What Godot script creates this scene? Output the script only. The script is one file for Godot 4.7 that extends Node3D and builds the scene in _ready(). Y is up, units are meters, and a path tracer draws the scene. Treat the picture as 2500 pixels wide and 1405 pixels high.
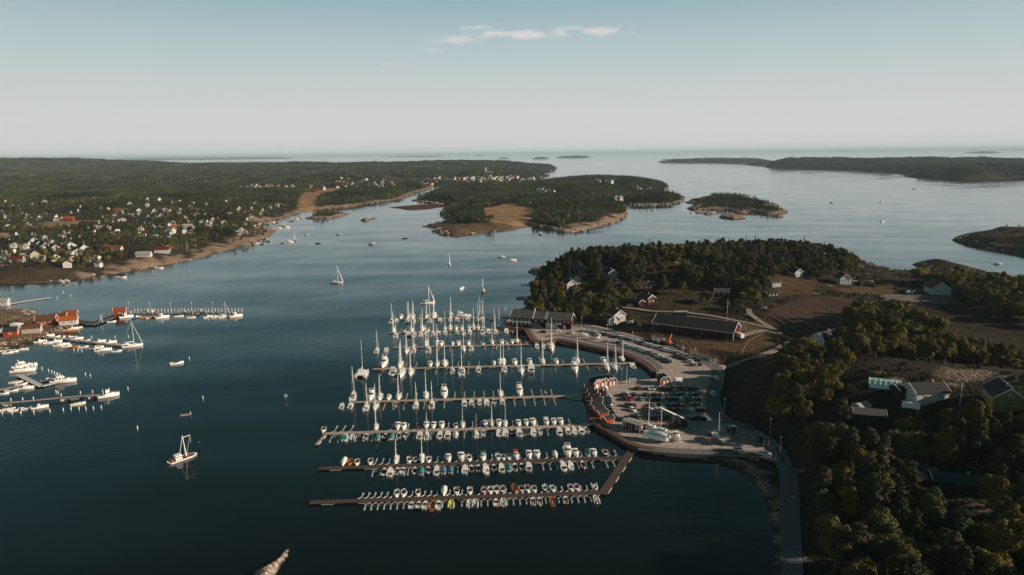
extends Node3D
# A boat harbour seen from a drone at 120 m: marina, woods, islands and a wide sound.
# Survey points are given as bearings (column, row) of the photograph and turned into places on the ground.
const FOCAL := 1690.0
const CAM_H := 120.0
var cam_basis := Basis(Vector3.RIGHT, deg_to_rad(-10.95)) * Basis(Vector3(0, 0, 1), deg_to_rad(-0.57))
var rng := RandomNumberGenerator.new()
var noise := FastNoiseLite.new()
var noise_fine := FastNoiseLite.new()
var M := {}
var lands: Array[Dictionary] = []
var taken := {}
var keep_clear: Array[Vector3] = []      # x, z, radius: no trees here
var clear_grid := {}
const ORD := ["first", "second", "third", "fourth", "fifth", "sixth", "seventh", "eighth", "ninth", "tenth", "eleventh", "twelfth", "thirteenth", "fourteenth", "fifteenth", "sixteenth", "seventeenth", "eighteenth", "nineteenth", "twentieth"]
const TENS := ["", "", "twenty", "thirty", "forty", "fifty", "sixty", "seventy", "eighty", "ninety"]


func _ready() -> void:
	rng.seed = 77
	noise.seed = 5
	noise.frequency = 1.0
	noise.fractal_octaves = 3
	noise_fine.seed = 9
	noise_fine.frequency = 1.0
	set_view()
	make_materials()
	make_sea()
	make_lands()
	make_quays_and_roads()
	make_buildings()
	make_village()
	make_marina()
	make_open_water_boats()
	make_side_harbour()
	make_cars()
	make_yard()
	make_poles()
	make_woods()


func set_view() -> void:
	var cam := Camera3D.new()
	cam.name = "camera"
	cam.fov = rad_to_deg(2.0 * atan(702.5 / FOCAL))
	cam.near = 0.5
	cam.far = 400000.0
	cam.transform = Transform3D(cam_basis, Vector3(0, CAM_H, 0))
	add_child(cam)
	cam.current = true
	var env := Environment.new()
	env.background_mode = Environment.BG_SKY
	env.tonemap_mode = Environment.TONE_MAPPER_LINEAR
	env.tonemap_exposure = 1.3
	env.sdfgi_enabled = true
	env.ssao_enabled = true
	env.ssil_enabled = true
	env.fog_enabled = true
	env.fog_density = 0.000034
	env.fog_light_color = Color(0.82, 0.95, 1.0)
	var sky := Sky.new()
	var pano := PanoramaSkyMaterial.new()
	pano.panorama = sky_picture()
	sky.sky_material = pano
	env.sky = sky
	env.background_energy_multiplier = 0.775
	var we := WorldEnvironment.new()
	we.environment = env
	add_child(we)
	var sun := DirectionalLight3D.new()
	sun.name = "sun"
	sun.light_energy = 1.6
	sun.light_angular_distance = 0.5
	sun.light_color = Color(1.0, 0.91, 0.81)
	sun.shadow_enabled = true
	add_child(sun)
	var el := deg_to_rad(19.5)
	var az := deg_to_rad(9.0)
	sun.look_at_from_position(Vector3(cos(el) * cos(az), sin(el), cos(el) * sin(az)) * 100.0, Vector3.ZERO)


# air and a few thin clouds only: colour by height above the horizon
func sky_picture() -> ImageTexture:
	var w := 4096
	var h := 2048
	var im := Image.create(w, h, false, Image.FORMAT_RGB8)
	var stops := [[0.0, Color(0.835, 0.835, 0.83)], [2.5, Color(0.815, 0.82, 0.815)], [5.5, Color(0.775, 0.805, 0.805)], [8.5, Color(0.695, 0.765, 0.78)], [12.0, Color(0.58, 0.70, 0.725)], [15.0, Color(0.45, 0.615, 0.645)], [20.0, Color(0.27, 0.46, 0.50)], [40.0, Color(0.11, 0.21, 0.24)], [90.0, Color(0.08, 0.165, 0.205)]]
	for y in h:
		var e := 90.0 - (y + 0.5) * 180.0 / h
		im.fill_rect(Rect2i(0, y, w, 1), sky_tone(stops, maxf(e, 0.0)))
	# clouds: [column, row, half width, half height, strength] in degrees of bearing and height
	var clouds := [[1290, 85, 120, 13, 0.9], [1110, 98, 50, 12, 0.7], [1145, 67, 34, 8, 0.75], [1465, 75, 60, 11, 0.85], [1400, 68, 36, 7, 0.6], [965, 156, 34, 7, 0.5], [1055, 122, 34, 8, 0.35], [1240, 80, 60, 8, 0.7]]
	var cn := FastNoiseLite.new()
	cn.seed = 3
	cn.frequency = 0.035
	cn.fractal_octaves = 4
	for c in clouds:
		var d := ray(c[0], c[1]).normalized()
		var u := fposmod(atan2(d.x, -d.z) / TAU, 1.0) * w
		var v := (0.5 - asin(d.y) / PI) * h
		var hw: float = c[2] * 1.25 / FOCAL / TAU * w
		var hh: float = c[3] * 0.8 / FOCAL / PI * h
		for y in range(int(v - hh * 1.6), int(v + hh * 1.6)):
			for x in range(int(u - hw * 1.5), int(u + hw * 1.5)):
				var q := Vector2((x - u) / hw, (y - v) / hh - 0.35 * (x - u) / hw * 0.4)
				var a := clampf(1.15 - q.length() + cn.get_noise_2d(x * 1.0, y * 3.2) * 0.95, 0.0, 1.0)
				a = a * a * (3.0 - 2.0 * a) * float(c[4])
				if a > 0.003:
					im.set_pixel(posmod(x, w), y, im.get_pixel(posmod(x, w), y).lerp(Color(0.86, 0.84, 0.83), a))
	return ImageTexture.create_from_image(im)


func sky_tone(stops: Array, e: float) -> Color:
	for i in range(1, stops.size()):
		if e <= stops[i][0]:
			return (stops[i - 1][1] as Color).lerp(stops[i][1], smoothstep(0.0, 1.0, (e - stops[i - 1][0]) / (stops[i][0] - stops[i - 1][0])) * 0.4 + 0.6 * (e - stops[i - 1][0]) / (stops[i][0] - stops[i - 1][0]))
	return stops[-1][1]


# ------------------------------------------------------------------ places
func ray(px: float, py: float) -> Vector3:
	return cam_basis * Vector3((px - 1250.0) / FOCAL, -(py - 702.5) / FOCAL, -1.0)


func spot(px: float, py: float, h := 0.0) -> Vector3:
	var d := ray(px, py)
	var t := (h - CAM_H) / minf(d.y, -0.0004)
	return Vector3(d.x * t, h, d.z * t)


func spot2(px: float, py: float, h := 0.0) -> Vector2:
	var p := spot(px, py, h)
	return Vector2(p.x, p.z)


func survey(pts: Array, h := 0.0) -> PackedVector2Array:
	var out := PackedVector2Array()
	for i in range(0, pts.size(), 2):
		out.append(spot2(pts[i], pts[i + 1], h))
	return out


func ground(x: float, z: float) -> float:
	var best := -3.0
	for l in lands:
		var fx: float = (x - l.x0) / l.cell
		var fz: float = (z - l.z0) / l.cell
		var nx: int = l.nx
		var nz: int = l.nz
		if fx < 0.0 or fz < 0.0 or fx >= nx - 1 or fz >= nz - 1:
			continue
		var i := int(fx)
		var j := int(fz)
		fx -= i
		fz -= j
		var hh: PackedFloat32Array = l.h
		var k := j * nx + i
		var a := lerpf(lerpf(hh[k], hh[k + 1], fx), lerpf(hh[k + nx], hh[k + nx + 1], fx), fz)
		best = maxf(best, a)
	return best


func land_spot(px: float, py: float) -> Vector3:
	var h := 2.0
	for k in 8:
		var p := spot(px, py, h)
		h = lerpf(h, ground(p.x, p.z), 0.7)
	var q := spot(px, py, h)
	q.y = ground(q.x, q.z)
	return q


# ------------------------------------------------------------------ names and tags
func numbered(called: String) -> String:
	var k: int = taken.get(called, 0)
	taken[called] = k + 1
	return called if k == 0 else "%s_%03d" % [called, k]


func tag(o: Node, label: String, category: String, group := "") -> void:
	o.set_meta("label", label)
	o.set_meta("category", category)
	if group:
		o.set_meta("group", group)


func thing(called: String, label: String, category: String, at := Vector3.ZERO, turn := 0.0, group := "") -> Node3D:
	var o := Node3D.new()
	o.name = numbered(called)
	add_child(o)
	o.position = at
	o.rotation.y = turn
	tag(o, label, category, group)
	return o


func part(called: String, mesh: Mesh, m: Material, parent: Node3D) -> MeshInstance3D:
	var o := MeshInstance3D.new()
	o.name = called
	o.mesh = mesh
	o.material_override = m
	parent.add_child(o, true)
	return o


func setting(called: String, mesh: Mesh, m: Material) -> MeshInstance3D:
	var o := MeshInstance3D.new()
	o.name = numbered(called)
	o.mesh = mesh
	o.material_override = m
	add_child(o)
	o.set_meta("kind", "structure")
	return o


func ordinal(i: int) -> String:
	if i < 20:
		return ORD[i]
	return TENS[(i + 1) / 10] + ("-" + ORD[(i + 1) % 10 - 1] if (i + 1) % 10 else "th").replace("ty-th", "tieth")


# ------------------------------------------------------------------ mesh builder
class Shape:
	var v := PackedVector3Array()
	var n := PackedVector3Array()
	var c := PackedColorArray()
	var tinted := false
	var tint := Color.WHITE

	func tri(a: Vector3, b: Vector3, d: Vector3) -> void:
		var q := (d - a).cross(b - a).normalized()
		v.append(a); v.append(b); v.append(d)
		n.append(q); n.append(q); n.append(q)
		if tinted:
			c.append(tint); c.append(tint); c.append(tint)

	func quad(a: Vector3, b: Vector3, d: Vector3, e: Vector3) -> void:
		tri(a, b, d)
		tri(a, d, e)

	func box(at: Vector3, size: Vector3, turn := Basis.IDENTITY, top := 1.0) -> Shape:
		var s := size * 0.5
		var p := []
		for y in [-1.0, 1.0]:
			var k: float = top if y > 0.0 else 1.0
			for q in [[-1, -1], [1, -1], [1, 1], [-1, 1]]:
				p.append(at + turn * Vector3(s.x * q[0] * k, s.y * y, s.z * q[1] * k))
		quad(p[3], p[2], p[1], p[0])
		quad(p[4], p[5], p[6], p[7])
		for i in 4:
			var j := (i + 1) % 4
			quad(p[i], p[j], p[4 + j], p[4 + i])
		return self

	func bar(a: Vector3, b: Vector3, r0: float, r1: float, sides := 6) -> Shape:
		var d := (b - a).normalized()
		var u := d.cross(Vector3.UP if absf(d.y) < 0.9 else Vector3.RIGHT).normalized()
		var w := d.cross(u)
		for i in sides:
			var t0 := TAU * i / sides
			var t1 := TAU * (i + 1) / sides
			var o0 := u * cos(t0) + w * sin(t0)
			var o1 := u * cos(t1) + w * sin(t1)
			quad(a + o0 * r0, a + o1 * r0, b + o1 * r1, b + o0 * r1)
			tri(b + o0 * r1, b + o1 * r1, b)
			tri(a + o1 * r0, a + o0 * r0, a)
		return self

	# rings of equal size joined one after another
	func loft(rings: Array, closed := false) -> Shape:
		for i in rings.size() - 1:
			var p: PackedVector3Array = rings[i]
			var q: PackedVector3Array = rings[i + 1]
			for j in (p.size() if closed else p.size() - 1):
				var k := (j + 1) % p.size()
				quad(p[j], p[k], q[k], q[j])
		return self

	# an outline (x, z) pulled up from y0 to y1
	func slab(outline: PackedVector2Array, y0: float, y1: float) -> Shape:
		var pts := outline
		if Geometry2D.is_polygon_clockwise(pts):
			pts = pts.duplicate()
			pts.reverse()
		var t := Geometry2D.triangulate_polygon(pts)
		for i in range(0, t.size(), 3):
			var a := pts[t[i]]
			var b := pts[t[i + 1]]
			var d := pts[t[i + 2]]
			var up := (Vector3(d.x, y1, d.y) - Vector3(a.x, y1, a.y)).cross(Vector3(b.x, y1, b.y) - Vector3(a.x, y1, a.y)).y > 0.0
			if up:
				tri(Vector3(a.x, y1, a.y), Vector3(b.x, y1, b.y), Vector3(d.x, y1, d.y))
			else:
				tri(Vector3(a.x, y1, a.y), Vector3(d.x, y1, d.y), Vector3(b.x, y1, b.y))
		for i in pts.size():
			var p := pts[i]
			var q := pts[(i + 1) % pts.size()]
			quad(Vector3(p.x, y0, p.y), Vector3(q.x, y0, q.y), Vector3(q.x, y1, q.y), Vector3(p.x, y1, p.y))
		return self

	func mesh() -> ArrayMesh:
		var a := []
		a.resize(Mesh.ARRAY_MAX)
		a[Mesh.ARRAY_VERTEX] = v
		a[Mesh.ARRAY_NORMAL] = n
		if tinted:
			a[Mesh.ARRAY_COLOR] = c
		var m := ArrayMesh.new()
		m.add_surface_from_arrays(Mesh.PRIMITIVE_TRIANGLES, a)
		return m


# ------------------------------------------------------------------ materials
func grain(freq: float, lo: float, hi: float, oct := 4, size := 512) -> NoiseTexture2D:
	var t := NoiseTexture2D.new()
	var f := FastNoiseLite.new()
	f.seed = rng.randi() % 1000
	f.frequency = freq
	f.fractal_octaves = oct
	t.noise = f
	t.seamless = true
	t.width = size
	t.height = size
	var g := Gradient.new()
	g.offsets = PackedFloat32Array([0.28, 0.72])
	g.set_color(0, Color(lo, lo, lo))
	g.set_color(1, Color(hi, hi, hi))
	t.color_ramp = g
	return t


func mat(called: String, linear: Color, rough := 0.7, spec := 0.4) -> StandardMaterial3D:
	var m := StandardMaterial3D.new()
	m.resource_name = called
	m.albedo_color = linear.linear_to_srgb()
	m.roughness = rough
	m.metallic_specular = spec
	M[called] = m
	return m


func worn(called: String, linear: Color, tex: Texture2D, tile: float, rough := 0.8) -> StandardMaterial3D:
	var m := mat(called, linear, rough, 0.3)
	m.albedo_texture = tex
	m.uv1_triplanar = true
	m.uv1_world_triplanar = true
	m.uv1_scale = Vector3.ONE / tile
	return m


func make_materials() -> void:
	var patchy := grain(0.03, 0.84, 1.0, 5)
	var broad := grain(0.02, 0.6, 1.0, 5)
	var gritty := grain(0.05, 0.66, 1.0, 5)
	# hull, deck and paint colours
	mat("white", Color(0.84, 0.83, 0.81), 0.35)
	mat("cream", Color(0.66, 0.63, 0.56), 0.4)
	mat("pale_grey", Color(0.5, 0.52, 0.52), 0.45)
	mat("deck", Color(0.79, 0.78, 0.75), 0.6)
	mat("teak", Color(0.3, 0.17, 0.09), 0.6)
	mat("wood_orange", Color(0.42, 0.14, 0.03), 0.45)
	mat("wood_brown", Color(0.13, 0.06, 0.03), 0.5)
	mat("red", Color(0.5, 0.03, 0.02), 0.4)
	mat("maroon", Color(0.07, 0.008, 0.009), 0.4)
	mat("teal", Color(0.03, 0.2, 0.2), 0.7)
	mat("green", Color(0.02, 0.1, 0.07), 0.7)
	mat("blue", Color(0.07, 0.16, 0.22), 0.5)
	mat("yellow", Color(0.6, 0.62, 0.04), 0.5)
	mat("orange", Color(0.62, 0.1, 0.015), 0.45)
	mat("dark", Color(0.03, 0.034, 0.038), 0.4)
	mat("black", Color(0.012, 0.012, 0.013), 0.5)
	mat("tarp", Color(0.45, 0.55, 0.57), 0.7)
	mat("tarp_white", Color(0.62, 0.63, 0.62), 0.7)
	mat("interior", Color(0.12, 0.11, 0.1), 0.8)
	mat("engine", Color(0.05, 0.05, 0.055), 0.35)
	mat("aluminium", Color(0.62, 0.62, 0.6), 0.35).metallic = 0.3
	mat("steel", Color(0.3, 0.3, 0.3), 0.5).metallic = 0.4
	mat("rust", Color(0.16, 0.06, 0.03), 0.8)
	mat("glass", Color(0.015, 0.02, 0.024), 0.08, 0.5)
	mat("rubber", Color(0.02, 0.02, 0.02), 0.9)
	mat("concrete", Color(0.38, 0.36, 0.33), 0.9)
	mat("paint_white", Color(0.75, 0.75, 0.73), 0.7)
	var cars := {"car_white": Color(0.7, 0.7, 0.69), "car_silver": Color(0.36, 0.38, 0.39), "car_grey": Color(0.1, 0.105, 0.11), "car_black": Color(0.012, 0.013, 0.015), "car_blue": Color(0.02, 0.03, 0.05), "car_red": Color(0.35, 0.02, 0.02), "car_orange": Color(0.55, 0.12, 0.02), "car_maroon": Color(0.09, 0.012, 0.012), "car_teal": Color(0.12, 0.22, 0.23)}
	for k in cars:
		var cm := mat(k, cars[k], 0.3)
		cm.clearcoat_enabled = true
		cm.clearcoat = 0.6
		cm.clearcoat_roughness = 0.1
	# building surfaces
	worn("wall_white", Color(0.76, 0.75, 0.72), gritty, 7.0)
	worn("wall_cream", Color(0.62, 0.52, 0.4), gritty, 7.0)
	worn("wall_blue", Color(0.36, 0.46, 0.5), gritty, 7.0)
	worn("wall_red", Color(0.065, 0.011, 0.01), gritty, 6.0)
	worn("wall_shed", Color(0.46, 0.075, 0.025), gritty, 6.0)
	worn("wall_dark", Color(0.035, 0.03, 0.03), gritty, 6.0)
	worn("wall_green", Color(0.33, 0.3, 0.06), gritty, 6.0)
	worn("wall_yellow", Color(0.55, 0.4, 0.16), gritty, 6.0)
	worn("roof_dark", Color(0.045, 0.048, 0.05), gritty, 5.0, 0.75)
	worn("roof_grey", Color(0.13, 0.135, 0.14), gritty, 5.0, 0.7)
	worn("roof_pale", Color(0.48, 0.46, 0.43), gritty, 5.0, 0.7)
	worn("roof_tile", Color(0.34, 0.09, 0.035), gritty, 5.0)
	worn("roof_orange", Color(0.5, 0.14, 0.04), gritty, 5.0)
	worn("roof_brown", Color(0.16, 0.08, 0.045), gritty, 5.0)
	worn("roof_red", Color(0.17, 0.03, 0.03), gritty, 5.0)
	worn("roof_teal", Color(0.06, 0.1, 0.11), gritty, 5.0)
	# ground surfaces
	worn("asphalt", Color(0.165, 0.17, 0.175), patchy, 18.0, 0.9)
	worn("gravel", Color(0.42, 0.355, 0.32), patchy, 47.0, 0.95)
	worn("dirt_road", Color(0.3, 0.245, 0.195), patchy, 9.0, 0.95)
	worn("boardwalk", Color(0.17, 0.105, 0.082), gritty, 6.0, 0.9)
	worn("pier_pale", Color(0.56, 0.46, 0.4), gritty, 5.0, 0.9)
	worn("pier_dark", Color(0.115, 0.083, 0.072), gritty, 5.0, 0.9)
	worn("quay_stone", Color(0.075, 0.065, 0.06), gritty, 5.0, 0.9)
	worn("rock", Color(0.4, 0.32, 0.27), broad, 9.0, 0.9)
	var e := mat("earth", Color.WHITE, 0.95, 0.2)
	e.vertex_color_use_as_albedo = true
	e.albedo_texture = grain(0.02, 0.45, 1.0, 5, 1024)
	e.uv1_triplanar = true
	e.uv1_world_triplanar = true
	e.uv1_scale = Vector3.ONE / 40.0
	e.normal_enabled = true
	e.normal_texture = bumps(0.03, 6.0, 512)
	e.normal_scale = 0.8
	var leaf := mat("leaf", Color.WHITE, 0.75, 0.25)
	leaf.vertex_color_use_as_albedo = true
	leaf.backlight_enabled = true
	leaf.backlight = Color(0.35, 0.38, 0.2)
	for k in [["leaf_olive", Color(0.95, 0.85, 0.6)], ["leaf_green", Color(0.7, 0.85, 0.65)], ["leaf_gold", Color(1.3, 1.15, 0.6)], ["leaf_brown", Color(1.08, 0.93, 0.75)], ["leaf_deep", Color(0.5, 0.6, 0.5)]]:
		var lm := mat(k[0], k[1], 0.75, 0.25)
		lm.albedo_color = Color(k[1].r, k[1].g, k[1].b).linear_to_srgb()
		lm.vertex_color_use_as_albedo = true
		lm.backlight_enabled = true
		lm.backlight = Color(0.35, 0.38, 0.2)
	worn("track", Color(0.165, 0.115, 0.08), patchy, 9.0, 0.95)
	worn("boulder", Color(0.5, 0.38, 0.3), gritty, 6.0, 0.9)
	worn("bark", Color(0.12, 0.085, 0.06), gritty, 3.0, 0.95)
	worn("bark_pine", Color(0.2, 0.1, 0.055), gritty, 3.0, 0.95)


func bumps(freq: float, strength: float, size: int) -> NoiseTexture2D:
	var t := NoiseTexture2D.new()
	var f := FastNoiseLite.new()
	f.seed = 21
	f.frequency = freq
	f.fractal_octaves = 4
	t.noise = f
	t.seamless = true
	t.width = size
	t.height = size
	t.as_normal_map = true
	t.bump_strength = strength
	return t


# ------------------------------------------------------------------ the sea
func make_sea() -> void:
	var m := mat("water", Color(0.0035, 0.0062, 0.006), 0.05, 0.325)
	m.clearcoat_enabled = true
	m.clearcoat = 0.22
	m.clearcoat_roughness = 0.08
	m.normal_enabled = true
	m.normal_texture = bumps(0.016, 5.0, 2048)
	m.normal_scale = 0.2
	m.uv1_triplanar = true
	m.uv1_world_triplanar = true
	m.uv1_scale = Vector3(1.0 / 190.0, 1.0 / 190.0, 1.0 / 120.0)
	# one sheet to the horizon; long low swells bend it a little
	var radii := PackedFloat32Array([0.0])
	var r := 12.0
	while r < 110000.0:
		radii.append(r)
		r *= 1.022
	var turns := 360
	var vs := PackedVector3Array()
	var ns := PackedVector3Array()
	var ix := PackedInt32Array()
	for i in radii.size():
		for j in turns:
			var a := TAU * j / turns
			var p := Vector3(sin(a) * radii[i], 0, -cos(a) * radii[i])
			vs.append(p)
			ns.append(Vector3(noise.get_noise_2d(p.x * 0.005, p.z * 0.011) * 0.008, 1.0, 0.013 + noise.get_noise_2d(p.x * 0.0035 + 50.0, p.z * 0.016) * 0.03 + noise.get_noise_2d(p.x * 0.016, p.z * 0.05 + 80.0) * 0.012).normalized())
	for i in radii.size() - 1:
		for j in turns:
			var k := (j + 1) % turns
			var q := i * turns
			ix.append_array(PackedInt32Array([q + j, q + turns + j, q + turns + k, q + j, q + turns + k, q + k]))
	var arr := []
	arr.resize(Mesh.ARRAY_MAX)
	arr[Mesh.ARRAY_VERTEX] = vs
	arr[Mesh.ARRAY_NORMAL] = ns
	arr[Mesh.ARRAY_INDEX] = ix
	var am := ArrayMesh.new()
	am.add_surface_from_arrays(Mesh.PRIMITIVE_TRIANGLES, arr)
	var sea := setting("sea", am, m)
	# wakes: low long ridges of water behind moving boats
	for w in [[830, 574, 960, 580, 1085, 578], [855, 592, 1000, 584, 1150, 576], [945, 692, 1100, 661, 1250, 638], [1100, 642, 1300, 622, 1620, 600], [1235, 627, 1400, 612, 1560, 600], [2150, 494, 2060, 490, 1990, 488], [2232, 462, 2170, 458, 2110, 447], [2437, 645, 2350, 635, 2280, 628], [2160, 541, 2200, 548, 2260, 546], [1850, 465, 1750, 456, 1700, 452]]:
		var pts: Array[Vector3] = []
		for k in 25:
			var t := k / 24.0
			var a := Vector2(w[0], w[1]).lerp(Vector2(w[2], w[3]), t)
			var b := Vector2(w[2], w[3]).lerp(Vector2(w[4], w[5]), t)
			var q := a.lerp(b, t)
			pts.append(spot(q.x, q.y))
		var s := Shape.new()
		var rings := []
		for k in pts.size():
			var d := (pts[mini(k + 1, 24)] - pts[maxi(k - 1, 0)]).normalized()
			var side := d.cross(Vector3.UP)
			var t := k / 24.0
			var hgt := 0.1 * (1.0 - t * t) + 0.005
			var wid := 1.1 + 1.8 * t
			rings.append(PackedVector3Array([pts[k] - side * wid + Vector3(0, -0.03, 0), pts[k] - side * wid * 0.4 + Vector3(0, hgt * 0.6, 0), pts[k] + Vector3(0, hgt, 0), pts[k] + side * wid * 0.4 + Vector3(0, hgt * 0.6, 0), pts[k] + side * wid + Vector3(0, -0.03, 0)]))
		s.loft(rings)
		part("wake", s.mesh(), m, sea)


# ------------------------------------------------------------------ land
const QUAY := [1232, 797, 1257, 801, 1286, 801, 1307, 837, 1335, 836, 1362, 831, 1410, 839, 1470, 852, 1529, 865, 1564, 880, 1590, 895, 1603, 910, 1612, 924, 1560, 928, 1500, 932, 1450, 934, 1434, 938, 1431, 955, 1440, 975, 1447, 1005, 1450, 1030, 1468, 1044, 1503, 1064, 1545, 1088, 1600, 1101]
const QUAY_INLAND := [1690, 1108, 1780, 1110, 1850, 1112, 1905, 1125, 1890, 1085, 1855, 1060, 1800, 1043, 1772, 1030, 1752, 1000, 1748, 960, 1756, 925, 1772, 893, 1720, 876, 1640, 846, 1580, 828, 1500, 806, 1425, 788, 1398, 782, 1240, 775]


func build_land(called: String, outline: PackedVector2Array, o: Dictionary) -> Dictionary:
	var cell: float = o.get("cell", 6.0)
	var lo := outline[0]
	var hi := outline[0]
	for p in outline:
		lo = lo.min(p)
		hi = hi.max(p)
	lo -= Vector2.ONE * cell * 2.0
	hi += Vector2.ONE * cell * 2.0
	var nx := int((hi.x - lo.x) / cell) + 2
	var nz := int((hi.y - lo.y) / cell) + 2
	var rise: float = o.get("rise", 5.0)
	var wide: float = o.get("wide", 40.0)
	var rough: float = o.get("rough", 1.5)
	var freq: float = o.get("freq", 0.02)
	var rag: float = o.get("rag", cell * 0.5)
	var rock: float = o.get("rock", 10.0)
	var hills: Array = o.get("hills", [])
	var zones: Array = o.get("zones", [])
	var pads: Array = o.get("pads", [])
	var base: Color = o.get("base", Color(0.055, 0.05, 0.032))
	var rock_c: Color = o.get("rock_color", Color(0.5, 0.36, 0.27))
	var tide: float = o.get("tide", 1.4)
	var m := outline.size()
	var heights := PackedFloat32Array()
	var shore := PackedFloat32Array()
	heights.resize(nx * nz)
	shore.resize(nx * nz)
	var cols := PackedColorArray()
	cols.resize(nx * nz)
	for j in nz:
		for i in nx:
			var p := Vector2(lo.x + i * cell, lo.y + j * cell)
			var best := 1e12
			var prev := outline[m - 1]
			for k in m:
				var q := outline[k]
				var e := q - prev
				var t := clampf((p - prev).dot(e) / maxf(e.length_squared(), 1e-6), 0.0, 1.0)
				best = minf(best, (prev + e * t).distance_squared_to(p))
				prev = q
			var d := sqrt(best)
			if not Geometry2D.is_point_in_polygon(p, outline):
				d = -d
			var nn := noise.get_noise_2d(p.x * freq, p.y * freq)
			var nf := noise_fine.get_noise_2d(p.x * freq * 5.0, p.y * freq * 5.0)
			d += nn * rag + nf * rag * 0.5
			var hgt := 0.0
			if d < 0.0:
				hgt = maxf(-4.0, d * 0.45)
			else:
				var s := clampf(d / wide, 0.0, 1.0)
				hgt = rise * (s * (2.0 - s)) + minf(d * 0.25, 0.9) + (nn + 0.4) * rough * clampf(d / 25.0, 0.0, 1.0) + absf(nf) * rough * 0.45 * clampf(d / 8.0, 0.0, 1.0)
				for g in hills:
					var dx: float = (p.x - g[0]) / g[3]
					var dz: float = (p.y - g[1]) / g[4]
					hgt += g[2] * exp(-dx * dx - dz * dz) * clampf(d / 30.0, 0.0, 1.0)
				for pad in pads:
					if p.x < pad[2].x or p.y < pad[2].y or p.x > pad[3].x or p.y > pad[3].y:
						continue
					var inside := Geometry2D.is_point_in_polygon(p, pad[0])
					var w := 1.0
					if not inside:
						var bd := 1e12
						var pp: PackedVector2Array = pad[0]
						for k in pp.size():
							bd = minf(bd, Geometry2D.get_closest_point_to_segment(p, pp[k - 1], pp[k]).distance_squared_to(p))
						w = clampf(1.0 - (sqrt(bd) - 3.0) / 16.0, 0.0, 1.0)
					hgt = lerpf(hgt, pad[1], w * w * (3.0 - 2.0 * w))
			heights[j * nx + i] = hgt
			shore[j * nx + i] = d
			var c := base * (0.75 + 0.5 * (nn + 0.5) + 0.4 * nf)
			var rk := rock * (0.55 + 0.9 * (nf + 0.5) + nn)
			if d < rk or nn * 0.6 + nf > o.get("bare", 0.62):
				c = rock_c * (0.8 + 0.6 * nf)
				if d < tide and d > -8.0:
					c = Color(0.075, 0.06, 0.045)
			for zn in zones:
				if Geometry2D.is_point_in_polygon(p + Vector2(nf, nn) * cell * 0.6, zn[0]):
					if zn.size() > 2 and nf + nn * 0.7 < zn[2]:
						continue
					c = zn[1] * (0.88 + 0.45 * nf)
			c.a = 1.0
			cols[j * nx + i] = c.clamp(Color(0.004, 0.004, 0.004), Color(0.9, 0.9, 0.9))
	var vs := PackedVector3Array()
	var ns := PackedVector3Array()
	var ix := PackedInt32Array()
	vs.resize(nx * nz)
	ns.resize(nx * nz)
	for j in nz:
		for i in nx:
			var k := j * nx + i
			vs[k] = Vector3(lo.x + i * cell, heights[k], lo.y + j * cell)
			var hx := heights[mini(i + 1, nx - 1) + j * nx] - heights[maxi(i - 1, 0) + j * nx]
			var hz := heights[i + mini(j + 1, nz - 1) * nx] - heights[i + maxi(j - 1, 0) * nx]
			ns[k] = Vector3(-hx, 2.0 * cell, -hz).normalized()
	for j in nz - 1:
		for i in nx - 1:
			var k := j * nx + i
			if maxf(maxf(heights[k], heights[k + 1]), maxf(heights[k + nx], heights[k + nx + 1])) > -3.9:
				ix.append(k); ix.append(k + 1); ix.append(k + nx + 1)
				ix.append(k); ix.append(k + nx + 1); ix.append(k + nx)
	var arr := []
	arr.resize(Mesh.ARRAY_MAX)
	arr[Mesh.ARRAY_VERTEX] = vs
	arr[Mesh.ARRAY_NORMAL] = ns
	arr[Mesh.ARRAY_COLOR] = cols
	arr[Mesh.ARRAY_INDEX] = ix
	var am := ArrayMesh.new()
	am.add_surface_from_arrays(Mesh.PRIMITIVE_TRIANGLES, arr)
	setting(called, am, M.earth)
	var l := {"called": called, "outline": outline, "x0": lo.x, "z0": lo.y, "nx": nx, "nz": nz, "cell": cell, "h": heights, "d": shore, "zones": zones}
	lands.append(l)
	return l


func pad(pts: PackedVector2Array, level: float) -> Array:
	var lo := pts[0]
	var hi := pts[0]
	for p in pts:
		lo = lo.min(p)
		hi = hi.max(p)
	return [pts, level, lo - Vector2.ONE * 20.0, hi + Vector2.ONE * 20.0]


func hill(px: float, py: float, h: float, amp: float, sx: float, sz: float) -> Array:
	var p := spot(px, py, h)
	return [p.x, p.z, amp, sx, sz]


const SOIL := Color(0.13, 0.088, 0.06)
const STRAW := Color(0.6, 0.37, 0.2)
const DRY := Color(0.2, 0.135, 0.07)
const MEADOW := Color(0.05, 0.042, 0.024)

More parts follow.
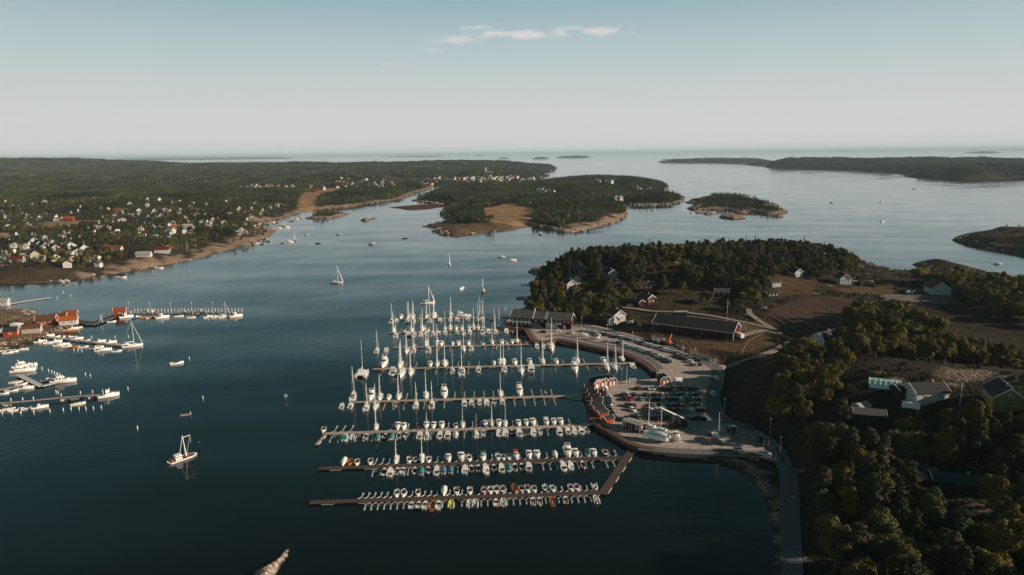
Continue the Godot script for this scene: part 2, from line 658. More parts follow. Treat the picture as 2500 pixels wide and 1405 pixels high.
func make_lands() -> void:
	# --- the peninsula with the marina
	var out := survey([1892, 1420, 1885, 1300, 1868, 1230, 1848, 1190, 1800, 1150, 1740, 1128, 1690, 1118, 1640, 1112])
	var q := survey(QUAY, 2.0)
	q.reverse()
	out.append_array(q)
	out.append_array(survey([1225, 790, 1245, 772, 1285, 747, 1302, 722, 1296, 704, 1302, 690, 1322, 676, 1345, 655, 1400, 640, 1450, 624, 1550, 610, 1700, 602, 1850, 604, 1920, 611, 2050, 632, 2130, 652, 2200, 668, 2262, 666, 2228, 646, 2250, 640, 2300, 641, 2400, 662, 2450, 676, 2520, 688, 2800, 725, 3300, 800]))
	out.append_array(PackedVector2Array([Vector2(620, -300), Vector2(620, 60), Vector2(150, 60), spot2(1895, 1800)]))
	var yard := survey(QUAY + QUAY_INLAND, 2.0)
	var zones := [
		[survey([1640, 828, 1800, 838, 1850, 815, 1918, 832, 1895, 852, 1790, 884, 1700, 860], 3.0), DRY],
		[survey([1760, 905, 1880, 868, 1955, 858, 1900, 1000, 1850, 1040, 1790, 1032, 1752, 965], 4.0), MEADOW],
		[survey([1845, 778, 1920, 745, 2000, 728, 2130, 733, 2205, 750, 2190, 775, 2080, 790, 2060, 838, 1965, 838, 1900, 808], 5.0), SOIL],
		[survey([2205, 745, 2350, 760, 2520, 800, 2560, 870, 2400, 862, 2280, 825, 2200, 780], 6.0), Color(0.06, 0.047, 0.03)],
		[survey([2150, 718, 2330, 723, 2345, 744, 2175, 736], 5.0), Color(0.36, 0.32, 0.27)],
		[survey([2050, 705, 2180, 700, 2190, 716, 2080, 722, 2040, 716], 5.0), DRY],
		[survey([1870, 700, 1990, 695, 1985, 725, 1900, 735], 5.0), Color(0.17, 0.11, 0.06)],
		[survey([1590, 695, 1700, 705, 1760, 735, 1740, 765, 1600, 755], 5.0), Color(0.1, 0.075, 0.05)],
		[survey([1500, 792, 1580, 800, 1580, 822, 1520, 812, 1450, 796], 4.0), Color(0.24, 0.15, 0.07)],
		[survey([2290, 955, 2400, 962, 2440, 985, 2330, 998, 2270, 985], 14.0), Color(0.33, 0.27, 0.22)],
		[survey([1600, 762, 1700, 766, 1860, 790, 1850, 812, 1760, 795, 1640, 778], 4.0), Color(0.26, 0.2, 0.13)],
	]
	build_land("terrain", out, {"cell": 3.5, "rise": 3.2, "wide": 26.0, "rough": 1.3, "freq": 0.016, "rag": 1.2, "rock": 7.0, "bare": 0.6, "zones": zones,
		"hills": [hill(1640, 670, 10, 19.0, 105.0, 75.0), hill(1900, 640, 8, 12.0, 80.0, 60.0), hill(1420, 690, 6, 8.0, 45.0, 50.0), hill(2170, 820, 6, 6.0, 45.0, 40.0), hill(2290, 960, 14, 13.0, 70.0, 60.0), hill(2060, 950, 8, 7.0, 40.0, 45.0), [305.0, -180.0, 36.0, 105.0, 85.0], [230.0, -245.0, 9.0, 60.0, 60.0], hill(2440, 640, 4, 6.0, 90.0, 25.0), hill(2490, 740, 6, 5.0, 60.0, 60.0)],
		"pads": [pad(yard, 1.1), pad(survey([1580, 770, 1870, 790, 1930, 830, 1800, 850, 1620, 828], 3.0), 3.2), pad(survey([2160, 710, 2340, 715, 2350, 745, 2160, 740], 5.0), 5.0)]})
	# --- mainland across the sound: near shore and the wooded country behind it
	var tan := Color(0.56, 0.38, 0.24)
	var main_zones := [
		[survey([100, 566, 108, 546, 225, 539, 230, 545, 185, 562], 8.0), tan],
		[survey([-200, 600, -10, 573, 25, 574, 48, 584, 15, 590, -100, 615], 8.0), tan],
		[survey([728, 512, 735, 480, 790, 468, 845, 460, 850, 466, 780, 490, 768, 512], 4.0), STRAW],
		[survey([650, 560, 590, 590, 560, 605, 470, 632, 330, 658, 250, 668, 260, 655, 400, 632, 520, 606, 600, 580, 620, 560], 2.0), Color(0.55, 0.39, 0.28), -0.12],
		[survey([0, 694, 120, 688, 190, 678, 180, 668, 0, 676], 1.0), Color(0.16, 0.12, 0.085)],
	]
	build_land("mainland", survey([-500, 735, -150, 702, 0, 695, 80, 693, 130, 690, 180, 685, 240, 674, 330, 661, 400, 646, 470, 634, 550, 613, 600, 601, 640, 586, 665, 576, 672, 564, 640, 553, 622, 545, 660, 541, 690, 535, 735, 517, 800, 511, 860, 504, 900, 498, 950, 491, 985, 485, 1004, 474, 1045, 462, 1062, 455, 900, 451, 600, 454, 300, 457, 0, 461, -500, 467]),
		{"cell": 9.0, "rise": 7.0, "wide": 130.0, "rough": 4.0, "freq": 0.009, "rag": 7.0, "rock": 13.0, "bare": 0.5, "base": Color(0.1, 0.085, 0.058), "zones": main_zones, "hills": [hill(420, 500, 8, 14.0, 260.0, 200.0), hill(100, 500, 8, 10.0, 250.0, 200.0), hill(600, 545, 4, 7.0, 70.0, 60.0)]})
	build_land("far_country", survey([-900, 480, -300, 467, 0, 463, 600, 456, 1040, 456, 1210, 455, 1296, 449, 1302, 442, 1288, 438, 1312, 431, 1300, 424, 1352, 415, 1346, 409, 1290, 405, 1150, 404, 1050, 403, 950, 402, 845, 402, 700, 401, 560, 402, 320, 406, 0, 410, -900, 420]),
		{"cell": 55.0, "rise": 12.0, "wide": 900.0, "rough": 15.0, "freq": 0.0013, "rag": 30.0, "rock": 45.0, "bare": 0.9, "base": Color(0.13, 0.1, 0.06), "zones": [[survey([745, 443, 790, 436, 835, 438, 800, 444], 18.0), STRAW], [survey([770, 433, 800, 428, 850, 430, 830, 435], 18.0), STRAW], [survey([985, 462, 1000, 453, 1045, 455, 1030, 463], 6.0), STRAW]],
		"hills": [hill(-60, 414, 40, 78.0, 1500.0, 700.0), hill(230, 412, 30, 30.0, 900.0, 500.0), hill(560, 415, 20, 14.0, 700.0, 500.0), hill(750, 418, 10, 22.0, 400.0, 300.0), hill(1010, 413, 20, 34.0, 700.0, 450.0), hill(1180, 413, 10, 26.0, 500.0, 350.0), hill(1310, 411, 5, 16.0, 250.0, 150.0), hill(1180, 432, 5, 12.0, 350.0, 250.0), hill(880, 444, 5, 10.0, 250.0, 200.0), hill(650, 455, 5, 8.0, 200.0, 150.0)]})
	# --- the wooded island in the middle of the sound
	build_land("wooded_island", survey([1046, 478, 1002, 490, 1050, 499, 1100, 505, 1086, 512, 1072, 520, 1080, 530, 1092, 536, 1070, 546, 1034, 553, 1062, 557, 1050, 566, 1072, 573, 1110, 578, 1140, 575, 1190, 567, 1250, 564, 1266, 558, 1292, 551, 1340, 557, 1352, 563, 1382, 569, 1422, 563, 1470, 551, 1510, 541, 1534, 523, 1530, 514, 1515, 499, 1560, 501, 1640, 499, 1674, 487, 1650, 481, 1610, 478, 1634, 461, 1612, 449, 1560, 440, 1500, 436, 1420, 436, 1350, 443, 1290, 452, 1180, 458, 1080, 460]),
		{"cell": 8.0, "rise": 6.0, "wide": 90.0, "rough": 3.0, "freq": 0.008, "rag": 5.0, "rock": 12.0, "bare": 0.72, "rock_color": Color(0.5, 0.36, 0.27), "zones": [[survey([1036, 553, 1070, 547, 1100, 540, 1115, 552, 1190, 556, 1300, 546, 1290, 552, 1250, 564, 1190, 568, 1110, 578, 1060, 570], 1.0), Color(0.24, 0.17, 0.11)], [survey([1178, 515, 1250, 505, 1315, 518, 1296, 550, 1255, 554, 1200, 551, 1185, 545], 2.5), STRAW], [survey([1130, 505, 1200, 500, 1275, 494, 1265, 500, 1190, 507], 3.0), STRAW], [survey([1400, 566, 1355, 561, 1380, 552, 1440, 546, 1500, 528, 1530, 520, 1505, 542, 1440, 560], 3.0), Color(0.56, 0.4, 0.3), -0.2], [survey([1010, 490, 1050, 484, 1120, 500, 1100, 505, 1050, 498], 1.0), MEADOW]],
		"hills": [hill(1430, 518, 8, 8.0, 80.0, 50.0), hill(1490, 455, 8, 16.0, 200.0, 220.0), hill(1200, 476, 6, 3.0, 200.0, 100.0)]})
	build_land("mud_flat", survey([950, 507, 990, 503, 1040, 499, 1095, 504, 1050, 511, 1000, 514]), {"cell": 6.0, "rise": 0.3, "wide": 40.0, "rough": 0.2, "rag": 6.0, "rock": 0.0, "base": Color(0.17, 0.065, 0.04), "rock_color": Color(0.17, 0.065, 0.04)})
	build_land("islet", survey([746, 534, 775, 524, 800, 519, 835, 522, 852, 522, 835, 529, 800, 534]), {"cell": 3.0, "rise": 3.5, "wide": 20.0, "rough": 1.2, "rag": 4.0, "rock": 9.0})
	build_land("skerry", survey([880, 538, 893, 535, 905, 536, 897, 542, 888, 543]), {"cell": 2.0, "rise": 2.5, "wide": 8.0, "rough": 0.8, "rag": 2.0, "rock": 40.0})
	for s in [[1690, 517, 1705, 515, 1708, 519, 1693, 520], [1716, 522, 1735, 520, 1742, 524, 1722, 525], [1754, 532, 1765, 525, 1790, 524, 1824, 534, 1790, 536], [1876, 500, 1890, 498, 1904, 503, 1888, 505], [1888, 529, 1904, 527, 1915, 530, 1900, 532], [1290, 664, 1300, 657, 1318, 657, 1322, 668, 1304, 673], [1890, 608, 1905, 603, 1925, 607, 1915, 614], [905, 535, 916, 533, 918, 534, 908, 536]]:
		build_land("skerry", survey(s), {"cell": 2.0, "rise": 3.0, "wide": 9.0, "rough": 1.0, "rag": 2.0, "rock": 60.0, "tide": 0.7})
	build_land("islet", survey([1672, 495, 1690, 488, 1730, 483, 1790, 482, 1830, 486, 1870, 494, 1905, 510, 1926, 518, 1905, 524, 1870, 525, 1838, 517, 1815, 522, 1790, 521, 1780, 512, 1720, 513, 1690, 514, 1680, 509, 1700, 500]),
		{"cell": 4.0, "rise": 4.0, "wide": 40.0, "rough": 4.5, "rag": 7.0, "rock": 17.0, "freq": 0.025})
	build_land("rocky_island", survey([2318, 587, 2340, 578, 2400, 572, 2500, 572, 2700, 580, 2900, 610, 2700, 650, 2560, 637, 2480, 623, 2400, 606, 2350, 597]), {"cell": 6.0, "rise": 12.0, "wide": 70.0, "rough": 4.0, "rag": 5.0, "rock": 22.0, "freq": 0.012, "bare": 0.25, "base": Color(0.065, 0.055, 0.035), "rock_color": Color(0.14, 0.11, 0.085)})
	# --- islands toward the open sea
	build_land("far_island", survey([1862, 409, 1950, 402, 2200, 399, 2500, 404, 2900, 412, 3000, 430, 2600, 442, 2500, 436, 2350, 437, 2215, 433, 2225, 427, 2160, 420, 2000, 413]), {"cell": 30.0, "rise": 22.0, "wide": 260.0, "rough": 12.0, "freq": 0.003, "rag": 18.0, "rock": 14.0, "rock_color": Color(0.16, 0.13, 0.1), "hills": [hill(1960, 404, 10, 26.0, 400.0, 200.0), hill(2330, 430, 10, 20.0, 220.0, 110.0), hill(2250, 404, 10, 22.0, 800.0, 300.0)]})
	build_land("far_island", survey([1605, 397, 1700, 393, 1850, 393, 1880, 397, 1830, 400, 1700, 398]), {"cell": 50.0, "rise": 18.0, "wide": 200.0, "rough": 8.0, "freq": 0.002, "rag": 25.0, "rock": 20.0})
	build_land("far_island", survey([1810, 403, 1870, 400, 1900, 403, 1860, 406]), {"cell": 30.0, "rise": 8.0, "wide": 100.0, "rough": 4.0, "freq": 0.004, "rag": 15.0, "rock": 10.0})
	for s in [[945, 383.6, 1010, 382.2, 1080, 382, 1040, 384], [1158, 381, 1172, 380.2, 1180, 381, 1165, 381.6], [1296, 388.6, 1318, 387, 1335, 388.4, 1318, 389.6], [1356, 386, 1400, 383.4, 1440, 385, 1400, 387], [1217, 388, 1226, 387.2, 1233, 388, 1224, 388.6], [2025, 371, 2060, 369.4, 2105, 369.6, 2060, 371.5], [2300, 367.8, 2400, 366, 2520, 365.4, 2520, 367], [2355, 374, 2400, 372.6, 2440, 373.4, 2400, 375]]:
		build_land("far_island", survey(s), {"cell": 110.0, "rise": 26.0, "wide": 300.0, "rough": 12.0, "freq": 0.001, "rag": 40.0, "rock": 30.0, "base": Color(0.05, 0.05, 0.04)})
	build_land("far_coast", survey([280, 392.5, 420, 391, 560, 389.5, 700, 388, 700, 386.6, 560, 387.4, 400, 388.6, 280, 390]), {"cell": 260.0, "rise": 30.0, "wide": 1500.0, "rough": 40.0, "freq": 0.0003, "rag": 60.0, "rock": 10.0})
	# --- the small boat quay across the water and the rock in the bay below
	build_land("boat_quay_ground", survey([-300, 790, -60, 765, 0, 757, 60, 757, 96, 767, 90, 772, 150, 772, 190, 780, 192, 796, 160, 806, 140, 815, 105, 826, 76, 831, 40, 842, 0, 853, -300, 930]), {"cell": 3.0, "rise": 2.2, "wide": 14.0, "rough": 0.8, "rag": 1.0, "rock": 40.0, "rock_color": Color(0.4, 0.29, 0.2), "bare": 0.1, "pads": [pad(survey([-100, 800, 80, 786, 190, 782, 180, 798, 110, 820, 0, 845, -100, 870], 2.0), 1.7)]})
	build_land("bay_rock", survey([707, 1338, 702, 1358, 688, 1376, 676, 1396, 670, 1420, 660, 1460, 600, 1470, 605, 1430, 625, 1398, 652, 1383, 672, 1370, 690, 1352]), {"cell": 0.7, "rise": 1.7, "wide": 4.0, "rough": 0.9, "freq": 0.12, "rag": 0.5, "rock": 60.0, "tide": 0.2, "rock_color": Color(0.6, 0.5, 0.44)})


# ------------------------------------------------------------------ quays, roads, paving
func smooth_line(pts: Array[Vector2], per := 6) -> Array[Vector2]:
	var out: Array[Vector2] = []
	for i in pts.size() - 1:
		var a := pts[maxi(i - 1, 0)]
		var b := pts[i]
		var c := pts[i + 1]
		var d := pts[mini(i + 2, pts.size() - 1)]
		for k in per:
			out.append(b.cubic_interpolate(c, a, d, float(k) / per))
	out.append(pts[-1])
	return out


func ribbon(called: String, line: Array, width: float, m: Material, lift: float, level := -100.0, thick := 0.5) -> MeshInstance3D:
	var pts: Array[Vector2] = []
	for i in range(0, line.size(), 2):
		var p := land_spot(line[i], line[i + 1]) if level < -50.0 else spot(line[i], line[i + 1], level)
		pts.append(Vector2(p.x, p.z))
	var sm := smooth_line(pts)
	var rings := []
	for i in sm.size():
		var d := (sm[mini(i + 1, sm.size() - 1)] - sm[maxi(i - 1, 0)]).normalized()
		var s := Vector2(-d.y, d.x) * width * 0.5
		var a := sm[i] - s
		var b := sm[i] + s
		var y := level
		if level < -50.0:
			y = maxf(ground(sm[i].x, sm[i].y), maxf(ground(a.x, a.y), ground(b.x, b.y)))
		y += lift
		rings.append(PackedVector3Array([Vector3(a.x, y - thick, a.y), Vector3(a.x, y, a.y), Vector3(b.x, y, b.y), Vector3(b.x, y - thick, b.y)]))
	for i in range(0, sm.size(), 2):
		keep_clear.append(Vector3(sm[i].x, sm[i].y, width * 0.5 + (6.5 if m == M.asphalt else 2.5)))
	return setting(called, Shape.new().loft(rings).mesh(), m)


func make_quays_and_roads() -> void:
	setting("quay", Shape.new().slab(survey(QUAY + QUAY_INLAND, 2.0), -3.0, 2.0).mesh(), M.gravel)
	# timber edge of the quay
	ribbon("boardwalk", [1236, 799, 1258, 801, 1286, 801], 4.5, M.boardwalk, 0.12, 2.0, 1.4)
	ribbon("boardwalk", [1286, 801, 1296, 818, 1309, 833, 1335, 834, 1362, 829.5, 1410, 837.5, 1470, 850.5, 1529, 863.5, 1562, 878, 1588, 894, 1601, 908], 4.6, M.boardwalk, 0.13, 2.0, 1.6)
	ribbon("boardwalk", [1437, 941, 1434, 956, 1443, 976, 1450, 1005, 1453, 1030], 5.0, M.boardwalk, 0.12, 2.0, 1.6)
	ribbon("boardwalk", [1453, 1030, 1470, 1042, 1505, 1062, 1546, 1085, 1600, 1098], 3.0, M.boardwalk, 0.14, 2.0, 1.6)
	# roads
	ribbon("road", [1245, 787, 1330, 791, 1400, 795, 1440, 800, 1500, 814, 1580, 836, 1660, 864, 1720, 884, 1752, 902, 1752, 925, 1742, 955, 1742, 985, 1752, 1010, 1780, 1034], 7.0, M.asphalt, 0.02, 2.0, 0.3)
	ribbon("road", [1330, 823, 1362, 820, 1410, 828, 1470, 841, 1530, 855, 1570, 870, 1596, 886, 1612, 902], 4.5, M.asphalt, 0.03, 2.0, 0.3)
	ribbon("road", [1560, 1093, 1640, 1101, 1720, 1104, 1790, 1105, 1850, 1108, 1890, 1115], 5.0, M.asphalt, 0.024, 2.0, 0.3)
	ribbon("road", [1780, 1034, 1825, 1050, 1872, 1076, 1902, 1108, 1920, 1150, 1929, 1220, 1930, 1300, 1934, 1405, 1945, 1550], 6.0, M.asphalt, 0.25)
	ribbon("road", [1752, 902, 1800, 888, 1860, 868, 1905, 850, 1936, 833, 1910, 820, 1885, 803, 1855, 785, 1832, 768, 1828, 755], 4.0, M.dirt_road, 0.3)
	ribbon("road", [1900, 815, 1865, 808, 1830, 815, 1806, 822], 5.0, M.dirt_road, 0.3)
	ribbon("road", [1880, 802, 1820, 788, 1750, 775, 1680, 766, 1600, 762, 1560, 757, 1520, 752], 4.0, M.dirt_road, 0.25)
	ribbon("footpath", [1752, 1000, 1768, 1022, 1800, 1038, 1850, 1056, 1892, 1083, 1915, 1120], 1.2, M.concrete, 0.4)
	ribbon("kerb", [1795, 1036, 1835, 1049, 1880, 1072, 1912, 1106, 1932, 1150, 1943, 1220, 1945, 1300, 1950, 1405, 1962, 1550], 0.5, M.concrete, 0.35)
	ribbon("kerb", [1893, 1122, 1906, 1155, 1914, 1220, 1914, 1300, 1917, 1405, 1926, 1550], 0.5, M.concrete, 0.35)
	# wheel tracks across the ploughed field
	for k in 13:
		var t := k / 12.0
		ribbon("field_track", [lerpf(1880, 2120, t), lerpf(768, 738, t), lerpf(1915, 2150, t), lerpf(790, 748, t), lerpf(1960, 2185, t), lerpf(815, 762, t)], 0.7, M.track, 0.06, -100.0, 0.3)
	# pale slab for loading boats
	var pts := survey([1494, 950, 1546, 952, 1545, 957, 1493, 955], 2.0)
	setting("paving", Shape.new().slab(pts, 1.9, 2.03).mesh(), M.concrete)
	# low white kerb posts along the boardwalk: cut timber kerb
	ribbon("kerb", [1290, 801, 1300, 816, 1314, 830, 1362, 826, 1410, 834, 1470, 847, 1530, 860, 1564, 874, 1592, 890, 1606, 906], 0.5, M.concrete, 0.25, 2.0, 0.25)


# ------------------------------------------------------------------ boats: bow toward -z, water line at y = 0
var protos := {}

func half_beam(t: float, transom: float, fine: float) -> float:
	if t < 0.45:
		return lerpf(transom, 1.0, sin(t / 0.45 * PI / 2.0))
	return pow(maxf(1.0 - pow((t - 0.45) / 0.55, fine), 0.0), 0.85)


func hull_rings(L: float, B: float, H: float, transom: float, fine: float, sheer: float, inset := 0.0, y_in := -9.0) -> Array:
	var rings := []
	for i in 11:
		var t := i / 10.0
		var b := maxf(half_beam(t, transom, fine) * B * 0.5, 0.03)
		var y := H * (1.0 + sheer * t * t)
		var z := L * 0.5 - L * t
		if y_in > -8.0:
			b = maxf(b - inset, 0.015)
			z = clampf(z, -L * 0.5 + inset * 1.6, L * 0.5 - inset)
			rings.append(PackedVector3Array([Vector3(-b, y_in, z), Vector3(b, y_in, z)]))
		else:
			var r := L * 0.5 - (L - sheer * 0.5) * t if i == 10 else z
			rings.append(PackedVector3Array([Vector3(-b, y, z), Vector3(-b * 0.9, y * 0.35, lerpf(z, r, 0.4)), Vector3(-b * 0.62, -0.25, z * 0.96), Vector3(0, -0.45, z * 0.94), Vector3(b * 0.62, -0.25, z * 0.96), Vector3(b * 0.9, y * 0.35, z), Vector3(b, y, z)]))
	return rings


func hull(L: float, B: float, H: float, transom: float, fine: float, sheer := 0.25) -> ArrayMesh:
	var s := Shape.new()
	var rings := hull_rings(L, B, H, transom, fine, sheer)
	s.loft(rings)
	var p: PackedVector3Array = rings[0]
	for k in range(1, p.size() - 1):
		s.tri(p[0], p[k], p[k + 1])
	return s.mesh()


# flat deck from rail to rail, with an open well between two stations (0 = stern, 1 = bow)
func deck(L: float, B: float, H: float, transom: float, fine: float, sheer: float, w0: float, w1: float, side: float, floor_y: float) -> ArrayMesh:
	var s := Shape.new()
	var n := 20
	for i in n:
		var t0 := float(i) / n
		var t1 := float(i + 1) / n
		var b0 := maxf(half_beam(t0, transom, fine) * B * 0.5, 0.03) - 0.02
		var b1 := maxf(half_beam(t1, transom, fine) * B * 0.5, 0.03) - 0.02
		var y0 := H * (1.0 + sheer * t0 * t0) - 0.03
		var y1 := H * (1.0 + sheer * t1 * t1) - 0.03
		var z0 := L * 0.5 - L * t0
		var z1 := L * 0.5 - L * t1
		if t0 >= w0 - 0.001 and t1 <= w1 + 0.001 and w1 > w0:
			var c0 := maxf(b0 - side, 0.05)
			var c1 := maxf(b1 - side, 0.05)
			for g in [-1.0, 1.0]:
				s.quad(Vector3(g * b0, y0, z0), Vector3(g * c0, y0, z0), Vector3(g * c1, y1, z1), Vector3(g * b1, y1, z1))
				s.quad(Vector3(g * c0, y0, z0), Vector3(g * c0, floor_y, z0), Vector3(g * c1, floor_y, z1), Vector3(g * c1, y1, z1))
		else:
			s.quad(Vector3(-b0, y0, z0), Vector3(b0, y0, z0), Vector3(b1, y1, z1), Vector3(-b1, y1, z1))
	return s.mesh()


func well(L: float, B: float, transom: float, fine: float, w0: float, w1: float, side: float, floor_y: float, seats: int) -> ArrayMesh:
	var s := Shape.new()
	for i in 6:
		var t0 := lerpf(w0, w1, i / 6.0)
		var t1 := lerpf(w0, w1, (i + 1) / 6.0)
		var c0 := maxf(half_beam(t0, transom, fine) * B * 0.5 - side - 0.01, 0.05)
		var c1 := maxf(half_beam(t1, transom, fine) * B * 0.5 - side - 0.01, 0.05)
		s.quad(Vector3(-c0, floor_y, L * 0.5 - L * t0), Vector3(c0, floor_y, L * 0.5 - L * t0), Vector3(c1, floor_y, L * 0.5 - L * t1), Vector3(-c1, floor_y, L * 0.5 - L * t1))
	for k in seats:
		var t := lerpf(w0, w1, (k + 0.5) / seats)
		var c := half_beam(t, transom, fine) * B * 0.5 - side - 0.02
		s.box(Vector3(0, floor_y + 0.2, L * 0.5 - L * t), Vector3(c * 1.7, 0.38, 0.42))
	return s.mesh()


# a cabin: outline narrowing upward, between z0 (aft) and z1 (forward)
func cabin(w0: float, w1: float, y0: float, y1: float, z0: float, z1: float, rake: float, shrink := 0.84) -> ArrayMesh:
	var s := Shape.new()
	var lowr := PackedVector3Array([Vector3(-w0, y0, z0), Vector3(w0, y0, z0), Vector3(w1, y0, z1), Vector3(w1 * 0.5, y0, z1 - 0.35), Vector3(-w1 * 0.5, y0, z1 - 0.35), Vector3(-w1, y0, z1)])
	var k := shrink
	var upr := PackedVector3Array([Vector3(-w0 * k, y1, z0 - 0.1), Vector3(w0 * k, y1, z0 - 0.1), Vector3(w1 * k, y1, z1 + rake), Vector3(w1 * 0.4, y1 - 0.02, z1 + rake - 0.2), Vector3(-w1 * 0.4, y1 - 0.02, z1 + rake - 0.2), Vector3(-w1 * k, y1, z1 + rake)])
	s.loft([lowr, upr], true)
	for i in range(1, 5):
		s.tri(upr[0], upr[i], upr[i + 1])
	return s.mesh()


# dark glazing set 2 cm proud of a cabin's sides and front
func glazing(w0: float, w1: float, y0: float, y1: float, z0: float, z1: float, rake: float, lo: float, hi: float, shrink := 0.84, front := true) -> ArrayMesh:
	var s := Shape.new()
	var at := func(w: float, z: float, zt: float, f: float) -> Vector3:
		return Vector3(lerpf(w, w * shrink, f) + 0.025, lerpf(y0, y1, f), lerpf(z, zt, f))
	for g in [-1.0, 1.0]:
		for k in 3:
			var a := 0.08 + k * 0.3
			var b := a + 0.25
			var zl := lerpf(z0, z1, a)
			var zr := lerpf(z0, z1, b)
			var wl := lerpf(w0, w1, a)
			var wr := lerpf(w0, w1, b)
			var p: Array = [at.call(wl, zl, zl, lo), at.call(wr, zr, zr + rake * b, lo), at.call(wr, zr, zr + rake * b, hi), at.call(wl, zl, zl, hi)]
			for i in 4:
				p[i].x *= g
			s.quad(p[0], p[1], p[2], p[3])
	if front:
		var f0 := lo
		var f1 := hi
		for g in [-1.0, 1.0]:
			s.quad(Vector3(g * 0.04, lerpf(y0, y1, f0), lerpf(z1 - 0.35, z1 + rake - 0.2, f0) - 0.03), Vector3(g * w1 * lerpf(0.5, 0.4, f0), lerpf(y0, y1, f0), lerpf(z1 - 0.35, z1 + rake - 0.2, f0) - 0.03), Vector3(g * w1 * lerpf(0.5, 0.4, f1), lerpf(y0, y1, f1), lerpf(z1 - 0.35, z1 + rake - 0.2, f1) - 0.03), Vector3(g * 0.04, lerpf(y0, y1, f1), lerpf(z1 - 0.35, z1 + rake - 0.2, f1) - 0.03))
			s.quad(Vector3(g * w1 * 0.55, lerpf(y0, y1, f0), lerpf(z1 - 0.31, z1 + rake - 0.17, f0) - 0.03), Vector3(g * w1 * 0.95, lerpf(y0, y1, f0), lerpf(z1 - 0.02, z1 + rake - 0.02, f0) - 0.03), Vector3(g * w1 * 0.83, lerpf(y0, y1, f1), lerpf(z1 - 0.02, z1 + rake - 0.02, f1) - 0.03), Vector3(g * w1 * 0.45, lerpf(y0, y1, f1), lerpf(z1 - 0.31, z1 + rake - 0.17, f1) - 0.03))
	return s.mesh()


func outboard() -> ArrayMesh:
	var s := Shape.new()
	s.box(Vector3(0, 0.75, 0.2), Vector3(0.42, 0.5, 0.62), Basis(Vector3.RIGHT, -0.25), 0.75)
	s.box(Vector3(0, 0.2, 0.15), Vector3(0.16, 0.8, 0.24))
	return s.mesh()


func rig(tall: float, foot: Vector3, aft: float, thick := 0.115) -> Array:
	var mast := Shape.new().bar(foot, foot + Vector3(0, tall, 0.15), thick, thick * 0.65, 6)
	for k in [0.42, 0.7]:
		mast.bar(foot + Vector3(-0.95, tall * k, 0.15), foot + Vector3(0.95, tall * k, 0.15), 0.03, 0.03, 4)
	var boom := Shape.new().bar(foot + Vector3(0, 1.15, 0.1), foot + Vector3(0, 1.25, aft), 0.075, 0.07, 6)
	boom.bar(foot + Vector3(0, 1.36, 0.2), foot + Vector3(0, 1.4, aft * 0.95), 0.17, 0.1, 6)
	return [mast.mesh(), boom.mesh()]


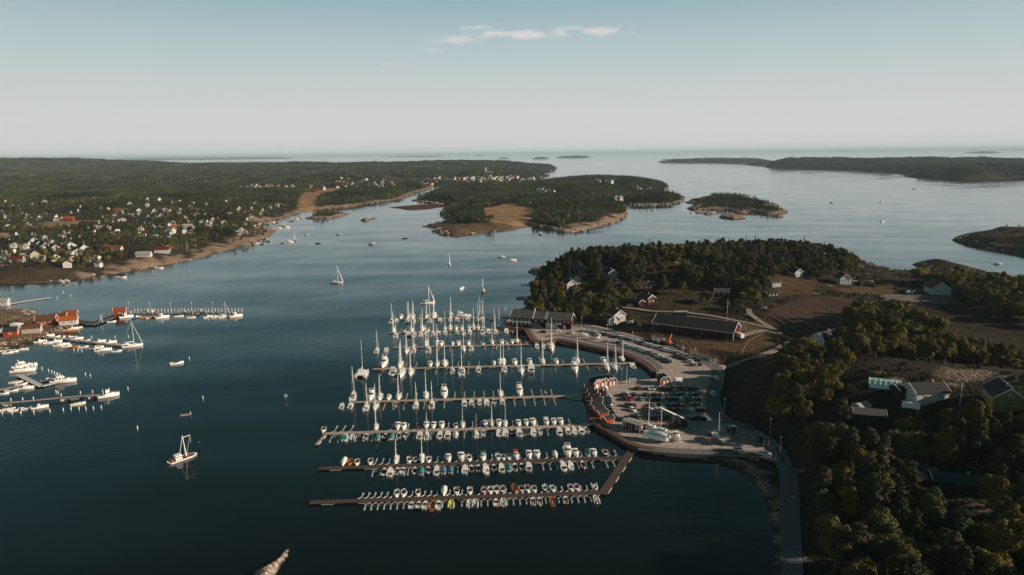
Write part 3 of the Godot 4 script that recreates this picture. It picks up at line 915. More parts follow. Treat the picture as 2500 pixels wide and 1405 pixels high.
func proto(kind: String) -> Node3D:
	if protos.has(kind):
		return protos[kind]
	var r := Node3D.new()
	protos[kind] = r
	match kind:
		"s", "S":
			var B := 3.2
			part("hull", hull(10, B, 0.95, 0.72, 1.7), M.white, r)
			part("deck", deck(10, B, 0.95, 0.72, 1.7, 0.25, 0.05, 0.3, 0.55, 0.45), M.deck, r)
			part("cockpit", well(10, B, 0.72, 1.7, 0.05, 0.3, 0.55, 0.45, 1), M.interior, r)
			part("cabin", cabin(0.95, 0.6, 0.9, 1.5, 1.9, -2.2, 0.7), M.white, r)
			part("cabin_window", glazing(0.95, 0.6, 0.9, 1.5, 1.9, -2.2, 0.7, 0.3, 0.75, 0.84, false), M.glass, r)
			part("hatch", Shape.new().box(Vector3(0, 1.53, 1.35), Vector3(0.7, 0.06, 0.7)).box(Vector3(0, 1.52, -0.9), Vector3(0.5, 0.05, 0.5)).mesh(), M.dark, r)
			part("sprayhood", cabin(0.85, 0.8, 1.4, 1.95, 2.3, 1.5, 0.35, 0.9), M.dark if kind == "S" else M.pale_grey, r)
			var g := rig(11.8, Vector3(0, 1.3, -0.9), 4.2)
			part("mast", g[0], M.white, r)
			part("boom", g[1], M.white, r)
			part("forestay", Shape.new().bar(Vector3(0, 1.25, -4.85), Vector3(0, 12.4, -0.85), 0.13, 0.05, 5).bar(Vector3(0, 1.0, 4.95), Vector3(0, 13.0, -0.75), 0.018, 0.018, 3).mesh(), M.white, r)
			part("railing", rail_mesh(10, B, 0.95, 0.72, 1.7, 0.25, 0.55), M.aluminium, r)
		"m", "M", "t":
			var B := 2.75
			part("hull", hull(7.4, B, 1.0, 0.86, 1.9, 0.28), M.white, r)
			part("deck", deck(7.4, B, 1.0, 0.86, 1.9, 0.28, 0.05, 0.4, 0.3, 0.4), M.deck, r)
			part("cockpit", well(7.4, B, 0.86, 1.9, 0.05, 0.4, 0.3, 0.4, 2), M.interior, r)
			part("foredeck", cabin(0.95, 0.55, 0.95, 1.42, -0.9, -2.2, 0.5), M.white, r)
			part("cabin", cabin(1.12, 0.98, 1.0, 2.15, 1.1, -0.75, 0.75), M.white, r)
			part("window", glazing(1.12, 0.98, 1.0, 2.15, 1.1, -0.75, 0.75, 0.42, 0.88), M.glass, r)
			var ob := part("outboard_motor", outboard(), M.engine, r)
			ob.position = Vector3(0, 0, 3.7)
			part("railing", rail_mesh(7.4, B, 1.0, 0.86, 1.9, 0.28, 0.5), M.aluminium, r)
			if kind == "t":
				part("canopy", cabin(1.2, 1.1, 0.95, 2.3, 3.3, 0.5, 0.1, 0.86), M.teal, r)
			if kind == "M":
				part("flybridge", cabin(0.95, 0.8, 2.15, 2.75, 1.0, -0.1, 0.3, 0.95), M.white, r)
				part("radar_arch", Shape.new().bar(Vector3(-1.0, 1.0, 1.6), Vector3(-0.8, 3.0, 1.9), 0.08, 0.08).bar(Vector3(1.0, 1.0, 1.6), Vector3(0.8, 3.0, 1.9), 0.08, 0.08).bar(Vector3(-0.8, 3.0, 1.9), Vector3(0.8, 3.0, 1.9), 0.09, 0.09).mesh(), M.white, r)
		"o":
			var B := 2.15
			part("hull", hull(5.4, B, 0.72, 0.85, 1.9, 0.25), M.white, r)
			part("deck", deck(5.4, B, 0.72, 0.85, 1.9, 0.25, 0.05, 0.65, 0.17, 0.2), M.deck, r)
			part("cockpit", well(5.4, B, 0.85, 1.9, 0.05, 0.65, 0.17, 0.2, 3), M.interior, r)
			part("windscreen", cabin(0.82, 0.62, 0.72, 1.2, 0.1, -0.65, 0.35, 0.9), M.glass, r)
			var ob2 := part("outboard_motor", outboard(), M.engine, r)
			ob2.position = Vector3(0, -0.1, 2.68)
		"w":
			var B := 1.9
			part("hull", hull(5.2, B, 0.62, 0.6, 1.6, 0.45), M.wood_orange, r)
			part("deck", deck(5.2, B, 0.62, 0.6, 1.6, 0.45, 0.05, 0.8, 0.1, 0.12), M.wood_orange, r)
			part("floorboards", well(5.2, B, 0.6, 1.6, 0.05, 0.8, 0.1, 0.12, 0), M.wood_brown, r)
			for k in 3:
				part("thwart", Shape.new().box(Vector3(0, 0.5, 1.5 - k * 1.4), Vector3(1.55 - k * 0.12, 0.06, 0.28)).mesh(), M.teak, r)
		"r":
			var tube := Shape.new()
			var path: Array[Vector3] = [Vector3(-0.85, 0.4, 2.4), Vector3(-0.9, 0.4, 0.6), Vector3(-0.85, 0.45, -0.9), Vector3(-0.5, 0.55, -2.0), Vector3(0, 0.6, -2.45), Vector3(0.5, 0.55, -2.0), Vector3(0.85, 0.45, -0.9), Vector3(0.9, 0.4, 0.6), Vector3(0.85, 0.4, 2.4)]
			for i in path.size() - 1:
				tube.bar(path[i], path[i + 1], 0.27, 0.27, 8)
			part("hull", tube.mesh(), M.pale_grey, r)
			part("floorboards", Shape.new().slab(PackedVector2Array([Vector2(-0.8, 2.0), Vector2(0.8, 2.0), Vector2(0.8, -0.9), Vector2(0.0, -2.2), Vector2(-0.8, -0.9)]), -0.1, 0.22).mesh(), M.interior, r)
			part("console", Shape.new().box(Vector3(0, 0.75, 0.1), Vector3(0.6, 1.0, 0.5), Basis.IDENTITY, 0.8).mesh(), M.white, r)
			var ob3 := part("outboard_motor", outboard(), M.engine, r)
			ob3.position = Vector3(0, -0.1, 2.2)
		"c":
			var B := 2.3
			part("hull", hull(6.0, B, 0.85, 0.85, 1.8, 0.25), M.white, r)
			var rings := []
			for i in 9:
				var t := 0.02 + i / 8.0 * 0.94
				var b := half_beam(t, 0.85, 1.8) * B * 0.5 + 0.03
				var y := 0.85 * (1.0 + 0.25 * t * t)
				var z := 3.0 - 6.0 * t
				var up := 0.7 * sin(clampf(t * 1.1 + 0.12, 0, 1) * PI) + 0.08
				rings.append(PackedVector3Array([Vector3(-b, y - 0.12, z), Vector3(-b * 0.6, y + up * 0.65, z), Vector3(0, y + up, z), Vector3(b * 0.6, y + up * 0.65, z), Vector3(b, y - 0.12, z)]))
			part("tarpaulin", Shape.new().loft(rings).mesh(), M.tarp_white, r)
			var ob4 := part("outboard_motor", outboard(), M.engine, r)
			ob4.position = Vector3(0, -0.05, 3.0)
		"Y":
			var B := 4.2
			part("hull", hull(14, B, 1.7, 0.85, 1.9, 0.3), M.white, r)
			part("deck", deck(14, B, 1.7, 0.85, 1.9, 0.3, 0.05, 0.2, 0.4, 0.9), M.deck, r)
			part("cockpit", well(14, B, 0.85, 1.9, 0.05, 0.2, 0.4, 0.9, 1), M.interior, r)
			part("foredeck", cabin(1.5, 0.9, 1.7, 2.5, -1.8, -4.2, 1.2), M.white, r)
			part("cabin", cabin(1.75, 1.5, 1.6, 3.3, 4.2, -1.6, 1.3), M.white, r)
			part("window", glazing(1.75, 1.5, 1.6, 3.3, 4.2, -1.6, 1.3, 0.4, 0.85), M.glass, r)
			part("flybridge", cabin(1.4, 1.2, 3.3, 4.1, 3.2, 0.2, 0.5, 0.95), M.white, r)
			part("radar_arch", Shape.new().bar(Vector3(-1.3, 3.3, 2.9), Vector3(-1.1, 5.2, 3.4), 0.1, 0.1).bar(Vector3(1.3, 3.3, 2.9), Vector3(1.1, 5.2, 3.4), 0.1, 0.1).bar(Vector3(-1.1, 5.2, 3.4), Vector3(1.1, 5.2, 3.4), 0.12, 0.12).mesh(), M.white, r)
			part("railing", rail_mesh(14, B, 1.7, 0.85, 1.9, 0.3, 0.6), M.aluminium, r)
		"K":
			for g in [-1.0, 1.0]:
				var h := part("hull", hull(11.5, 1.5, 1.3, 0.8, 1.8, 0.15), M.white, r)
				h.position.x = g * 2.4
			part("deck", Shape.new().box(Vector3(0, 1.25, 0.9), Vector3(5.6, 0.35, 8.0)).mesh(), M.white, r)
			part("trampoline", Shape.new().box(Vector3(0, 1.3, -4.2), Vector3(3.6, 0.05, 2.2)).mesh(), M.dark, r)
			part("cabin", cabin(2.1, 1.6, 1.4, 2.5, 2.2, -2.0, 1.1), M.white, r)
			part("window", glazing(2.1, 1.6, 1.4, 2.5, 2.2, -2.0, 1.1, 0.4, 0.85), M.glass, r)
			var g2 := rig(15.0, Vector3(0, 2.3, -1.2), 5.0, 0.11)
			part("mast", g2[0], M.white, r)
			part("boom", g2[1], M.white, r)
	return r


func rail_mesh(L: float, B: float, H: float, transom: float, fine: float, sheer: float, t0: float) -> ArrayMesh:
	var s := Shape.new()
	for g in [-1.0, 1.0]:
		var last := Vector3.ZERO
		for i in 5:
			var t := lerpf(t0, 0.985, i / 4.0)
			var b := maxf(half_beam(t, transom, fine) * B * 0.5 - 0.06, 0.02)
			var y := H * (1.0 + sheer * t * t)
			var p := Vector3(g * b, y + 0.5, L * 0.5 - L * t)
			s.bar(p - Vector3(0, 0.5, 0), p, 0.018, 0.018, 3)
			if i:
				s.bar(last, p, 0.02, 0.02, 3)
			last = p
	return s.mesh()


const KIND_NAME := {"s": "sailing_boat", "S": "sailing_boat", "m": "motor_boat", "M": "motor_boat", "t": "motor_boat", "o": "open_boat", "w": "wooden_boat", "r": "inflatable_boat", "c": "covered_boat", "Y": "motor_yacht", "K": "catamaran"}
const KIND_SAY := {"s": "sailing boat", "S": "large sailing boat", "m": "cabin motorboat", "M": "cabin motorboat with flybridge", "t": "motorboat under canopy", "o": "open motorboat", "w": "wooden boat", "r": "inflatable boat", "c": "boat under tarpaulin", "Y": "motor yacht", "K": "catamaran"}
const BASE_LEN := {"s": 10.0, "S": 10.0, "m": 7.4, "M": 7.4, "t": 7.4, "o": 5.4, "w": 5.2, "r": 5.0, "c": 6.0, "Y": 14.0, "K": 11.5}
const TONE := {"W": "white", "T": "teal", "R": "red", "O": "wood_orange", "D": "dark", "G": "green", "B": "blue", "Y": "yellow", "K": "black", "P": "wood_brown", "C": "cream", "L": "pale_grey", "N": "maroon", "A": "tarp"}
const TONE_SAY := {"W": "white", "T": "teal", "R": "red", "O": "orange-brown", "D": "dark grey", "G": "green", "B": "blue-grey", "Y": "yellow", "K": "black", "P": "dark brown", "C": "cream", "L": "pale grey", "N": "maroon", "A": "pale blue"}


func put_boat(kind: String, tone: String, at: Vector3, toward: Vector3, length: float, where: String, group: String) -> Node3D:
	var r: Node3D = proto(kind).duplicate()
	r.name = numbered(KIND_NAME[kind])
	add_child(r)
	var k: float = length / BASE_LEN[kind]
	r.position = at
	r.rotation.y = atan2(-toward.x, -toward.z)
	r.scale = Vector3(k * rng.randf_range(0.94, 1.06), k * rng.randf_range(0.95, 1.08), k)
	var say: String = TONE_SAY[tone] + " " + KIND_SAY[kind]
	tag(r, say + ", " + where if where else say, "boat", group)
	# colour of the boat
	for c in r.get_children():
		var o := c as MeshInstance3D
		var nm := String(o.name).rstrip("0123456789")
		match nm:
			"hull":
				if kind in ["t", "c"]:
					pass
				elif tone != "W":
					o.material_override = M[TONE[tone]]
				elif rng.randf() < 0.12 and group != "" and kind in ["s", "m", "o"]:
					o.material_override = [M.cream, M.pale_grey, M.blue][rng.randi() % 3]
			"canopy", "tarpaulin":
				o.material_override = M[TONE[tone]] if tone != "W" else M.tarp_white
			"deck":
				if kind == "w" and tone != "W":
					o.material_override = M[TONE[tone]]
				elif kind == "s" and rng.randf() < 0.2:
					o.material_override = M.cream
			"cockpit":
				o.material_override = [M.interior, M.teak, M.dark, M.deck, M.pale_grey][rng.randi() % 5]
			"sprayhood":
				o.material_override = [M.dark, M.pale_grey, M.blue, M.white, M.white][rng.randi() % 5]
			"outboard_motor":
				o.material_override = [M.engine, M.engine, M.pale_grey, M.white][rng.randi() % 4]
	return r


# "1044sR" -> [1044, "s", "R"]
func berth(w: String) -> Array:
	var n := w.to_int() if w.is_valid_int() else w.left(w.length() - 1).to_int()
	var rest := w.lstrip("0123456789")
	var out := rest.contains("!")
	rest = rest.replace("!", "")
	return [float(n), rest[0], rest[1] if rest.length() > 1 else "W", out]


const PIERS := [
	[976, 781, 1240, 776, 2.2, "pier_pale", 46, 9, "976m 996s 1006s 1040s 1058S 1100s 1172s 1178s", "959s 971m 998s 1012s 1051s 1076m 1101m 1117m 1143m 1167s 1178m 1200oT"],
	[948, 815, 1245, 805, 2.2, "pier_pale", 30, 9, "959s 986o 1004s 1031s 1045o 1086s 1100s 1114m 1128m 1146m 1157s 1169s 1183s 1208s 1220s 1232m", "968s 999m 1012s 1029s 1042m 1058sC 1071m 1087m 1116m 1131s 1146m 1177s 1191m 1208s 1234m 1249oO"],
	[960, 851, 1332, 842, 2.3, "pier_pale", 28, 10, "1008o 1039s 1066s 1076m 1104c 1118m 1143m 1179o 1202s 1226m 1238o 1251m 1264sR 1288o", "924sC 946m 996s! 1012s 1048s 1132s! 1150s 1208o 1309m 1325m 1342S!"],
	[910, 904, 1546, 889, 2.4, "pier_pale", 26, 10, "932Y 974s 1048m 1066s 1084s 1206c 1223s 1230s 1258m 1295m 1327s 1361m 1413s 1478m 1525s", "890K 964M 985S! 1006s! 1106s 1128S 1168m 1230m 1270S! 1294M 1398Y! 1457wO 1476s! 1495s! 1538m"],
	[870, 985, 1380, 970, 2.4, "pier_pale", 24, 10, "856S! 901M 924s 946m 970s 1038s 1083Y 1223s 1271Y 1335rK", "840m 861m 900s 922s! 966o 1018s 1056s 1134m 1151m 1171m 1187m 1206oL 1225m"],
	[794, 1062, 1418, 1043, 2.5, "pier_pale", 20, 7.5, "784oC 914s 968m 983m 1019wP 1039m 1057m 1077m 1112o 1129s 1185m 1201s 1219m 1235s 1268m 1287m 1304m 1337t 1356m 1373m", "848tT 864r 897o 926cT 943oD 960cT 977o 994oD 1027m 1044s 1076m 1094m 1113c 1163s 1180o 1217m 1232m 1249oD 1265m 1283cD 1299m 1316o 1362m 1382m 1398m 1414m 1428o"],
	[778, 1148, 1518, 1121, 2.6, "pier_dark", 17, 6.2, "833c 850wO 867o 900o 964s 997o 1012oD 1028s 1045o 1094m 1126m 1145o 1180tT 1217o 1230o 1244o 1262tR 1295m 1315m 1359c 1392M 1411m 1441cG 1456m 1484oD", "941o 956m 972o 986o 1015o 1031cT 1048oD 1068m 1084cB 1101cB 1135m 1151o 1168o 1185m 1205oD 1223m 1241cT 1255o 1272o 1288m 1370m 1388m 1419oR"],
	[756, 1231, 1462, 1207, 2.6, "pier_dark", 15.5, 4.6, "965o 982o 1018o 1082c 1114o 1147o 1182oR 1198o 1213o 1229o 1259wO 1276oR 1290o 1307o 1334oD 1352o 1398o 1413o 1457rW", "1007oD 1024oN 1040o 1057wO 1072o 1102rY 1146r 1160r 1210oR 1226r 1299o 1315o 1345wO 1377oD 1450rL"],
]

func make_marina() -> void:
	for i in PIERS.size():
		var d: Array = PIERS[i]
		var a := spot(d[0], d[1])
		var b := spot(d[2], d[3])
		var along := (b - a).normalized()
		var away := Vector3.UP.cross(along)
		if away.z > 0.0:
			away = -away
		var wide: float = d[4]
		var ord_p := ordinal(i)
		var pier := thing("pier", "long %s floating pier, %s from the clubhouse, with mooring arms" % ["dark brown wooden" if i > 5 else "pale wooden", ord_p], "pier", a, 0.0, "floating piers of the marina")
		var turn := Basis.looking_at(along, Vector3.UP)
		var L := a.distance_to(b)
		# deck in sections, floats below
		var secs := int(L / 12.0)
		var sec := Shape.new().box(Vector3(0, 0.52, 0), Vector3(wide, 0.16, L / secs - 0.08)).mesh()
		var fl := Shape.new().box(Vector3(0, 0.16, 0), Vector3(wide * 0.92, 0.52, minf(4.5, L / secs * 0.45))).mesh()
		for k in secs:
			var p := along * (L * (k + 0.5) / secs)
			var o := part("deck_section", sec, M[d[5]], pier)
			o.transform = Transform3D(turn, p)
			var f := part("float", fl, M.concrete, pier)
			f.transform = Transform3D(turn, p)
		# mooring arms
		var arm := Shape.new()
		var al: float = d[7]
		arm.bar(Vector3(-1.5, 0.4, 0), Vector3(0, 0.4, -1.6), 0.07, 0.07, 5)
		arm.bar(Vector3(1.5, 0.4, 0), Vector3(0, 0.4, -1.6), 0.07, 0.07, 5)
		arm.box(Vector3(0, 0.38, -0.8 - al * 0.5), Vector3(0.32 if i > 4 else 0.55, 0.16, al - 1.2))
		arm.box(Vector3(0, 0.15, -al + 0.3), Vector3(0.6, 0.5, 0.8))
		var am := arm.mesh()
		var step: float = d[6]
		for side in [1.0, -1.0]:
			var x: float = d[0] + (step * 8.0 if i > 5 else step)
			while x < d[2] - step * 0.5:
				var t: float = (x - d[0]) / (d[2] - d[0])
				var p := spot(x, lerpf(d[1], d[3], t)) - a
				if rng.randf() < 0.86:
					var o := part("mooring_arm", am, M.aluminium if i > 4 else M.pier_pale, pier)
					var dir: Vector3 = away * side
					o.transform = Transform3D(Basis.looking_at(dir, Vector3.UP), p + dir * wide * 0.5)
				x += step
		# service posts
		var post := Shape.new().box(Vector3(0, 1.05, 0), Vector3(0.22, 0.95, 0.22), Basis.IDENTITY, 0.8).mesh()
		for k in range(1, int(L / 22.0)):
			part("service_post", post, M.dark, pier).position = along * (k * 22.0) + away * (wide * 0.35)
		# boats
		for s in 2:
			var dir: Vector3 = away * (1.0 if s == 0 else -1.0)
			var words: PackedStringArray = (d[8 + s] as String).split(" ")
			for k in words.size():
				var w := berth(words[k])
				var t: float = (w[0] - d[0]) / (d[2] - d[0])
				var p := spot(w[0], lerpf(d[1], d[3], t))
				var kind: String = w[1]
				var len_m: float = {"s": 9.4, "S": 12.0, "m": 7.3, "M": 9.6, "t": 7.0, "o": 5.5, "w": 6.2, "r": 5.2, "c": 6.2, "Y": 13.0, "K": 12.0}[kind] * rng.randf_range(0.92, 1.08)
				if i < 4:
					len_m *= 1.14
				if i == 7 and kind == "o":
					len_m *= 0.94
				if kind == "s" and i > 4:
					len_m *= 0.82
				if kind == "Y" and i == 0:
					continue
				var pos := p + dir * (wide * 0.5 + len_m * 0.5 + 0.7)
				pos.y = 0.0
				var bow: Vector3 = dir if w[3] else -dir
				bow = bow.rotated(Vector3.UP, rng.randf_range(-0.05, 0.05))
				put_boat(kind, w[2], pos, bow, len_m, "%s from the outer end, %s side of %s pier" % [ordinal(k), "clubhouse" if s == 0 else "boatyard", ord_p], "boats moored on the %s pier" % ord_p)
	# the yacht lying alongside the first pier
	put_boat("Y", "W", spot(1129, 774.5), Vector3(1, 0, 0.03), 13.5, "lying alongside the outer edge of first pier", "")
	# gangways from shore
	for g in [[1380, 970, 1438, 962, "fifth"], [1418, 1043, 1452, 1034, "sixth"], [1546, 889, 1567, 881, "fourth"], [1332, 842, 1352, 836, "third"]]:
		var a := spot(g[0], g[1], 0.55)
		var b := spot(g[2], g[3], 2.1)
		var o := thing("gangway", "narrow metal gangway joining the %s pier to the quay" % g[4], "gangway", a)
		var dir := b - a
		var L := dir.length()
		var tb := Basis.looking_at(dir.normalized(), Vector3.UP)
		part("walkway", Shape.new().box(Vector3(0, 0, -L * 0.5), Vector3(1.3, 0.1, L)).mesh(), M.steel, o).basis = tb
		for s in [-1.0, 1.0]:
			part("handrail", Shape.new().bar(Vector3(s * 0.62, 1.0, 0), Vector3(s * 0.62, 1.0, -L), 0.04, 0.04, 4).bar(Vector3(s * 0.62, 0, 0), Vector3(s * 0.62, 1.0, 0), 0.04, 0.04, 4).bar(Vector3(s * 0.62, 0, -L), Vector3(s * 0.62, 1.0, -L), 0.04, 0.04, 4).mesh(), M.steel, o).basis = tb
	# the walkway that links the two dark piers with the quay, and the arm at the end of the sixth pier
	for g in [[1470, 1211, 1552, 1090, 3.2, "pier_dark", "wide dark wooden walkway linking two dark piers with the quay"], [796, 1063, 771, 1090, 1.2, "pier_pale", "narrow pale breakwater arm at the outer end of sixth pier"]]:
		var a := spot(g[0], g[1])
		var b := spot(g[2], g[3])
		var o := thing("floating_walkway", g[6], "walkway", a)
		var L := a.distance_to(b)
		var n := maxi(int(L / 8.0), 2)
		for k in n:
			var tr := Transform3D(Basis.looking_at((b - a).normalized(), Vector3.UP), (b - a) * ((k + 0.5) / n))
			part("deck_section", Shape.new().box(Vector3(0, 0.5, 0), Vector3(g[4], 0.16, L / n - 0.08)).mesh(), M[g[5]], o).transform = tr
			part("float", Shape.new().box(Vector3(0, 0.15, 0), Vector3(g[4] + 0.1, 0.5, L / n * 0.5)).mesh(), M.concrete, o).transform = tr


func make_open_water_boats() -> void:
	var say := "motoring on the open sound"
	for b in [[822, 692, "S", 12.5, 1.0, 0.1, "W", "with mast and jib, alone on the wide inner sound"], [1097, 647, "S", 10.5, 0.2, 1.0, "W", "heading for the marina between the two wooded shores"], [1044, 742, "S", 12.0, 1.0, -0.2, "W", "arriving just outside the first pier"], [1180, 714, "s", 10.0, -0.3, 1.0, "W", "waiting off the wooded point by the clubhouse"], [1595, 515, "S", 11.0, 1.0, 0.1, "W", "anchored between the wooded island and the rocky islet"], [717, 589, "s", 10.0, 0.8, 0.4, "W", "anchored off the bare rock shore beside a cruiser"],
		[431, 889, "o", 7.5, 0.8, -0.5, "W", "moored alone between the side harbour and the marina"], [909, 598, "M", 11.0, -1.0, 0.1, "W", "crossing below the bushy islet"], [1127, 706, "m", 8.0, -0.3, 1.0, "W", "coming toward the first pier"], [1225, 629, "m", 9.5, -1.0, 0.2, "W", "following another boat into the sound"], [1251, 637, "m", 9.5, 1.0, -0.2, "W", "leaving the sound with a wake behind"], [1320, 574, "M", 10.0, 0.4, 1.0, "W", "off the straw-coloured field of the wooded island"], [827, 574, "m", 8.5, -1.0, 0.0, "W", "trailing a long wake toward the mainland"], [776, 595, "o", 7.5, -1.0, 0.1, "D", "running along the mainland shore"], [690, 595, "o", 7.5, -1.0, 0.1, "L", "close to the bare mainland rocks"], [748, 574, "m", 7.5, -1.0, 0.2, "W", "heading for the mainland jetties"], [988, 583, "o", 7.0, -1.0, 0.0, "D", "passing the spit of the wooded island"], [708, 592, "M", 10.0, 0.9, -0.2, "W", "anchored next to a sailing boat off mainland"],
		[2030, 496, "o", 8.0, -1.0, 0.0, "D", "far out beyond the rocky islet"], [2152, 494, "m", 9.0, 1.0, 0.0, "W", "running seaward with a straight wake"], [2232, 462, "m", 9.0, 1.0, 0.2, "D", "close under the long forested island"], [2155, 542, "m", 9.0, 1.0, -0.3, "W", "turning fast in a curl of foam"], [2437, 646, "m", 8.0, 1.0, 0.2, "W", "speeding past the bare rocky island"], [1333, 645, "m", 8.5, -0.2, 1.0, "W", "tied to the small jetty under the wood"], [1755, 372.5, "Y", 60.0, 1.0, 0.0, "L", "far off on the horizon"]]:
		var o := put_boat(b[2], b[6], spot(b[0], b[1]), Vector3(b[4], 0, b[5]).normalized(), b[3], b[7], "")
		if o.has_node("forestay"):
			o.get_node("forestay").mesh = Shape.new().bar(Vector3(0, 1.2, -4.8), Vector3(0, 12.4, -0.85), 0.32, 0.1, 6).mesh()
			o.get_node("mast").mesh = Shape.new().bar(Vector3(0, 1.3, -0.9), Vector3(0, 13.1, -0.75), 0.26, 0.16, 6).mesh()
	# work barge with a lifting frame
	var at := spot(447, 1122)
	var w := thing("work_barge", "white and rust work barge with a tall white lifting frame", "barge", at, atan2(-0.62, 0.78))
	w.scale = Vector3.ONE * 0.84
	part("hull", hull(13.5, 4.6, 1.0, 0.92, 3.5, 0.1), M.white, w)
	part("deck", Shape.new().slab(PackedVector2Array([Vector2(-2.0, 6.5), Vector2(2.0, 6.5), Vector2(2.15, -2), Vector2(1.7, -5.4), Vector2(-1.7, -5.4), Vector2(-2.15, -2)]), 0.85, 0.98).mesh(), M.rust, w)
	part("wheelhouse", cabin(1.5, 1.4, 1.0, 3.3, 4.2, 1.0, 0.2, 0.95), M.white, w)
	part("window", glazing(1.5, 1.4, 1.0, 3.3, 4.2, 1.0, 0.2, 0.5, 0.8, 0.95), M.glass, w)
	part("mast", Shape.new().bar(Vector3(0, 1, -1.6), Vector3(0, 12.0, -0.6), 0.28, 0.16, 8).mesh(), M.white, w)
	for s in [-1.0, 1.0]:
		part("strut", Shape.new().bar(Vector3(s * 2.0, 1, 2.6 * s + 0.5), Vector3(0, 11.6, -0.6), 0.13, 0.1, 6).mesh(), M.white, w)
		var o := part("outboard_motor", outboard(), M.white, w)
		o.position = Vector3(s * 0.9, 0.2, 6.8)
	part("derrick", Shape.new().bar(Vector3(0, 10.8, -0.7), Vector3(0, 11.0, -4.2), 0.13, 0.1, 6).bar(Vector3(0, 11.0, -4.2), Vector3(0, 3.0, -2.2), 0.06, 0.06, 4).bar(Vector3(0, 11.0, -4.2), Vector3(0, 7.2, -4.4), 0.06, 0.06, 4).mesh(), M.white, w)
	for k in 8:
		part("rail_post", Shape.new().bar(Vector3(-2.0 + 4.0 * (k % 2), 1.0, 6.0 - k * 1.5), Vector3(-2.0 + 4.0 * (k % 2), 2.1, 6.0 - k * 1.5), 0.08, 0.08, 4).mesh(), M.rust if k < 3 else M.white, w)
	for k in 3:
		part("fender", Shape.new().box(Vector3(-1.2 + k * 1.1, 1.35, 5.6), Vector3(0.7, 0.75, 0.7), Basis.IDENTITY, 0.8).mesh(), M.orange if k != 1 else M.rust, w)
	# bathing raft, channel sign
	var r := thing("raft", "small pale wooden raft drifting alone with an upright end post", "raft", spot(453, 1015), 0.42)
	part("deck", Shape.new().box(Vector3(0, 0.35, 0), Vector3(4.6, 0.2, 1.9)).mesh(), M.pier_pale, r)
	for s in [-1.0, 1.0]:
		part("float", Shape.new().bar(Vector3(-2.2, 0.1, s * 0.7), Vector3(2.2, 0.1, s * 0.7), 0.3, 0.3, 8).mesh(), M.dark, r)
	part("post", Shape.new().box(Vector3(2.1, 0.9, 0), Vector3(0.25, 1.2, 0.7)).mesh(), M.white, r)
	var sg := thing("channel_sign", "white square sign board on a pole standing in the water", "sign", spot(698, 978))
	part("pole", Shape.new().bar(Vector3(0, -1, 0), Vector3(0, 2.6, 0), 0.13, 0.11, 6).mesh(), M.steel, sg)
	part("board", Shape.new().box(Vector3(0, 2.4, 0), Vector3(1.5, 1.5, 0.1)).mesh(), M.paint_white, sg)
	part("symbol", Shape.new().box(Vector3(0, 2.4, 0.07), Vector3(0.25, 0.8, 0.04)).mesh(), M.dark, sg)


func pile(px: float, py: float, tall: float, label: String, group: String, m: Material = null) -> void:
	var o := thing("mooring_pile", label, "mooring pile", spot(px, py), 0.0, group)
	part("post", Shape.new().bar(Vector3(0, -1.5, 0), Vector3(rng.randf_range(-0.1, 0.1), tall * 0.75, 0), 0.19, 0.17, 6).mesh(), M.white if m == null else m, o)
	part("cap", Shape.new().bar(Vector3(0, tall * 0.75, 0), Vector3(0, tall * 0.75 + 0.15, 0), 0.22, 0.12, 6).mesh(), M.pale_grey, o)


# a jetty on posts: survey points, width, height of the deck
func jetty(line: Array, wide: float, up: float, m: Material, label: String, leg_step := 5.0) -> Node3D:
	var pts: Array[Vector3] = []
	for i in range(0, line.size(), 2):
		pts.append(spot(line[i], line[i + 1]))
	var o := thing("jetty", label, "jetty", pts[0])
	for i in pts.size() - 1:
		var d := pts[i + 1] - pts[i]
		var L := d.length()
		var n := maxi(int(L / leg_step), 1)
		for k in n:
			var tr := Transform3D(Basis.looking_at(d.normalized(), Vector3.UP), pts[i] - pts[0] + d * ((k + 0.5) / n))
			part("deck_section", Shape.new().box(Vector3(0, up, 0), Vector3(wide, 0.2, L / n - 0.05)).mesh(), m, o).transform = tr
			part("trestle", Shape.new().box(Vector3(-wide * 0.4, up * 0.5 - 0.8, 0), Vector3(0.3, up + 1.4, 0.3)).box(Vector3(wide * 0.4, up * 0.5 - 0.8, 0), Vector3(0.3, up + 1.4, 0.3)).mesh(), M.wood_brown, o).transform = tr
	return o


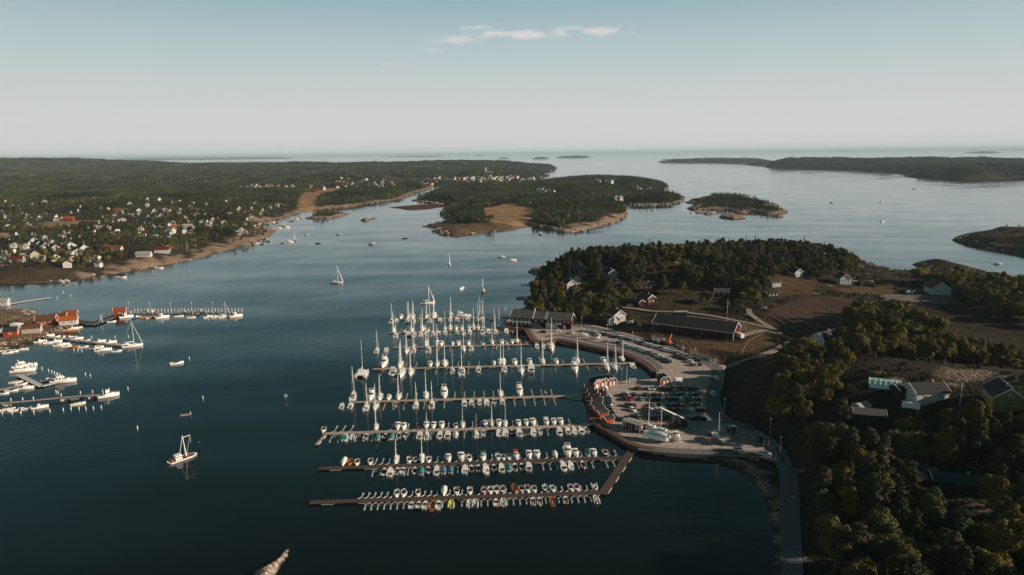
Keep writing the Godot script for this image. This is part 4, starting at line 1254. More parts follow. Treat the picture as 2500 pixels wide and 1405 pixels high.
func make_side_harbour() -> void:
	jetty([183, 789, 224, 794], 6.0, 1.5, M.pier_dark, "broad brown timber wharf beside the white boathouse", 4.0)
	jetty([224, 795, 256, 784, 290, 772], 5.0, 1.6, M.pier_dark, "heavy timber wharf with dark posts leading to long jetty", 4.0)
	jetty([290, 772, 304, 767, 400, 766, 500, 765, 588, 765], 2.0, 0.9, M.pier_pale, "long straight jetty with lamp posts and white mooring piles")
	jetty([86, 825, 130, 828, 215, 838, 303, 848], 2.0, 0.8, M.pier_pale, "slanting jetty lined with white boats below the shingle quay")
	jetty([-60, 757, 0, 748, 60, 738, 122, 729], 3.4, 0.8, M.pale_grey, "white pontoon jetty running out from a white shed")
	jetty([-40, 963, 0, 955, 52, 945], 2.4, 0.7, M.pier_pale, "short pale pontoon beside the angled white pontoon")
	jetty([44, 919, 101, 947, 134, 939], 3.0, 0.8, M.pale_grey, "angled white pontoon with two large yachts beside it")
	jetty([-40, 997, 0, 993, 60, 988, 130, 981, 200, 975, 258, 971], 1.6, 1.6, M.pier_pale, "narrow raised jetty on paired legs among white piles", 9.0)
	var berths := [
		["near side of the long lamp-lit jetty", [[308, 776, "M", "W"], [335, 777, "m", "W"], [352, 778, "w", "O"], [366, 777, "o", "W"], [377, 776, "w", "O"], [396, 777, "M", "W"], [436, 774, "w", "C"], [466, 777, "w", "C"], [478, 771, "o", "D"], [508, 776, "m", "W"], [527, 776, "m", "W"], [548, 775, "s", "W"], [576, 774, "M", "W"]], 0.75, -0.6],
		["far side of the long lamp-lit jetty", [[318, 763, "o", "W"], [360, 762, "m", "W"], [370, 762, "m", "W"], [435, 762, "o", "W"], [450, 763, "m", "O"], [468, 763, "o", "W"], [490, 762, "m", "D"], [500, 762, "o", "W"]], 0.5, 0.8],
		["quay side of the slanting jetty", [[118, 822, "m", "W"], [135, 824, "o", "W"], [158, 827, "m", "W"], [172, 827, "m", "W"], [188, 829, "m", "W"], [208, 833, "o", "W"], [243, 836, "m", "W"], [270, 838, "m", "W"], [300, 843, "o", "W"], [323, 847, "S", "W"]], 0.85, -0.5],
		["water side of the slanting jetty", [[98, 836, "m", "W"], [107, 838, "o", "W"], [118, 839, "o", "W"], [136, 836, "m", "W"], [150, 845, "M", "W"], [162, 847, "o", "W"], [180, 849, "w", "O"], [203, 849, "o", "W"], [236, 853, "m", "W"], [252, 857, "M", "W"], [284, 859, "o", "W"], [12, 858, "o", "W"], [22, 859, "o", "W"], [32, 860, "o", "W"], [44, 856, "o", "W"], [54, 855, "w", "C"], [18, 863, "o", "W"]], 0.85, -0.45],
		["beside the angled white pontoon", [[56, 908, "Y", "W"], [60, 897, "Y", "W"], [155, 934, "Y", "W"], [118, 932, "m", "W"], [38, 936, "w", "C"], [52, 940, "o", "W"], [63, 950, "m", "W"], [80, 945, "o", "W"], [28, 956, "o", "W"], [6, 963, "o", "W"]], 0.9, -0.35],
		["beside the narrow raised jetty", [[265, 969, "M", "W"], [230, 970, "o", "W"], [187, 975, "o", "W"], [165, 976, "w", "C"], [190, 989, "w", "C"], [26, 989, "o", "W"], [17, 1003, "w", "C"], [38, 1003, "o", "W"], [68, 999, "o", "W"], [97, 997, "m", "W"]], 0.75, -0.55],
		["by the orange wooden boathouses", [[170, 810, "w", "O"], [163, 808, "o", "W"], [178, 804, "m", "W"], [188, 802, "w", "C"], [272, 787, "o", "W"], [33, 829, "w", "P"]], 0.85, -0.4],
	]
	for b in berths:
		for k in b[1].size():
			var q: Array = b[1][k]
			var len_m: float = {"s": 9.5, "S": 12.0, "m": 7.2, "M": 9.6, "o": 5.8, "w": 6.6, "Y": 12.5}[q[2]]
			put_boat(q[2], q[3], spot(q[0], q[1]), Vector3(b[2], 0, b[3]).normalized().rotated(Vector3.UP, rng.randf_range(-0.12, 0.12)), len_m, "%s from the shore, %s" % [ordinal(k), b[0]], "boats " + b[0])
	for k in 33:
		pile(328 + k * 8.2, 761.5 - k * 0.03, 3.2, "white mooring pile in the row behind the long jetty", "white piles along the jetties")
	for p in [[118, 908], [126, 911], [132, 913], [139, 916], [146, 918], [208, 917], [220, 920], [312, 952], [136, 960], [141, 962], [149, 968], [196, 962], [225, 960], [266, 955], [26, 980], [55, 978], [81, 976], [5, 1012], [29, 1012], [50, 1011], [82, 1010], [121, 1007], [154, 1004], [173, 1002], [192, 1001], [209, 1001], [227, 1000], [247, 998]]:
		pile(p[0], p[1], 2.0, "white mooring pile standing free around the raised jetty", "white piles around raised jetty")
	for p in [[154, 716], [172, 724], [139, 730], [462, 878], [495, 975], [335, 1049], [102, 903], [223, 826], [280, 826], [313, 825], [180, 857], [190, 858], [199, 859], [240, 862]]:
		pile(p[0], p[1], 2.2, "weathered mooring pile or marker out in the side harbour", "scattered marker piles")
	for p in [[486, 1095], [82, 897]]:
		pile(p[0], p[1], 3.5, "dark channel marker post beside the work barge or white yachts", "scattered marker piles", M.black)
	# houses on the small quay
	house("boathouse", 114, 793, 12, 8, 4.0, 0.3, "wall_shed", "roof_brown", "orange boathouse with broad brown roof, end of the row on the rock", {"windows": 3})
	house("boathouse", 142, 786, 11, 7, 3.6, 0.3, "wall_shed", "roof_brown", "low orange boathouse in the middle of the row on rock", {"windows": 2})
	house("boathouse", 170, 781, 10, 7, 4.2, 0.35, "wall_shed", "roof_tile", "orange boathouse with white gable trim at the wharf", {"windows": 2})
	house("boathouse", 168, 792, 11, 6, 3.6, 0.35, "wall_white", "roof_orange", "white boathouse with orange roof standing by the wharf", {"windows": 2})
	house("boathouse", 78, 812, 11, 6, 3.6, 0.35, "wall_cream", "roof_brown", "orange and white boathouse above the shingle quay", {"windows": 2})
	house("boathouse", 28, 820, 8, 6, 3.8, 0.35, "wall_shed", "roof_dark", "small orange boathouse with dark roof on the shingle quay", {"windows": 1})
	house("boathouse", 293, 769, 8, 6, 3.4, 0.35, "wall_shed", "roof_tile", "little red shed at the start of the long jetty", {"windows": 1, "h": 1.6})
	house("boathouse", 4, 744, 10, 5, 3.2, 0.2, "wall_white", "roof_pale", "white flat shed on the white pontoon jetty", {"windows": 2, "h": 0.9})
	put_boat("c", "W", land_spot(42, 797) + Vector3(0, 0.5, 0), Vector3(1, 0, -0.2), 9.0, "laid up ashore near the boathouses", "")
	put_boat("o", "W", land_spot(72, 798) + Vector3(0, 0.45, 0), Vector3(1, 0, -0.3), 6.0, "laid up ashore beside the round bush", "")
	put_boat("c", "A", land_spot(12, 812) + Vector3(0, 0.5, 0), Vector3(1, 0, -0.3), 9.0, "laid up ashore behind the small boathouse", "")
	# wharf crane and lamp posts
	var g := thing("wharf_crane", "white steel frame crane standing on the timber wharf", "crane", spot(246, 787, 1.6))
	for s in [-1.0, 1.0]:
		part("leg", Shape.new().bar(Vector3(s * 1.4, 0, 0.6 * s), Vector3(0.4, 5.6, 0), 0.16, 0.12, 6).mesh(), M.white, g)
	part("jib", Shape.new().bar(Vector3(-0.8, 5.0, 0), Vector3(3.6, 6.2, 0), 0.14, 0.1, 6).mesh(), M.white, g)
	for k in 5:
		var p := spot(315 + k * 51.4, 766.5, 1.0)
		lamp_post(p, 8.5, "slim lamp post with pale globe on the long jetty", "lamp posts on the long jetty")


func lamp_post(at: Vector3, tall: float, label: String, group: String) -> void:
	var l := thing("lamp_post", label, "lamp post", at, 0.0, group)
	part("pole", Shape.new().bar(Vector3.ZERO, Vector3(0, tall, 0), 0.09, 0.06, 6).mesh(), M.pale_grey, l)
	part("lamp_head", Shape.new().box(Vector3(0, tall + 0.2, 0), Vector3(0.8, 0.35, 0.8), Basis.IDENTITY, 0.6).mesh(), M.white, l)


# ------------------------------------------------------------------ houses: ridge along x, gables at both ends
var house_parts := {}

func wall_mesh(l: float, d: float, h: float, rise: float) -> ArrayMesh:
	var key := "w%.1f_%.1f_%.1f_%.2f" % [l, d, h, rise]
	if not house_parts.has(key):
		var s := Shape.new()
		var x := l * 0.5
		var z := d * 0.5
		var r := d * 0.5 * rise
		for g in [-1.0, 1.0]:
			s.quad(Vector3(-x, -1.5, g * z), Vector3(x, -1.5, g * z), Vector3(x, h, g * z), Vector3(-x, h, g * z))
			s.quad(Vector3(g * x, -1.5, -z), Vector3(g * x, -1.5, z), Vector3(g * x, h, z), Vector3(g * x, h, -z))
			s.tri(Vector3(g * x, h, -z), Vector3(g * x, h, z), Vector3(g * x, h + r, 0))
		house_parts[key] = s.mesh()
	return house_parts[key]


func roof_mesh(l: float, d: float, h: float, rise: float, over := 0.5) -> ArrayMesh:
	var key := "r%.1f_%.1f_%.1f_%.2f_%.2f" % [l, d, h, rise, over]
	if not house_parts.has(key):
		var s := Shape.new()
		var x := l * 0.5 + over
		var z := d * 0.5 + over
		var top := h + d * 0.5 * rise + 0.06
		var low := top - z * rise
		var t := 0.22
		for g in [-1.0, 1.0]:
			s.quad(Vector3(-x, top + t, 0), Vector3(x, top + t, 0), Vector3(x, low + t, g * z), Vector3(-x, low + t, g * z))
			s.quad(Vector3(-x, top, 0), Vector3(x, top, 0), Vector3(x, low, g * z), Vector3(-x, low, g * z))
			s.quad(Vector3(-x, low, g * z), Vector3(x, low, g * z), Vector3(x, low + t, g * z), Vector3(-x, low + t, g * z))
			for e in [-1.0, 1.0]:
				s.quad(Vector3(e * x, top, 0), Vector3(e * x, low, g * z), Vector3(e * x, low + t, g * z), Vector3(e * x, top + t, 0))
		house_parts[key] = s.mesh()
	return house_parts[key]


# white boards along both gable edges
func verge_mesh(l: float, d: float, h: float, rise: float, over := 0.5) -> ArrayMesh:
	var key := "v%.1f_%.1f_%.1f_%.2f" % [l, d, h, rise]
	if not house_parts.has(key):
		var s := Shape.new()
		var z := d * 0.5 + over
		var top := h + d * 0.5 * rise + 0.06
		var low := top - z * rise
		for e in [1.0]:
			var x0: float = e * (l * 0.5 + over + 0.01)
			var x1: float = e * (l * 0.5 + over + 0.16)
			for g in [-1.0, 1.0]:
				s.loft([PackedVector3Array([Vector3(x0, top - 0.1, 0), Vector3(x1, top - 0.1, 0), Vector3(x1, top + 0.34, 0), Vector3(x0, top + 0.34, 0)]), PackedVector3Array([Vector3(x0, low - 0.1, g * z), Vector3(x1, low - 0.1, g * z), Vector3(x1, low + 0.34, g * z), Vector3(x0, low + 0.34, g * z)])], true)
		house_parts[key] = s.mesh()
	return house_parts[key]


func verges(r: Node3D, l: float, d: float, h: float, rise: float, over := 0.5, at := Vector3.ZERO) -> void:
	for turn in [0.0, PI]:
		part("verge_board", verge_mesh(l, d, h, rise, over), M.paint_white, r).transform = Transform3D(Basis(Vector3.UP, turn), at)


func put_window(parent: Node3D, at: Vector3, face: Vector3, w: float, h: float, called := "window") -> void:
	var key := "f%.2f_%.2f" % [w, h]
	if not house_parts.has(key):
		var f := Shape.new()
		f.box(Vector3(0, h * 0.5, 0), Vector3(w + 0.3, 0.16, 0.12)).box(Vector3(0, -h * 0.5, 0), Vector3(w + 0.3, 0.16, 0.12))
		f.box(Vector3(w * 0.5, 0, 0), Vector3(0.15, h, 0.118)).box(Vector3(-w * 0.5, 0, 0), Vector3(0.15, h, 0.118)).box(Vector3.ZERO, Vector3(0.08, h, 0.1))
		house_parts[key] = f.mesh()
		house_parts[key + "p"] = Shape.new().box(Vector3(0, 0, -0.01), Vector3(w - 0.15, h - 0.16, 0.05)).mesh()
	var o := part(called, house_parts[key], M.paint_white, parent)
	o.transform = Transform3D(Basis.looking_at(-face, Vector3.UP), at + face * 0.05)
	part("pane", house_parts[key + "p"], M.glass, o)


func house_at(called: String, p: Vector3, l: float, d: float, h: float, turn: float, wall: String, roof: String, label: String, o := {}) -> Node3D:
	var rise: float = o.get("rise", 0.72)
	var r := thing(called, label, o.get("category", "house" if called in ["house", "cabin"] else "shed"), p, turn, o.get("group", ""))
	part("wall", wall_mesh(l, d, h, rise), M[wall], r)
	var rf := part("roof", roof_mesh(l, d, h, rise), M[roof], r)
	keep_clear.append(Vector3(p.x, p.z, maxf(l, d) * 0.5 + o.get("clear", 3.5)))
	var far := p.length() > 800.0
	if p.x > 0.0 and not far and called != "shed":
		# open ground in front, where the house shows between the trees
		var fwd := Vector3(-p.x, 0, -p.z).normalized()
		for q in [8.0, 15.0, 22.0]:
			keep_clear.append(Vector3(p.x + fwd.x * q, p.z + fwd.z * q, 6.5))
	if o.get("chimney", not far and called == "house"):
		part("chimney", Shape.new().box(Vector3(l * 0.2, h + d * 0.5 * rise + 0.3, 0), Vector3(0.7, 1.4, 0.7)).mesh(), M.concrete, rf)
	if o.get("verge", not far):
		verges(r, l, d, h, rise)
	var n: int = o.get("windows", 0)
	for g in [1.0, -1.0]:
		for k in n:
			var x := (k + 0.5) / n * (l - 1.2) - (l - 1.2) * 0.5
			put_window(r, Vector3(x, h * 0.58, g * d * 0.5), Vector3(0, 0, g), minf(1.3, l / n * 0.6), 1.25)
	if n > 0:
		for g in [1.0, -1.0]:
			put_window(r, Vector3(g * l * 0.5, h * 0.55, d * 0.22), Vector3(g, 0, 0), 1.2, 1.25)
			put_window(r, Vector3(g * l * 0.5, h * 0.55, -d * 0.22), Vector3(g, 0, 0), 1.2, 1.25)
			if d * rise > 4.5:
				put_window(r, Vector3(g * l * 0.5, h + 0.9, 0), Vector3(g, 0, 0), 1.1, 1.1)
	if o.has("door"):
		var dz: float = d * 0.5
		part("door", Shape.new().box(Vector3(o.door, 1.05, dz + 0.04), Vector3(1.0, 2.1, 0.09)).mesh(), M.paint_white, r)
	return r


func house(called: String, px: float, py: float, l: float, d: float, h: float, turn: float, wall: String, roof: String, label: String, o := {}) -> Node3D:
	var p := land_spot(px, py)
	if o.has("h"):
		p = spot(px, py, o.h)
	return house_at(called, p, l, d, h, turn, wall, roof, label, o)


func make_buildings() -> void:
	clubhouse()
	barn()
	sheds()
	# houses of the near peninsula
	house("house", 1502, 782, 13, 9, 5.2, -1.2, "wall_white", "roof_brown", "white two-storey house with brown roof above the car park", {"windows": 3})
	house("garage", 1498, 788, 7, 8, 3.2, -1.45, "wall_white", "roof_dark", "white garage with black roof joined below the white house", {"rise": 0.6})
	house("house", 1505, 706, 11, 8.5, 4.6, -1.35, "wall_red", "roof_tile", "dark red house with rust-red roof and white gable boards", {"windows": 2})
	house("house", 1578, 740, 11, 8, 4.4, -1.0, "wall_red", "roof_brown", "dark red house with brown roof at the edge of wood", {"windows": 2})
	house("shed", 1562, 746, 6, 5, 3.0, -1.2, "wall_red", "roof_brown", "small red outhouse in front of the dark red house", {})
	house("house", 1390, 705, 11, 8.5, 5.0, -1.25, "wall_white", "roof_dark", "white gabled house with black roof among the shore trees", {"windows": 2})
	house("house", 1402, 692, 9, 7, 4.0, -1.2, "wall_white", "roof_grey", "smaller white house with grey roof behind the shore trees", {"windows": 2})
	house("house", 1415, 662, 12, 8, 4.0, -1.4, "wall_dark", "roof_dark", "dark cabin with white gable boards high in the wood", {"windows": 2})
	house("house", 1490, 676, 11, 8, 4.2, -1.3, "wall_blue", "roof_dark", "pale blue house with black roof under the wood", {"windows": 2})
	house("house", 1575, 706, 12, 7, 3.4, 0.05, "wall_red", "roof_dark", "long dark red outbuilding at the foot of wood", {"windows": 3})
	house("cabin", 1762, 722, 10, 7, 3.2, -0.3, "wall_dark", "roof_grey", "dark cabin with pale grey roof below the tall wood", {"windows": 2})
	house("cabin", 1519, 640, 12, 7, 3.4, 0.1, "wall_dark", "roof_grey", "grey roofed cabin with white terrace in the upper wood", {"windows": 2})
	house("cabin", 1838, 618, 9, 7, 4.0, -1.2, "wall_white", "roof_pale", "white cabin on the wooded ridge above the sea", {"windows": 2})
	house("cabin", 1882, 724, 11, 7, 3.2, 0.3, "wall_dark", "roof_dark", "black flat cabin with glass front behind round shrubs", {"windows": 3, "rise": 0.2})
	house("cabin", 1892, 698, 8, 6, 3.4, 0.2, "wall_white", "roof_teal", "small pale cabin with teal roof near a hedge", {"windows": 2, "rise": 0.3})
	house("house", 1940, 674, 12, 8, 4.2, -1.3, "wall_white", "roof_dark", "white house with black roof between two big trees", {"windows": 2})
	house("house", 2057, 690, 12, 10, 4.6, -1.55, "wall_white", "roof_red", "white villa with red roof and tall gable on the heath", {"windows": 3})
	house("barn", 2288, 716, 18, 14, 5.2, -1.8, "wall_white", "roof_red", "white and maroon hall with red roof beside a gravel yard", {"windows": 3, "category": "barn"})
	house("house", 2452, 700, 18, 10, 4.0, 0.1, "wall_red", "roof_red", "low red house half hidden behind trees by the sea", {"windows": 3})
	house("house", 2495, 735, 13, 9, 5.0, -0.8, "wall_blue", "roof_dark", "pale blue villa with black roof in the seaside trees", {"windows": 2})
	house("cabin", 2335, 668, 12, 7, 3.0, 0.1, "wall_dark", "roof_teal", "low teal roofed cabin on the shore rocks", {"windows": 2, "rise": 0.3})
	house("house", 2014, 838, 14, 8.5, 4.2, 0.55, "wall_white", "roof_dark", "white gabled house with long black roof beside the ploughed field", {"windows": 3})
	house("house", 2258, 972, 14, 9, 3.8, 0.12, "wall_white", "roof_dark", "modern white house with black roof and gravel drive on the hill", {"windows": 2, "rise": 0.62})
	house("annex", 2215, 962, 11, 7, 3.0, 0.12, "wall_dark", "roof_dark", "black annex with low roof joined to the modern white house", {"rise": 0.35})
	house("house", 2448, 985, 14, 10, 4.4, -1.9, "wall_green", "roof_dark", "olive green house with black roof and white gable windows", {"windows": 3, "clear": 16.0})
	house("shed", 2102, 1008, 4.5, 4, 3.2, 0.4, "wall_white", "roof_pale", "small white hut with pale roof beside a dark cabin", {"rise": 0.5})
	house("cabin", 2120, 1024, 11, 7, 3.0, -0.3, "wall_dark", "roof_grey", "dark cabin with grey roof below the small white hut", {"rise": 0.4})
	house("house", 2335, 1190, 15, 7, 3.0, -0.3, "wall_dark", "roof_teal", "long house with teal grey roof buried in dark pines", {"rise": 0.5, "verge": true})
	house("shed", 2255, 1165, 5, 4, 2.8, -0.8, "wall_white", "roof_teal", "tiny white shed with teal roof among the dark pines", {})
	house("shed", 1663, 771, 8, 4, 3.0, 0.0, "wall_dark", "roof_pale", "black field shelter with pale roof behind the long barn", {"rise": 0.15})
	# greenhouse and trailer on the hill
	var g := thing("greenhouse", "pale green glass greenhouse with arched frame beside the modern house", "greenhouse", land_spot(2160, 946), -0.4)
	keep_clear.append(Vector3(g.position.x, g.position.z, 9))
	var arc := []
	for k in 7:
		var a := PI * k / 6.0
		arc.append(PackedVector3Array([Vector3(-6.0, 0.2 + sin(a) * 3.4, -cos(a) * 3.4), Vector3(6.0, 0.2 + sin(a) * 3.4, -cos(a) * 3.4)]))
	var gm := mat("greenhouse_sheet", Color(0.4, 0.62, 0.56), 0.3, 0.5)
	part("sheeting", Shape.new().loft(arc).mesh(), gm, g)
	for k in 7:
		var fr := Shape.new()
		for i in 6:
			var a0 := PI * i / 6.0
			var a1 := PI * (i + 1) / 6.0
			fr.bar(Vector3(-6.0 + k * 2.0, 0.2 + sin(a0) * 3.45, -cos(a0) * 3.45), Vector3(-6.0 + k * 2.0, 0.2 + sin(a1) * 3.45, -cos(a1) * 3.45), 0.07, 0.07, 4)
		part("hoop", fr.mesh(), M.paint_white, g)
	var tr := thing("trailer", "white box trailer parked under the drive of modern house", "trailer", land_spot(2224, 998), -0.5)
	keep_clear.append(Vector3(tr.position.x, tr.position.z, 4))
	part("body", Shape.new().box(Vector3(0, 1.5, 0), Vector3(6.5, 2.3, 2.3), Basis.IDENTITY, 0.95).mesh(), M.white, tr)
	for s in [-1.0, 1.0]:
		part("wheel", Shape.new().bar(Vector3(0.3, 0.35, s * 1.0), Vector3(0.3, 0.35, s * 1.2), 0.35, 0.35, 10).mesh(), M.rubber, tr)
	# hay bales wrapped in white film
	for k in 12:
		var p := land_spot(2213 + (k % 5) * 4.4 + (k / 5) * 1.6, 716 + (k / 5) * 1.2)
		var y := 0.75 + (1.2 if k > 8 else 0.0)
		var b := thing("hay_bale", "round hay bale in white film, stacked on the gravel yard", "hay bale", p + Vector3(0, y, 0), rng.randf() * 0.4, "white wrapped hay bales")
		part("wrap", Shape.new().bar(Vector3(-0.65, 0, 0), Vector3(0.65, 0, 0), 0.75, 0.75, 12).mesh(), M.white, b)


func clubhouse() -> void:
	var a := spot(1247, 797, 2.0)
	var b := spot(1393, 806, 2.0)
	var along := (b - a)
	along.y = 0
	var L := along.length()
	var turn := atan2(-along.z, along.x)
	var back := Vector3(along.z, 0, -along.x).normalized()
	if back.z > 0:
		back = -back
	var c := thing("clubhouse", "long dark red clubhouse with three grey roofs and white trim", "building", a + along * 0.5 + back * 6.5, turn)
	keep_clear.append(Vector3(c.position.x - 14, c.position.z, 16))
	keep_clear.append(Vector3(c.position.x + 14, c.position.z, 16))
	keep_clear.append(Vector3(c.position.x, c.position.z, 16))
	var w := [[0.36, 6.6], [0.23, 6.2], [0.41, 6.4]]
	var x := -L * 0.5
	for k in 3:
		var l: float = L * w[k][0]
		var cx := x + l * 0.5
		var wl := part("wall", wall_mesh(l - 0.1, 13.0 - k * 0.6, w[k][1], 0.62), M.wall_red, c)
		wl.position.x = cx
		var rf := part("roof", roof_mesh(l - 0.2, 13.0 - k * 0.6, w[k][1], 0.62, 0.35 if k == 1 else 0.6), M.roof_grey, c)
		rf.position = Vector3(cx, 0.02 * k, 0)
		verges(c, l - 0.2, 13.0 - k * 0.6, w[k][1], 0.62, 0.35 if k == 1 else 0.6, Vector3(cx, 0.02 * k, 0))
		var d := 6.5 - k * 0.3
		var n := [5, 2, 6][k] as int
		for i in n:
			put_window(c, Vector3(x + l * (i + 0.6) / (n + 0.2), 4.9, d), Vector3(0, 0, 1), 1.3, 1.0)
			if k == 0 or i % 2 == 0:
				put_window(c, Vector3(x + l * (i + 0.6) / (n + 0.2), 2.0, d), Vector3(0, 0, 1), 1.2, 1.3)
		x += l
	part("balcony", Shape.new().box(Vector3(-L * 0.32, 3.4, 7.1), Vector3(L * 0.34, 0.2, 1.2)).box(Vector3(-L * 0.32, 3.9, 7.68), Vector3(L * 0.34, 0.9, 0.08)).mesh(), M.paint_white, c)
	var e := part("entrance", Shape.new().box(Vector3(-L * 0.08, 1.6, 7.2), Vector3(5.0, 3.2, 2.2)).mesh(), M.glass, c)
	for k in 6:
		part("mullion", Shape.new().box(Vector3(-L * 0.08 - 2.5 + k, 1.6, 8.33), Vector3(0.12, 3.2, 0.08)).mesh(), M.paint_white, e)
	part("canopy_roof", Shape.new().box(Vector3(-L * 0.08, 3.35, 7.3), Vector3(5.6, 0.2, 2.8), Basis(Vector3.RIGHT, 0.25)).mesh(), M.roof_teal, c)
	part("workshop_door", Shape.new().box(Vector3(L * 0.16, 1.9, 6.0), Vector3(6.6, 3.8, 0.3)).mesh(), M.wall_white, c)
	for k in 4:
		part("panel_joint", Shape.new().box(Vector3(L * 0.16 - 3.3 + (k + 0.5) * 1.65 + 0.8, 1.9, 6.16), Vector3(0.07, 3.7, 0.05)).mesh(), M.pale_grey, c)
	part("sign_board", Shape.new().box(Vector3(L * 0.3, 3.4, 6.0), Vector3(4.2, 0.9, 0.12)).mesh(), M.paint_white, c)
	part("door", Shape.new().box(Vector3(L * 0.4, 1.1, 5.98), Vector3(1.2, 2.2, 0.12)).mesh(), M.paint_white, c)
	part("door", Shape.new().box(Vector3(L * 0.24, 1.1, 5.98), Vector3(1.2, 2.2, 0.12)).mesh(), M.paint_white, c)
	part("vent", Shape.new().box(Vector3(-L * 0.13, 11.2, -0.5), Vector3(0.9, 2.2, 0.9)).mesh(), M.pale_grey, c)
	part("quay_deck", Shape.new().box(Vector3(-L * 0.42, 0.3, 9.0), Vector3(L * 0.3, 0.3, 6.0)).mesh(), M.boardwalk, c)


func barn() -> void:
	var a := spot(1594, 806, 3.2)
	var b := spot(1790, 831, 3.2)
	var along := b - a
	var L := along.length()
	var turn := atan2(-along.z, along.x)
	var back := Vector3(along.z, 0, -along.x).normalized()
	if back.z > 0:
		back = -back
	var d := 17.0
	var c := thing("long_barn", "long dark red barn with black roof and white gutters", "barn", a + along * 0.5 + back * d * 0.5, turn)
	c.position.y = 3.2
	for k in 5:
		keep_clear.append(Vector3(c.position.x + along.x * (k - 2) * 0.2, c.position.z + along.z * (k - 2) * 0.2, 13))
	part("wall", wall_mesh(L, d, 5.2, 0.5), M.wall_red, c)
	part("roof", roof_mesh(L, d, 5.2, 0.5, 0.6), M.roof_dark, c)
	verges(c, L, d, 5.2, 0.5, 0.6)
	for g in [-1.0, 1.0]:
		part("gutter", Shape.new().box(Vector3(0, 4.75, g * (d * 0.5 + 0.72)), Vector3(L + 1.0, 0.5, 0.22)).mesh(), M.pale_grey, c)
	for k in 4:
		part("downpipe", Shape.new().bar(Vector3(-L * 0.5 + 0.4 + k * L * 0.31, 0, d * 0.5 + 0.1), Vector3(-L * 0.5 + 0.4 + k * L * 0.31, 4.7, d * 0.5 + 0.1), 0.09, 0.09, 5).mesh(), M.pale_grey, c)
	for g in [-1.0, 1.0]:
		part("corner_board", Shape.new().box(Vector3(L * 0.5 + 0.02, 2.6, g * (d * 0.5 + 0.02)), Vector3(0.3, 5.2, 0.3)).mesh(), M.paint_white, c)
	part("gate", Shape.new().box(Vector3(L * 0.5 + 0.06, 2.0, 0), Vector3(0.14, 4.0, 4.2)).mesh(), M.wall_shed, c)
	put_window(c, Vector3(-L * 0.47, 4.3, d * 0.5), Vector3(0, 0, 1), 0.8, 0.6)
	put_window(c, Vector3(-L * 0.44, 4.3, d * 0.5), Vector3(0, 0, 1), 0.8, 0.6)


func shed_proto() -> Node3D:
	var r := Node3D.new()
	part("wall", wall_mesh(4.6, 3.4, 3.0, 0.9), M.wall_shed, r)
	part("roof", roof_mesh(4.6, 3.4, 3.0, 0.9, 0.3), M.roof_dark, r)
	verges(r, 4.6, 3.4, 3.0, 0.9, 0.3)
	part("door", Shape.new().box(Vector3(2.34, 1.2, -0.3), Vector3(0.1, 2.3, 1.2)).mesh(), M.paint_white, r)
	for g in [-1.0, 1.0]:
		part("corner_board", Shape.new().box(Vector3(2.32, 1.5, g * 1.68), Vector3(0.14, 3.0, 0.16)).mesh(), M.paint_white, r)
	return r


func sheds() -> void:
	var p0 := shed_proto()
	# fronts face the car park: [column, row, turn]
	var rows := [[1450, 946, -1.0], [1456, 944, -1.05], [1465, 943, -1.2], [1473, 941, -1.2], [1486, 940, -1.35], [1494, 939, -1.35], [1441, 955, -0.35], [1447, 965, -0.3], [1452, 975, -0.2], [1458, 986, 0.0], [1456, 996, 0.0], [1462, 1006, 0.2], [1470, 1016, 0.45], [1484, 1031, 0.6]]
	for k in rows.size():
		var q: Array = rows[k]
		var r: Node3D = p0.duplicate()
		r.name = numbered("red_shed")
		add_child(r)
		r.position = spot(q[0], q[1], 2.0)
		r.position.y = 2.0
		r.rotation.y = q[2]
		if k > 5:
			r.scale = Vector3(1.0, 0.66, 1.0)
		tag(r, "small red wooden shed with white door, %s along the harbour edge" % ordinal(k), "shed", "red sheds along the harbour edge")
	for k in 2:
		var r: Node3D = p0.duplicate()
		r.name = numbered("red_shed")
		add_child(r)
		r.position = spot(1616 + k * 8, 938 - k, 2.0)
		r.rotation.y = -1.4
		r.scale = Vector3(1.1, 1.05, 1.0)
		tag(r, ["twin-gabled red shed by the basin corner, nearer the water", "twin-gabled red shed by the basin corner, nearer the road"][k], "shed", "twin sheds at the basin corner")
	# harbour office
	var a := spot(1520, 1045, 2.0)
	var b := spot(1562, 1059, 2.0)
	var along := b - a
	var L := along.length()
	var back := Vector3(along.z, 0, -along.x).normalized()
	if back.z > 0:
		back = -back
	var o := thing("harbour_office", "dark red harbour office with pale low roof and white windows", "building", a + along * 0.5 + back * 2.4, atan2(-along.z, along.x))
	part("wall", wall_mesh(L, 4.8, 3.2, 0.16), M.wall_red, o)
	part("roof", roof_mesh(L, 4.8, 3.2, 0.16, 0.25), M.roof_pale, o)
	put_window(o, Vector3(-L * 0.37, 1.9, 2.4), Vector3(0, 0, 1), 1.3, 1.3)
	put_window(o, Vector3(L * 0.33, 1.9, 2.4), Vector3(0, 0, 1), 1.3, 1.3)
	put_window(o, Vector3(L * 0.5, 1.9, 0.8), Vector3(1, 0, 0), 1.0, 1.2)
	part("door", Shape.new().box(Vector3(-L * 0.05, 1.15, 2.44), Vector3(1.1, 2.3, 0.1)).mesh(), M.wall_red, o)
	for s in [-0.1, 0.0]:
		part("door_frame", Shape.new().box(Vector3(L * s - 0.1 + (0.4 if s == 0.0 else 0.0), 1.2, 2.46), Vector3(0.14, 2.4, 0.12)).mesh(), M.paint_white, o)
	for sx in [-1.0, 1.0]:
		part("corner_board", Shape.new().box(Vector3(sx * L * 0.5, 1.6, 2.42), Vector3(0.24, 3.2, 0.2)).mesh(), M.paint_white, o)


